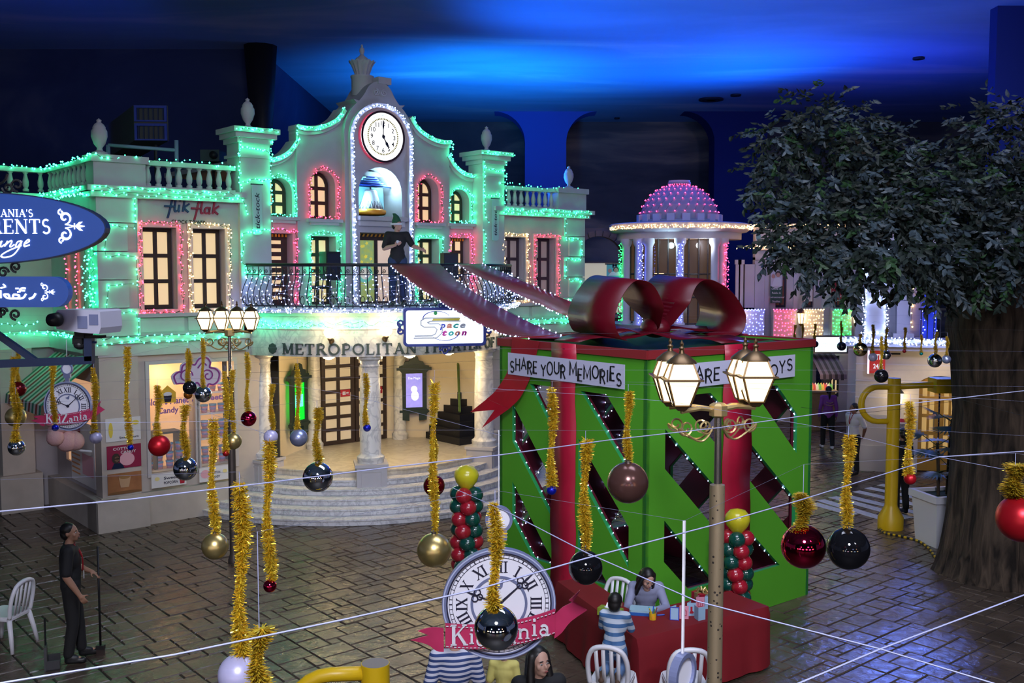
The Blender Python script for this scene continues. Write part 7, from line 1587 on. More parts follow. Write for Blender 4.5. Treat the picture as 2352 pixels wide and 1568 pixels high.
# barrier posts
for i, (u, v, lab) in enumerate(((113, 1128, 'steel barrier post with round foot beside the corner pier'), (28, 1120, 'steel barrier post with round foot before the dark passage'))):
    p = at_z(u, v); t = thing('barrier_post', lab, 'barrier post', p); MB().lathe([(.16, 0), (.16, .015), (.05, .05), (.03, .06)], n=18).build('foot', M_STEEL, t, 40); MB().tube([(0, 0, .05), (0, 0, .95)], .028, 10).build('tube', M_STEEL, t, True); MB().lathe([(.035, .9), (.035, 1.0), (0, 1.01)], n=12).build('head', M_BLACK, t)
    if i == 0: MB().bb(-.8, -.02, -.01, .01, .86, .92).build('belt', mat('belt_red', (.2, .02, .02), .6), t)
MB_d = MB().bb(-16, -10.6, 26.5, 26.7, 0, 6).build('wall_passage', M_OPEN); struct(MB_d, 'dark passage wall beyond the theater corner')
# roof plant
ap = at_y(347, 283, 21.2); t = thing('air_duct', 'rooftop air duct ending in a blue double grille', 'air duct', ap, dg(4))
for z0, z1 in ((-.33, -.04), (.06, .33)):
    MB().plate(rect2(-.33, .33, z0 - .03, z1 + .03), [rect2(-.28, .28, z0, z1 - .02)], -.05, 0).build('grille_frame', mat('grille_blue', (.015, .04, .34), .5), t)
    for k in range(6): MB().bb(-.26 + k * .1, -.235 + k * .1, -.03, .01, z0, z1).build('slat', M_NAVY, t)
M_DUCT = mat('duct_grey', (.06, .06, .06), .7)
MB().add([(-.35, 0, -.36), (.35, 0, -.36), (.35, 0, .37), (-.35, 0, .37), (-1.9, 3, -.42), (-1.2, 3, -.42), (-1.2, 3, .34), (-1.9, 3, .34)], [(0, 1, 2, 3), (0, 4, 5, 1), (1, 5, 6, 2), (2, 6, 7, 3), (3, 7, 4, 0)]).build('duct', M_DUCT, t)
MB().tube([(0, .3, -.4), (0, .3, -1.1)], .04, 6).build('support', M_IRON, t); MB().tube([(-1.2, 2.4, -.4), (-1.2, 2.4, -1.1)], .04, 6).build('support', M_IRON, t)
t = thing('pipe_rail', 'pale blue pipe guard rail on the theater roof', 'rail', at_y(405, 385, 19.7)); a = at_y(248, 333, 19.3) - Vector(t.location); b = at_y(405, 345, 19.7) - Vector(t.location); c0 = at_y(405, 322, 19.7) - Vector(t.location)
MB().tube([a, b], .035, 8).build('rail', mat('pipe_blue', (.20, .32, .40), .5), t, True); MB().tube([(0, 0, -.6), c0], .04, 8).build('post', MATS['pipe_blue'], t, True); MB().tube([a, a + Vector((0, 0, -1.0))], .04, 8).build('post', MATS['pipe_blue'], t, True)
p = at_y(490, 362, 21.5); t = thing('roof_projector', 'dark stage projector on the theater roof by the pilaster', 'projector', p); MB().bb(-.2, .2, -.25, .25, -.1, .14).build('body', mat('dark_teal', (.03, .06, .06), .6), t); MB().lathe([(.07, 0), (.08, .12)], n=12).xf(Matrix.Translation((.1, -.25, .02)) @ Matrix.Rotation(PI / 2, 4, 'X')).build('lens', M_BLACK, t, True); MB().tube([(0, 0, -.1), (0, 0, -1.4)], .03, 6).build('stand', M_IRON, t)

# ================================================================ GALLERY SIGNS AND PROJECTOR ARM (close to the viewer)
D = 6.0; sc_ = D / F_PX
oc_ = at_y(-46, 524, D); t = thing('oval_sign', 'blue oval lounge sign with white serif letters and scroll ornament', 'sign', oc_, dg(0))
ex, ez = 291 * sc_, 80 * sc_
MB().plate(A_(0, 0, ex, ez, 0, 352.5, 47), (), -.03, .03).build('board', M_BLUESIGN, t); MB().plate(A_(0, 0, ex * 1.008, ez * 1.02, 0, 352.5, 47), [A_(0, 0, ex * .998, ez * .992, 0, 352.5, 47)], -.034, .034).build('edge', M_NAVY, t)
fs2 = lambda a, b, d: (a, -.036, b)
px = lambda u, v: ((u + 46) * sc_, -(v - 524) * sc_)
mb = MB(); h = 17 * sc_; k = 1.0
x = px(84, 0)[0] - serif_len("KIDZANIA'S", h, 1.0); serif_text(mb, "KIDZANIA'S", x, px(0, 499)[1], h, fs2, 0, .002)
h = 33 * sc_; x = px(124, 0)[0] - serif_len("PARENTS", h, .98); serif_text(mb, "PARENTS", x, px(0, 537)[1], h, fs2, 0, .002, 0, .98)
mb.build('serif_words', M_SIGNWHITE, t)
cu = MB(); s = 26 * sc_; X0 = px(-48, 0)[0]; Z0 = px(0, 566)[1]; f = lambda a, b, d: (X0 + (a + .35 * b) * s, -.036, Z0 + b * s)
def cur(P, w=.13): cu.stroke(spline(P, 4), w, f, 0, .002)
cur([(.2, 1.25), (.1, .6), (.0, .05), (.3, -.1), (.7, .1)]); cur([(1.05, .55), (.85, .2), (1.0, 0), (1.3, .25), (1.15, .55), (.95, .5)]); cur([(1.6, .5), (1.55, .1), (1.75, .0), (2.05, .5)]); cur([(2.05, .5), (2.05, .1), (2.2, 0), (2.4, .2)])
cur([(2.45, .0), (2.55, .5)]); cur([(2.5, .15), (2.8, .5), (2.95, .4), (2.9, .05), (3.05, 0), (3.25, .2)]); cur([(3.75, .5), (3.45, .4), (3.4, .05), (3.6, .0), (3.8, .45)]); cur([(3.8, .5), (3.75, -.1), (3.4, -.75), (2.7, -.95), (2.4, -.75), (3.0, -.3), (3.9, .1)]); cur([(4.1, .2), (4.45, .45), (4.3, .6), (4.1, .3), (4.2, .02), (4.6, .15)])
cu.build('script_word', M_SIGNWHITE, t)
def flourish(cx_, cz_, k, parent):
    o = MB(); g = lambda a, b, d: (cx_ + a * k, -.036, cz_ + b * k)
    for sz in (-1, 1):
        o.stroke([(a, sz * b) for a, b in spiral(-.05, .38, .30, .06, -PI / 2, 1.15, 18)], [.05 + .06 * math.sin(PI * i / 18) for i in range(19)], g, 0, .002); o.stroke([(a, sz * b) for a, b in spline([(-.05, .08), (.15, .05), (.4, .0)], 4)], .05, g, 0, .002); o.stroke([(a, sz * b) for a, b in spiral(-.22, .62, .14, .05, PI / 2, 1.0, 12)], .07, g, 0, .002)
        o.stroke([(a, sz * b) for a, b in ((.45, .02), (.62, .14), (.75, .20))], [.05, .11, .02], g, 0, .002)
    o.stroke([(.4, 0), (.65, 0), (.85, 0)], [.05, .12, .02], g, 0, .002); o.stroke([(.38, -.14), (.38, .14)], .05, g, 0, .002); o.build('flourish', M_SIGNWHITE, parent)
flourish(px(157, 0)[0], px(0, 520)[1], 50 * sc_, t)
t2 = thing('lower_sign', 'blue rounded sign with white Arabic words under the oval sign', 'sign', at_y(-46, 670, D)); wr, hr = 208 * sc_, 35 * sc_
MB().plate(rrect(wr, hr, hr * .98, 8), (), -.03, .03).build('board', M_BLUESIGN, t2)
ar = MB(); f = lambda a, b, d: (a * sc_, -.036, b * sc_)
for P, w in (([(46, 12), (40, 4), (28, 5), (22, 10), (16, 5), (4, 4), (-10, 6), (-14, 2)], 4), ([(26, 16), (30, 16)], 4), ([(60, 18), (66, 12), (54, 9)], 3.5), ([(112, 8), (104, 9), (98, 4), (110, 3)], 4), ([(134, -3), (128, -12), (118, -16)], 5), ([(112, -4), (104, -14), (84, -14), (84, -6), (96, -8), (92, -14), (70, -14), (62, -6), (72, -6), (74, -14)], 4.5), ([(54, 4), (54, -14)], 5), ([(44, 4), (44, -12), (30, -14), (24, -4), (34, 2)], 4.5), ([(14, -2), (12, -14), (-4, -14)], 5), ([(88, 8), (96, 8)], 3.5), ([(92, 0), (100, 1)], 3.5)):
    ar.stroke(spline(P, 3) if len(P) > 2 else P, w, f, 0, .002)
ar.build('arabic_words', M_SIGNWHITE, t2)
flourish((118 + 38) * sc_ - .0, 0, 27 * sc_, t2)
t3 = thing('sign_bracket', 'black iron scroll bracket holding the blue lounge signs', 'bracket', at_y(-30, 700, D + .04))
br_ = MB()
for (u, v, r, s1, tn) in ((50, 425, 16, PI / 2, 1.2), (28, 432, 14, PI, -1.2), (-2, 400, 30, 0, 1.0), (40, 612, 13, PI / 2, 1.3), (10, 625, 13, 0, -1.3), (35, 722, 13, PI / 2, 1.3), (5, 716, 12, 0, -1.3)):
    br_.tube([((a - (-30)) * sc_, 0, -(b - 700) * sc_) for a, b in spiral(u, v, r, r * .25, s1, tn, 16)], .008, 5)
br_.tube([(30 * sc_ + 0, 0, -30 * sc_), (30 * sc_, 0, 60 * sc_)], .01, 5).tube([(0, 0, -60 * sc_), (0, 0, 420 * sc_)], .016, 8).build('scrolls', M_IRON, t3)
t4 = thing('projector_arm', 'dark blue steel bracket arm carrying the video projector', 'bracket arm', at_y(110, 830, 6.4)); D4 = 6.4
q = lambda u, v: at_y(u, v, D4) - Vector(t4.location)
def bar(a, b, w): a, b = Vector(a), Vector(b); d = b - a; L = d.length; R = d.to_track_quat('X', 'Z').to_matrix(); return MB().box((a + b) / 2, (L, w, w), R=R)
bar(q(-160, 842), q(214, 826), .05).build('beam', M_NAVY, t4); bar(q(-30, 750), q(86, 832), .038).build('brace', M_NAVY, t4); bar(q(206, 828), q(205, 772), .05).build('post', M_NAVY, t4); MB().tube([q(214, 786), q(222, 786)], .008, 6).build('stub', M_NAVY, t4)
t5 = thing('video_projector', 'white and grey video projector on the dark bracket arm', 'projector', at_y(200, 740, D4), dg(-10)); k = D4 / F_PX
Rt = Matrix.Rotation(dg(9), 3, 'Y')
pj = MB().plate([(-54 * k, -14 * k), (10 * k, -22 * k), (52 * k, -24 * k), (57 * k, -10 * k), (56 * k, 26 * k), (50 * k, 30 * k), (-50 * k, 30 * k), (-55 * k, 20 * k)], (), -.10, .14); pj.build('case', mat('projector_white', (.50, .50, .62), .45), t5)
MB().bb(0, 24 * k, -.104, -.1, -12 * k, 16 * k).build('vent', M_CLOCKGREY, t5); MB().bb(29 * k, 51 * k, -.104, -.1, -4 * k, 20 * k).build('vent', M_CLOCKGREY, t5)
MB().lathe([(.03, 0), (.045, .02), (.04, .08), (0, .085)], n=14).xf(Matrix.Translation((-46 * k, -.10, 8 * k)) @ Matrix.Rotation(PI / 2, 4, 'X')).build('lens', M_BLACK, t5, True)
MB().bb(-24 * k, 0, -.04, .06, -36 * k, -20 * k).bb(-30 * k, 36 * k, -.03, .05, -36 * k, -30 * k).build('mount', M_IRON, t5); MB().sphere((-20 * k, 0, -52 * k), 14 * k, 14, 8, sc=(1, 1, .8)).bb(-32 * k, -8 * k, -.03, .03, -50 * k, -36 * k).build('dome_camera', M_BLACK, t5)
MB().tube([(-12 * k, 0, -50 * k), (-12 * k, 0, -78 * k)], .004, 4).tube([(-3 * k, 0, -50 * k), (-3 * k, 0, -74 * k)], .004, 4).build('cable', M_IRON, t5)

# ================================================================ BALLOON COLUMNS
B_G = mat('balloon_green', (.004, .060, .045), .18, spec=.6, coat=.5); B_R = mat('balloon_red', (.36, .010, .025), .2, spec=.6, coat=.5); B_Y = mat('balloon_yellow', (.62, .55, .02), .22, spec=.6, coat=.3)
def balloons(label, base, n, r, ry, rz):
    t = thing('balloon_column', label, 'balloons', base, rz)
    me = {}
    for nm, m in (('g', B_G), ('r', B_R)): q = MB().sphere((0, 0, 0), 1, 18, 12); me[nm] = q.mesh('balloon', m); me[nm].polygons.foreach_set('use_smooth', [True] * len(me[nm].polygons))
    MB().tube([(0, 0, 0), (0, 0, n * r * 1.42)], .012, 6).lathe([(.16, 0), (.16, .03), (0, .035)], n=16).build('pole', M_WHITE, t)
    for k in range(n):
        for j in range(4):
            a = j * PI / 2 + k * .30 + (PI / 4) * (k % 2); o = bpy.data.objects.new('balloon', me['g' if (j + k) % 2 else 'r']); COL.objects.link(o); o.parent = t; o.location = (r * 1.05 * math.cos(a), r * 1.05 * math.sin(a), r + .02 + k * r * 1.42); o.scale = (r, r, r * .95)
    zt = n * r * 1.42 + ry * .95
    MB().lathe([(0, -ry * 1.25), (.03, -ry * 1.27), (.02, -ry * 1.18), (ry * .5, -ry * .8), (ry * .86, -ry * .3), (ry, .15 * ry), (ry * .92, .5 * ry), (ry * .6, .86 * ry), (0, ry)], (0, 0, zt + ry * .2), 20).build('top_balloon', B_Y, t, True)
bb0 = at_z(1072, 1345); balloons('balloon column in red and green with a yellow top before the theater steps', (bb0.x, bb0.y, 0), 8, .128, .19, 0)
bw = bx_world(1.15, -.52); balloons('balloon column in red and green with a yellow top between gift box and lamp post', (bw.x, bw.y, 0), 9, .108, .165, .5)

# ================================================================ CRAFT TABLE
fc, tr_, tl = at_z(1462, 1468, .76), at_z(1765, 1393, .76), at_z(1280, 1335, .76)
dA = (tr_ - fc).normalized(); nA = Vector((-dA.y, dA.x, 0)); dB = (tl - fc).normalized(); nB = Vector((dB.y, -dB.x, 0))
wA, wB = .66, .42
def isect(p, d, q, e):
    m = Matrix(((d.x, -e.x), (d.y, -e.y))).inverted() @ Vector((q.x - p.x, q.y - p.y)); return p + d * m[0]
inn = isect(fc + nA * wA, dA, fc + nB * wB, dB)
OUT = [fc, tr_, tr_ + nA * wA, inn, tl + nB * wB, tl]
t = thing('craft_table', 'corner shaped trestle table hidden under the red cloth', 'table', (fc.x, fc.y, 0)); o3 = Vector((fc.x, fc.y, 0))
ins = lambda s: [((p - (fc + inn) / 2) * s + (fc + inn) / 2) for p in OUT]
MB().plate([(p.x - o3.x, p.y - o3.y) for p in ins(.97)], (), .715, .742, lambda a, b, d: (a, b, d)).build('tabletop', M_WHITE, t)
for p in ins(.90): MB().tube([(p.x - o3.x, p.y - o3.y, 0), (p.x - o3.x, p.y - o3.y, .715)], .02, 6).build('leg', M_STEEL, t)
ct = MB(); per = []
for i in range(6):
    a, b = OUT[i], OUT[(i + 1) % 6]; L = (b - a).length; n = max(3, int(L / .05))
    for k in range(n): per.append((a + (b - a) * (k / n), Vector(((b - a).y, -(b - a).x, 0)).normalized(), i, k / n))
n = len(per); rows = 8; vs = []; fs = []; acc = 0
for j in range(rows + 1):
    for i, (p, nn, e, f_) in enumerate(per):
        dep = .12 if e in (2, 3) else .715; z = .755 - dep * j / rows; amp = (j / rows) ** 1.2 * (.2 if e in (2, 3) else 1)
        wv = math.sin(i * .55) * .5 + math.sin(i * .23 + 1.3) * .6 + math.sin(i * 1.1) * .2; q = p + nn * (.03 * min(1, j * 2) + amp * (.035 + .035 * wv)) ; vs.append((q.x - o3.x, q.y - o3.y, z + (.012 if j == 0 else 0)))
for j in range(rows):
    for i in range(n): k = (i + 1) % n; fs.append((j * n + k, j * n + i, (j + 1) * n + i, (j + 1) * n + k))
ct.add(vs, fs); ct.plate([(per[i][0].x - o3.x, per[i][0].y - o3.y) for i in range(n)], (), .766, .767, lambda a, b, d: (a, b, d))
o = ct.build('tablecloth', M_CLOTH, None, 50); o.location = o3; tag(o, 'dark red tablecloth hanging in folds over the corner craft table', 'tablecloth')
TZ = .769
def tpos(u, v): return at_z(u, v, TZ)
# things on the table
p = tpos(1402, 1412); t = thing('tissue_box', 'green and yellow tissue box beside the boy in stripes', 'tissue box', p, dg(-28)); MB().bb(-.14, .14, -.065, .065, 0, .085).build('box', mat('tissue_green', (.10, .22, .03), .5, col2=(.35, .42, .04), scale=25), t); MB().plate(A_(0, 0, .08, .03, 0, 345, 23), (), .086, .089, lambda a, b, d: (a, b, d)).build('opening', M_WHITE, t)
ts = MB(); ts.add([(-.06, -.01, .088), (.05, -.02, .088), (.09, .02, .15), (.0, .03, .12), (-.05, .02, .14), (.06, .03, .088)], [(0, 1, 2, 3), (0, 3, 4), (1, 5, 2)]); ts.build('tissue', M_WHITE, t)
p = tpos(1477, 1408); t = thing('plastic_tray', 'shallow blue plastic tray with pale lid before the woman', 'tray', p, dg(-12)); MB().plate(rrect(.16, .10, .03, 4), (), 0, .035, lambda a, b, d: (a, b, d)).build('tray', mat('tray_blue', (.02, .12, .45), .4), t); MB().plate(rrect(.155, .095, .03, 4), (), .036, .06, lambda a, b, d: (a, b, d)).build('lid', mat('tray_pale', (.35, .55, .65), .35), t)
p = tpos(1499, 1422); t = thing('pencil_cup', 'yellow cup of markers on the red tablecloth', 'cup', p); MB().lathe([(.04, 0), (.043, .08), (.038, .08), (.036, .01)], n=16).build('cup', mat('cup_yellow', (.75, .45, .02), .4), t, 40); MB().plate(A_(0, .035, .018, .02, 0, 345, 15), (), -.046, -.038).build('print', MATS['hazard_orange'], t)
for k, (c, nm) in enumerate((((.25, .1, .06), 'brown'), ((.03, .1, .5), 'blue'), ((.1, .5, .6), 'cyan'), ((.75, .6, .03), 'yellow'), ((.1, .4, .1), 'green'))):
    a = k * 1.25; o = MB().tube([(p.x, p.y, TZ + .012), (p.x + .05 * math.cos(a), p.y + .05 * math.sin(a), TZ + .14)], .008, 6).build('marker_pen', mat('pen_' + nm, c, .4)); tag(o, '%s marker pen standing in the yellow cup' % nm, 'pen', 'markers in the cup')
p = tpos(1517, 1414); o = MB().tube([(p.x - .04, p.y, TZ + .008), (p.x + .05, p.y + .02, TZ + .008)], .008, 6).build('marker_pen', MATS['pen_blue']); tag(o, 'blue marker pen lying beside the yellow cup', 'pen', 'markers in the cup')
M_CB = mat('card_blue', (.35, .55, .75), .6); M_CP = mat('card_pink', (.72, .30, .42), .6)
for i, (u, v, m, rz, lab) in enumerate(((1549, 1424, M_CB, -12, 'pale blue folded card with dotted border'), (1571, 1421, M_CP, -6, 'pink folded card with a drawn present, in front row'), (1588, 1414, M_CB, 4, 'blue folded card with a red stocking drawing'), (1612, 1424, M_CB, 30, 'plain pale blue folded card opened like a book'), (1608, 1400, M_CP, 8, 'pink folded card standing behind the others'), (1628, 1398, M_CB, 10, 'pale blue folded card tucked behind the lamp post'))):
    p = tpos(u, v); t = thing('greeting_card', lab, 'card', p, dg(rz), 'handmade cards on the table'); w, h = .105, .155
    MB().add([(-w / 2, 0, 0), (w / 2, 0, 0), (w / 2, .0, h), (-w / 2, .0, h), (-w / 2, .002, 0), (w / 2, .002, 0), (w / 2, .002, h), (-w / 2, .002, h)], [(0, 1, 2, 3), (7, 6, 5, 4), (0, 4, 5, 1), (1, 5, 6, 2), (2, 6, 7, 3), (3, 7, 4, 0)]).build('front_leaf', m, t)
    a = dg(50 if i != 3 else 75); MB().add([(-w / 2, .002, 0), (-w / 2 + w * math.cos(a), .002 + w * math.sin(a), 0), (-w / 2 + w * math.cos(a), .002 + w * math.sin(a), h), (-w / 2, .002, h)], [(0, 1, 2, 3)]).build('back_leaf', m, t)
    d = MB()
    if i == 0: d.plate(rect2(-w / 2, w / 2, 0, h), [rect2(-w / 2 + .008, w / 2 - .008, .008, h - .008)], -.002, -.001); d.build('border', inks['blue'], t)
    elif i == 2: d.plate([(-.02, .03), (.015, .03), (.03, .045), (.012, .06), (.012, .11), (-.012, .11), (-.012, .06), (-.022, .045)], (), -.003, -.001); d.build('stocking', MATS['notice_red'], t)
    elif i != 3 and i != 5: d.plate(rect2(-.03, .03, .04, .10), [rect2(-.024, .024, .046, .094)], -.003, -.001).stroke([(0, .04), (0, .10)], .005, fx, -.003, -.001).stroke([(-.015, .115), (0, .10), (.015, .115)], .004, fx, -.003, -.001); d.build('drawing', MATS['notice_red'], t)
p = tpos(1612, 1383); t = thing('small_gift', 'small red present with gold ribbon on the craft table', 'present', p, dg(30)); MB().bb(-.09, .09, -.09, .09, 0, .13).build('box', M_RED, t); MB().bb(-.095, .095, -.03, .03, 0, .135).bb(-.03, .03, -.095, .095, 0, .135).build('ribbon', M_BRASS, t)
bw_ = MB()
for k in range(6): a = k * PI / 3; bw_.tube([(0, 0, .13), (.05 * math.cos(a), .05 * math.sin(a), .18), (.07 * math.cos(a), .07 * math.sin(a), .14)], .010, 5)
bw_.build('bow', M_BRASS, t)
p = tpos(1600, 1392); t = thing('pen_holder', 'small dark red pen holder beside the present', 'pen holder', p); MB().lathe([(.035, 0), (.04, .07), (.034, .07), (.03, .01)], n=12).build('cup', M_RIM, t); MB().tube([(0, 0, .01), (.02, 0, .11)], .006, 5).tube([(0, 0, .01), (-.02, .01, .10)], .006, 5).build('pens', M_BLACK, t)

# ================================================================ WHITE CHAIRS
def white_chair(label, loc, rz, src=None):
    if src is not None:
        c = copy_tree(src); c.location = loc; c.rotation_euler = (0, 0, rz); c['label'] = label; return c
    t = thing('plastic_chair', label, 'chair', loc, rz, 'white plastic chairs')     # faces -y, back at +y
    MB().plate(rrect(.21, .21, .06, 4), (), .43, .455, lambda a, b, d: (a, b, d)).build('seat', M_WHITE, t); MB().plate(rrect(.215, .215, .06, 4), [rrect(.19, .19, .05, 4)], .40, .43, lambda a, b, d: (a, b, d)).build('seat_rim', M_WHITE, t)
    for sx in (-1, 1):
        for sy in (-1, 1): MB().tube([(sx * .185, sy * .185, .43), (sx * .22, sy * .23, .2), (sx * .245, sy * .26, 0)], [.034, .030, .024], 6).build('leg', M_WHITE, t, True)
    bk = [(.20, .20, .43), (.215, .23, .60), (.20, .26, .74), (.14, .28, .84), (0, .285, .87)]; bk = bk + [(-a, b, c) for a, b, c in bk[:-1][::-1]]
    P = spline(bk, 4); MB().tube(P, .028, 6).build('back_frame', M_WHITE, t, True)
    for x in (-.11, -.04, .04, .11): MB().ribbon([(x - .02, .20, .45), (x * 1.05 - .02, .235, .62), (x * 1.1 - .02, .275, .85 - abs(x) * .15)], [(x + .02, .20, .45), (x * 1.05 + .02, .235, .62), (x * 1.1 + .02, .275, .85 - abs(x) * .15)], thick=.012).build('back_slat', M_WHITE, t, True)
    return t
c1 = at_z(1414, 1547, .45); ch0 = white_chair('white plastic chair on which the boy in stripes kneels', (c1.x - .04, c1.y - .06, 0), dg(162))
c2 = at_z(1570, 1552, .45); white_chair('empty white plastic chair under the white cord', (c2.x, c2.y - .06, 0), dg(182), ch0)
white_chair('white plastic chair in which the woman in grey sits', (1.60, 12.0, 0), dg(-12), ch0)
white_chair('empty white plastic chair between gift box and craft table', (1.20, 12.33, 0), dg(-42), ch0)
c5 = at_z(15, 1500); white_chair('white plastic chair behind the man with the broom', (c5.x - .12, c5.y + .25, 0), dg(-100), ch0)
# ================================================================ PEOPLE
def remesh(mb, voxel, smooth_it=4, fac=.5):
    """continuous skin over overlapping limbs: voxel remesh, then smoothing"""
    me = mb.mesh('limbs', [M_WHITE]); o = bpy.data.objects.new('limbs', me); COL.objects.link(o)
    m = o.modifiers.new('r', 'REMESH'); m.mode = 'VOXEL'; m.voxel_size = voxel
    s = o.modifiers.new('s', 'SMOOTH'); s.factor = fac; s.iterations = smooth_it
    dg_ = bpy.context.evaluated_depsgraph_get(); dg_.update()
    out = bpy.data.meshes.new_from_object(o.evaluated_get(dg_)); out.materials.clear()
    bpy.data.objects.remove(o); bpy.data.meshes.remove(me)
    out.polygons.foreach_set('use_smooth', [True] * len(out.polygons)); return out
def cap(mb, a, b, ra, rb, n=12):
    a, b = Vector(a), Vector(b); mb.sphere(a, ra, n, 8); mb.sphere(b, rb, n, 8)
    if (b - a).length > 1e-4: mb.tube([a, b], [ra, rb], n)
def chain(mb, pts, rs):
    for (a, ra), (b, rb) in zip(zip(pts, rs), list(zip(pts, rs))[1:]): cap(mb, a, b, ra, rb)
def ell(mb, c, r, M=None, n=18, m=12):
    t_ = MB().sphere((0, 0, 0), 1, n, m, sc=r)
    if M is not None: t_.xf(M.to_4x4())
    t_.xf(Matrix.Translation(c)); mb.merge(t_)
SK = {'tan': mat('skin_tan', (.42, .22, .14), .5), 'fair': mat('skin_fair', (.55, .32, .24), .5), 'brown': mat('skin_brown', (.26, .13, .08), .5)}
M_HAIR = mat('hair_black', (.010, .008, .008), .45, var=.3, scale=30); M_HAIRB = mat('hair_brown', (.025, .014, .010), .45, var=.3, scale=30)
M_EYE = mat('eye_white', (.7, .7, .7), .2); M_IRIS = mat('iris', (.01, .008, .006), .2); M_LIP = mat('lip', (.35, .10, .09), .4)
V = Vector
BASE = dict(hip=(0, 0, .94), waist=(0, 0, 1.06), chest=(0, 0, 1.28), neck=(0, .01, 1.46), head=(0, -.015, 1.60), sL=(.185, .01, 1.41), sR=(-.185, .01, 1.41), eL=(.235, .03, 1.13), eR=(-.235, .03, 1.13), wL=(.25, -.03, .88), wR=(-.25, -.03, .88),
            hL=(.09, 0, .91), hR=(-.09, 0, .91), kL=(.105, -.015, .49), kR=(-.105, -.015, .49), aL=(.11, .02, .09), aR=(-.11, .02, .09), tL=(.125, -.15, .035), tR=(-.125, -.15, .035))
def hand(mb, w, d, palm_n, curl=.5, k=1.0, side=1):
    """palm, four bent fingers of unequal length and a thumb; w wrist, d pointing direction, palm_n towards the palm side"""
    d = d.normalized(); s_ = d.cross(palm_n).normalized(); pn = s_.cross(d).normalized()
    pc = w + d * .055 * k
    cap(mb, w, w + d * .03 * k, .027 * k, .030 * k, 10)
    for q in (-.026, -.009, .009, .026): cap(mb, w + d * .02 * k + s_ * q * .7 * k, w + d * .085 * k + s_ * q * k, .014 * k, .0125 * k, 8)
    for i, (q, L) in enumerate(((-.029, .060), (-.010, .072), (.010, .076), (.029, .066))):
        a = w + d * .088 * k + s_ * q * k; th_ = curl * .9; p = a; dd = d.copy()
        for j, f in enumerate((.45, .32, .25)):
            dd = (dd * math.cos(th_) + pn * math.sin(th_)).normalized(); e = p + dd * L * f * k; cap(mb, p, e, .0098 * k - .0008 * j, .0092 * k - .0009 * j, 8); p = e
    a = w + d * .030 * k + s_ * .030 * k * side; b = a + (d * .55 + s_ * side * .75 + pn * .35).normalized() * .045 * k; c = b + (d * .85 + pn * .5 + s_ * side * .1).normalized() * .032 * k
    cap(mb, a, b, .0135 * k, .0115 * k, 8); cap(mb, b, c, .011 * k, .0095 * k, 8)
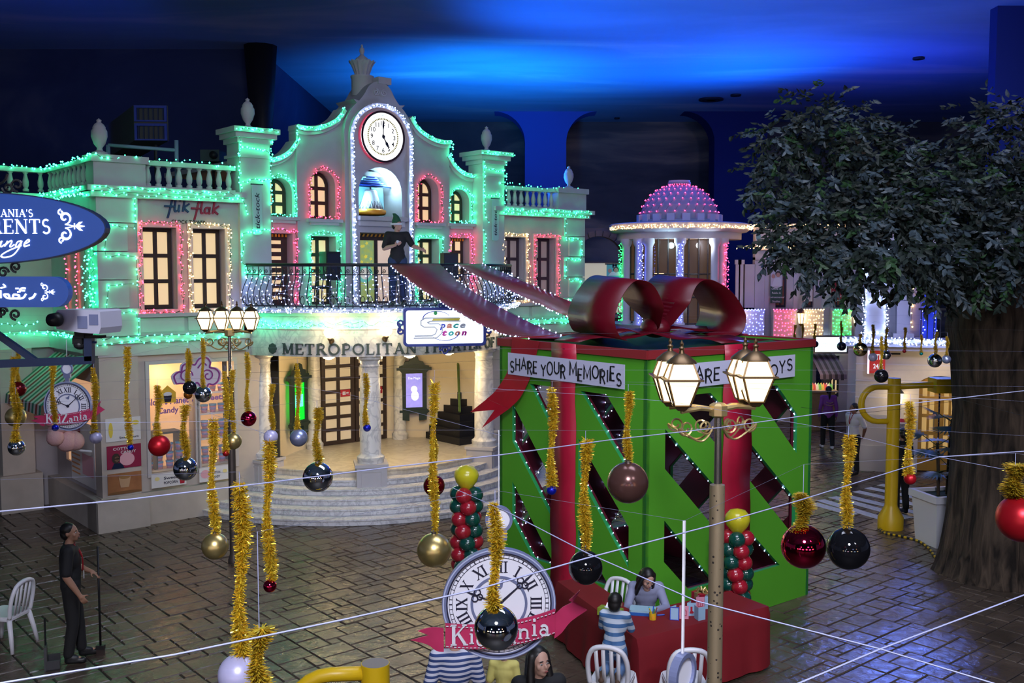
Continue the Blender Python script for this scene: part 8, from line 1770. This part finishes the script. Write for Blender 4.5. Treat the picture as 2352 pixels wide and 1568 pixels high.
def person(label, loc, rz, pose=None, k=1.0, skin='tan', hair=None, shirt=None, legs=None, shoes=None, sleeve='short', hairstyle='short', head_rz=0., head_rx=0., fem=False, child=False, skirt=None, voxel=.0105, curl=.5, hands=('d', 'd'), bare_legs=False, extra=None):
    J = {n: V(p) for n, p in BASE.items()}
    for n, p in (pose or {}).items(): J[n] = V(p)
    if fem:
        for n in ('sL', 'sR'): J[n].x *= .88
        for n in ('eL', 'eR', 'wL', 'wR'): J[n].x *= .93
    loc = V(loc) + V((0, 0, .008)); t = thing('person', label, 'person', loc, rz); S = Matrix.Scale(k, 4)
    fat = .93 if fem else 1.0; hk = 1.18 if child else 1.0
    Hm = Matrix.Rotation(head_rz, 3, 'Z') @ Matrix.Rotation(head_rx, 3, 'X'); hc = J['head']
    H = lambda x, y, z: hc + Hm @ (V((x, y, z)) * hk)
    b = MB()
    # head: skull, jaw, brow, nose, ears, lips
    ell(b, H(0, .012, .025), [q * hk for q in (.074, .094, .090)], Hm); ell(b, H(0, -.018, -.045), [q * hk for q in (.056, .068, .070)], Hm); ell(b, H(0, -.055, -.088), [q * hk for q in (.030, .026, .024)], Hm); ell(b, H(0, -.070, .018), [q * hk for q in (.052, .018, .014)], Hm)
    cap(b, H(0, -.082, .002), H(0, -.104, -.030), .009 * hk, .0135 * hk, 8); ell(b, H(0, -.088, -.062), [q * hk for q in (.024, .010, .010)], Hm)
    for sx in (-1, 1): ell(b, H(sx * .076, .015, -.008), [q * hk for q in (.010, .018, .030)], Hm); ell(b, H(sx * .042, -.058, -.030), [q * hk for q in (.024, .022, .022)], Hm)
    cap(b, J['neck'] + V((0, 0, -.03)), H(0, .012, -.07), .056 * fat, .050 * fat)
    # trunk
    ax = (J['sL'] - J['sR']).normalized(); up = (J['neck'] - J['hip']).normalized(); fw = ax.cross(up).normalized(); Rm = Matrix((ax, fw, up)).transposed()
    trunk = [(J['hip'], (.150, .105, .10)), (J['waist'], (.130 * fat, .095, .12)), (J['chest'], (.158 * fat, .110, .15)), (J['chest'] + up * .09, (.160 * fat, .095, .09))]
    def put_trunk(mb, g):
        for c_, r_ in trunk: ell(mb, c_, tuple(q + g for q in r_), Rm)
        cap(mb, J['hip'], J['chest'], .10 + g, .11 + g)
        for s_ in ('sL', 'sR'): cap(mb, J['chest'] + up * .10, J[s_], .075 + g, .056 + g)
    put_trunk(b, 0)
    for s_, side, hm in (('L', 1, hands[0]), ('R', -1, hands[1])):
        chain(b, [J['s' + s_], J['e' + s_], (J['e' + s_] * .6 + J['w' + s_] * .4), J['w' + s_]], [.056 * fat, .045 * fat, .043 * fat, .029 * fat])
        d = (J['w' + s_] - J['e' + s_]).normalized(); pn = V((-side, -.15, 0)) if hm == 'd' else V(hm); hand(b, J['w' + s_], d, pn, curl, 1.0, -1 if side > 0 else 1)
        chain(b, [J['h' + s_], (J['h' + s_] * .55 + J['k' + s_] * .45), J['k' + s_], (J['k' + s_] * .65 + J['a' + s_] * .35), J['a' + s_]], [.090, .080, .056, .055, .038]); cap(b, J['a' + s_], J['t' + s_], .040, .032)
    b.xf(S); me = remesh(b, voxel * k, 5); me.materials.append(SK[skin]); o = bpy.data.objects.new('body', me); COL.objects.link(o); o.parent = t
    def garment(nm, mb, m, vx=None, it=6): mb.xf(S); me = remesh(mb, (vx or voxel * 1.15) * k, it); me.materials.append(m); o = bpy.data.objects.new(nm, me); COL.objects.link(o); o.parent = t; return o
    if shirt:
        g = MB(); put_trunk(g, .017)
        for s_ in 'LR':
            chain(g, [J['s' + s_], J['s' + s_] * .15 + J['e' + s_] * .85] if sleeve == 'short' else [J['s' + s_], J['e' + s_], J['e' + s_] * .08 + J['w' + s_] * .92], [.070 * fat, .066 * fat] if sleeve == 'short' else [.066 * fat, .056 * fat, .043 * fat])
        cap(g, J['hip'] + up * .02 + ax * .05, J['hip'] + up * .02 - ax * .05, .118, .118)
        garment('shirt', g, shirt); cl_ = MB(); ell(cl_, J['neck'] + up * -.012, (.070, .066, .030), Rm); garment('collar', cl_, shirt)
    if legs:
        g = MB(); ell(g, J['hip'], (.163, .122, .11), Rm)
        for s_ in 'LR': chain(g, [J['h' + s_], (J['h' + s_] * .55 + J['k' + s_] * .45), J['k' + s_], J['a' + s_] * .92 + J['k' + s_] * .08], [.105, .094, .074, .064])
        garment('trousers', g, legs)
    if skirt:
        m_, z1, r1 = skirt; P = []; c_ = J['hip']; lv = [(c_.z + .14, .135), (c_.z, .175), ((c_.z + z1) / 2, (.175 + r1) / 2 + .01), (z1, r1)]
        g = MB(); n = 26; vs = [((r_ * (1 + .05 * (i_ > 1) * math.sin(7 * a + i_)) * math.cos(a) + c_.x) * k, (r_ * .8 * math.sin(a) + c_.y) * k, z_ * k) for i_, (z_, r_) in enumerate(lv) for a in [2 * PI * q / n for q in range(n)]]
        g.add(vs, [(j * n + q, j * n + (q + 1) % n, (j + 1) * n + (q + 1) % n, (j + 1) * n + q) for j in range(3) for q in range(n)]); o = g.build('skirt', m_, t, True)
    if shoes:
        for s_ in 'LR':
            g = MB(); cap(g, J['a' + s_] + (V((0, 0, -.045)) if abs(J['a' + s_].z - J['t' + s_].z) < .12 else V((0, 0, 0))), J['t' + s_], .046, .040); cap(g, J['a' + s_], (J['a' + s_] + J['t' + s_]) / 2, .048, .044); garment('shoe', g, shoes, .010)
    # face
    for sx in (-1, 1):
        q = MB(); ell(q, H(sx * .030, -.0755, -.004), [z_ * hk for z_ in (.0125, .0075, .0075)], Hm, 10, 8); q.xf(S); q.build('eye', M_EYE, t, True)
        q = MB(); ell(q, H(sx * .030, -.0815, -.004), [z_ * hk for z_ in (.0062, .004, .0062)], Hm, 10, 8); q.xf(S); q.build('iris', M_IRIS, t, True)
        q = MB(); ell(q, H(sx * .031, -.083, .020), [z_ * hk for z_ in (.020, .006, .0045)], Hm, 10, 6); q.xf(S); q.build('eyebrow', M_HAIR, t, True)
    q = MB(); ell(q, H(0, -.0965, -.062), [z_ * hk for z_ in (.020, .005, .0065)], Hm, 10, 6); q.xf(S); q.build('mouth', M_LIP, t, True)
    # hair
    g = MB(); ell(g, H(0, .026, .042), [q * hk for q in (.084, .094, .086)], Hm); ell(g, H(0, .060, -.010), [q * hk for q in (.076, .062, .080)], Hm)
    if hairstyle == 'long':
        for sx in (-1, 1): chain(g, [H(sx * .065, .01, .05), H(sx * .085, .01, -.06), H(sx * .095, .0, -.17), H(sx * .09, -.01, -.27)], [.035, .036, .038, .022])
        chain(g, [H(0, .08, .0), H(0, .095, -.14), H(0, .10, -.28)], [.075, .085, .05])
    if hairstyle == 'tail': chain(g, [H(0, .10, .03), H(0, .135, -.04), H(0, .13, -.16), H(0, .12, -.24)], [.030, .034, .030, .012])
    cut = MB()
    gm = garment('hair', g, hair or M_HAIR, .010, 3)
    # cut the hair away from the face
    me = gm.data; inv = Hm.inverted(); bmh = bmesh.new(); bmh.from_mesh(me); rm = []
    for f in bmh.faces:
        l = inv @ (f.calc_center_median() / k - hc) / hk
        if l.y < -.048 and l.z < .055 and abs(l.x) < (.064 if hairstyle == 'short' else .060): rm.append(f)
        elif hairstyle == 'short' and l.y < -.005 and l.z < .0: rm.append(f)
    bmesh.ops.delete(bmh, geom=rm, context='FACES'); bmh.to_mesh(me); bmh.free()
    if extra: extra(t, J, H, Hm, S, garment)
    return t, J
BLK = mat('black_cloth', (.012, .012, .014), .8); BLK2 = mat('black_trousers', (.010, .010, .011), .85); SHOE_B = mat('black_shoe', (.012, .012, .013), .4)
# man with broom
def ex_lanyard(t, J, H, Hm, S, gm):
    MB().tube(spline([(-.05, -.05, 1.47), (-.03, -.135, 1.30), (0, -.14, 1.12), (.03, -.135, 1.30), (.05, -.05, 1.47)], 5), .008, 5).build('lanyard', mat('lanyard_red', (.35, .01, .02), .6), t)
    MB().bb(-.03, .03, -.155, -.148, 1.02, 1.11).build('badge', M_WHITE, t)
mp = at_z(168, 1518); mrz = dg(112)
t, J = person('standing man in black polo and trousers holding a long handle', mp, mrz, dict(eR=(-.24, .04, 1.12), wR=(-.23, -.10, .88), eL=(.24, -.02, 1.14), wL=(.13, -.22, 1.06), aL=(.12, -.10, .09), tL=(.14, -.28, .035), kL=(.11, -.07, .49), aR=(-.10, .05, .09), tR=(-.115, -.12, .035)), 1.0, 'tan', shirt=BLK, legs=BLK2, shoes=SHOE_B, head_rz=dg(-18), head_rx=dg(-8), hands=((0, .2, -1), 'd'), extra=ex_lanyard)
R_ = Matrix.Translation(mp) @ Matrix.Rotation(mrz, 4, 'Z')
hw = R_ @ V((.08, -.315, 1.10))
t = thing('broom', 'dark long handled broom held upright by the man in black', 'broom', (hw.x, hw.y, 0)); MB().tube([(0, 0, .12), (0, 0, 1.38)], .014, 8).build('handle', M_IRON, t, True); MB().bb(-.05, .05, -.03, .03, .08, .13).build('head', M_BLACK, t); MB().bb(-.045, .045, -.025, .025, 0, .08).build('bristles', M_BROWN, t, kind='stuff')
hw = R_ @ V((-.10, .26, 0)); t = thing('dustpan', 'grey upright dustpan behind the man in black', 'dustpan', hw, mrz); MB().plate([(-.13, 0), (.13, 0), (.11, .28), (-.11, .28)], (), .02, .05).bb(-.13, .13, -.12, .03, 0, .015).bb(-.13, -.12, -.12, .03, 0, .12).bb(.12, .13, -.12, .03, 0, .12).build('scoop', mat('dustpan_grey', (.05, .05, .055), .5), t); MB().tube([(0, .035, .26), (0, .035, .62)], .011, 8).build('handle', M_IRON, t)
# man with elf hat on the balcony
def ex_elf(t, J, H, Hm, S, gm):
    MB().tube([H(.092 * math.cos(a), .02 + .106 * math.sin(a), .052) for a in [2 * PI * i / 20 for i in range(20)]], .022, 8, closed=True).build('hat_trim', M_WHITE, t, True)
    g = MB(); chain(g, [H(0, .02, .075), H(-.01, .02, .14), H(-.04, .03, .20), H(-.07, .05, .22)], [.092, .066, .036, .016]); gm('elf_hat', g, mat('elf_green', (.015, .10, .045), .7), .010)
    MB().bb(-.05, .05, -.145, -.14, 1.29, 1.31).build('shirt_print', M_WHITE, t); MB().sphere(J['wR'] + V((.04, -.06, .09)), .035, 10, 8).build('microphone_head', M_WHITE, t, True); MB().tube([J['wR'] + V((.03, -.04, -.02)), J['wR'] + V((.04, -.06, .07))], .014, 8).build('microphone', M_BLACK, t)
ep = at_y(913, 600, 20.25); ep.z = 4.06
person('man in a green elf hat and black shirt on the theater balcony', ep, dg(14), dict(eR=(-.26, .0, 1.14), wR=(-.07, -.20, 1.20), eL=(.30, .02, 1.20), wL=(.46, -.14, 1.12)), 1.02, 'fair', shirt=BLK, legs=mat('jeans', (.02, .04, .10), .8), shoes=SHOE_B, head_rz=dg(45), hands=('d', (.3, .3, 1)), extra=ex_elf)
# woman at the craft table
GREYSHIRT = mat('grey_blue_shirt', (.26, .28, .42), .8, var=.1, scale=8)
def seated(z=.46, lean=.12): return dict(hip=(0, .06, z + .09), waist=(0, .05, z + .22), chest=(0, -.04, z + .44), neck=(0, -.12 - lean * .4, z + .60), head=(0, -.20 - lean * .5, z + .715), sL=(.18, -.07, z + .55), sR=(-.18, -.07, z + .55), eL=(.26, -.20, z + .33), eR=(-.26, -.20, z + .33), wL=(.09, -.40, z + .37), wR=(-.09, -.41, z + .37),
                                     hL=(.09, .05, z + .06), hR=(-.09, .05, z + .06), kL=(.11, -.36, z + .05), kR=(-.11, -.36, z + .05), aL=(.11, -.33, .09), aR=(-.11, -.33, .09), tL=(.12, -.49, .035), tR=(-.12, -.49, .035))
wp = V((1.63, 11.98, 0))
person('seated woman in grey blue shirt with long black hair bent over her craft', wp, dg(-2), seated(.44), .97, 'fair', shirt=GREYSHIRT, legs=BLK2, shoes=SHOE_B, sleeve='long', hairstyle='long', head_rx=dg(34), head_rz=dg(18), fem=True, hands=((-.3, .2, -1), (.3, .2, -1)), curl=.8,
       extra=lambda t, J, H, Hm, S, gm: MB().bb(-.03, .03, -.47, -.42, .80, .82).build('green_craft', mat('craft_green', (.05, .2, .12), .6), t))
# boy kneeling on the chair
kn = dict(hip=(0, .02, .34), waist=(0, .0, .46), chest=(0, -.03, .64), neck=(0, -.04, .80), head=(0, -.05, .93), sL=(.15, -.03, .76), sR=(-.15, -.03, .76), eL=(.20, -.14, .56), eR=(-.20, -.14, .56), wL=(.12, -.32, .54), wR=(-.12, -.32, .54), hL=(.075, .02, .32), hR=(-.075, .02, .32), kL=(.10, -.10, .07), kR=(-.10, -.10, .07), aL=(.10, .22, .06), aR=(-.10, .22, .06), tL=(.11, .30, -.02), tR=(-.11, .30, -.02))
M_STR = stripes('stripe_shirt', (.55, .62, .72), (.06, .16, .36), 11, 'Z', .8, .55)
bp_ = V((c1.x - .02, c1.y - .04, .455))
person('kneeling boy in blue striped shirt and jeans seen from behind', bp_ + V((0, 0, .03)), dg(162), kn, .80, 'tan', shirt=M_STR, legs=mat('pale_jeans', (.12, .22, .42), .8), shoes=mat('brown_sole', (.10, .055, .035), .7), sleeve='long', child=True, hands=((-.2, 0, -1), (.2, 0, -1)))
# woman in stripes with waist bag behind the clock sign
M_STR2 = stripes('stripe_dress', (.62, .62, .72), (.03, .06, .20), 22, 'Z', .8, .5)
def ex_bag(t, J, H, Hm, S, gm):
    g = MB(); ell(g, V((0, .20, 1.0)), (.15, .07, .10)); gm('waist_bag', g, mat('bag_navy', (.012, .03, .09), .6), .012); MB().bb(.02, .08, .265, .275, .98, 1.02).build('bag_patch', M_CLOCKGREY, t)
sp2 = at_y(1045, 1480, 8.6); sp2.z = 0
person('person in blue and white stripes with navy waist bag seen from behind', sp2, dg(190), dict(eL=(.26, .06, 1.14), wL=(.20, -.10, .95)), 1.0, 'fair', shirt=M_STR2, legs=M_STR2, shoes=SHOE_B, fem=True, sleeve='short', extra=ex_bag)
# child in yellow dress
cp2 = at_y(1158, 1500, 9.6); cp2.z = 0
YD = mat('yellow_dress', (.62, .55, .16), .8)
person('child in a pale yellow dress beneath the hanging clock sign', cp2, dg(170), None, .66, 'fair', M_HAIRB, YD, None, SHOE_B, child=True, skirt=(YD, .62, .26), fem=True)
# dark haired woman
dp = at_y(1238, 1520, 8.0); dp.z = 0
person('woman with long dark hair in black looking aside beside the hanging clock', dp, dg(10), None, 1.0, 'fair', M_HAIR, BLK, BLK2, SHOE_B, sleeve='long', hairstyle='long', head_rz=dg(22), head_rx=dg(-6), fem=True)
# people on the street
def ex_print(t, J, H, Hm, S, gm): MB().tube([(x, .15, 1.28 - .04 * math.sin((x + .09) * 17)) for x in [-.09 + .18 * i / 12 for i in range(13)]], .008, 5).tube([(x, .155, 1.23 - .05 * math.cos(x * 10)) for x in [-.11 + .22 * i / 12 for i in range(13)]], .006, 5).build('hoodie_print', mat('print_gold', (.6, .4, .15), .6), t)
pp2 = at_z(1900, 1030); person('woman in a purple hoodie and black leggings walking away', pp2, dg(178), dict(aL=(.10, -.10, .09), tL=(.11, -.26, .035), aR=(-.10, .14, .09), tR=(-.11, 0, .035), kL=(.10, -.08, .49), kR=(-.10, .04, .49)), .98, 'brown', M_HAIR, mat('hoodie_purple', (.24, .05, .32), .8), BLK2, M_WHITE, 'long', 'tail', fem=True, extra=ex_print)
def ex_lan2(t, J, H, Hm, S, gm): MB().tube(spline([(-.05, -.05, 1.47), (-.02, -.135, 1.30), (0, -.14, 1.2), (.02, -.135, 1.30), (.05, -.05, 1.47)], 5), .008, 5).build('lanyard', MATS['lanyard_red'], t)
person('man in white shirt and black trousers leaning by the corner building', V((8.02, 23.3, 0)), dg(-62), dict(eR=(-.24, .10, 1.14), wR=(-.14, .16, .95), eL=(.24, .12, 1.14), wL=(.14, .18, .95)), .98, 'brown', shirt=mat('white_shirt', (.66, .66, .68), .7), legs=BLK2, shoes=SHOE_B, head_rz=dg(-25), extra=ex_lan2)
def ex_back(t, J, H, Hm, S, gm):
    mb = MB(); put_text(mb, 'PHOTOGRAPHER', 0, 1.36, .30, .035, lambda a, b, d: (-a, .150, b), align='C'); mb.build('back_print', M_WHITE, t)
fp = at_z(2068, 1180); person('photographer in black seen from behind beside the yellow post', fp, dg(195), dict(eL=(.25, -.06, 1.14), wL=(.16, -.24, 1.08), eR=(-.25, -.02, 1.14), wR=(-.16, -.22, 1.06)), .99, 'brown', shirt=BLK, legs=BLK2, shoes=SHOE_B, sleeve='long', hairstyle='tail', fem=True, extra=ex_back)
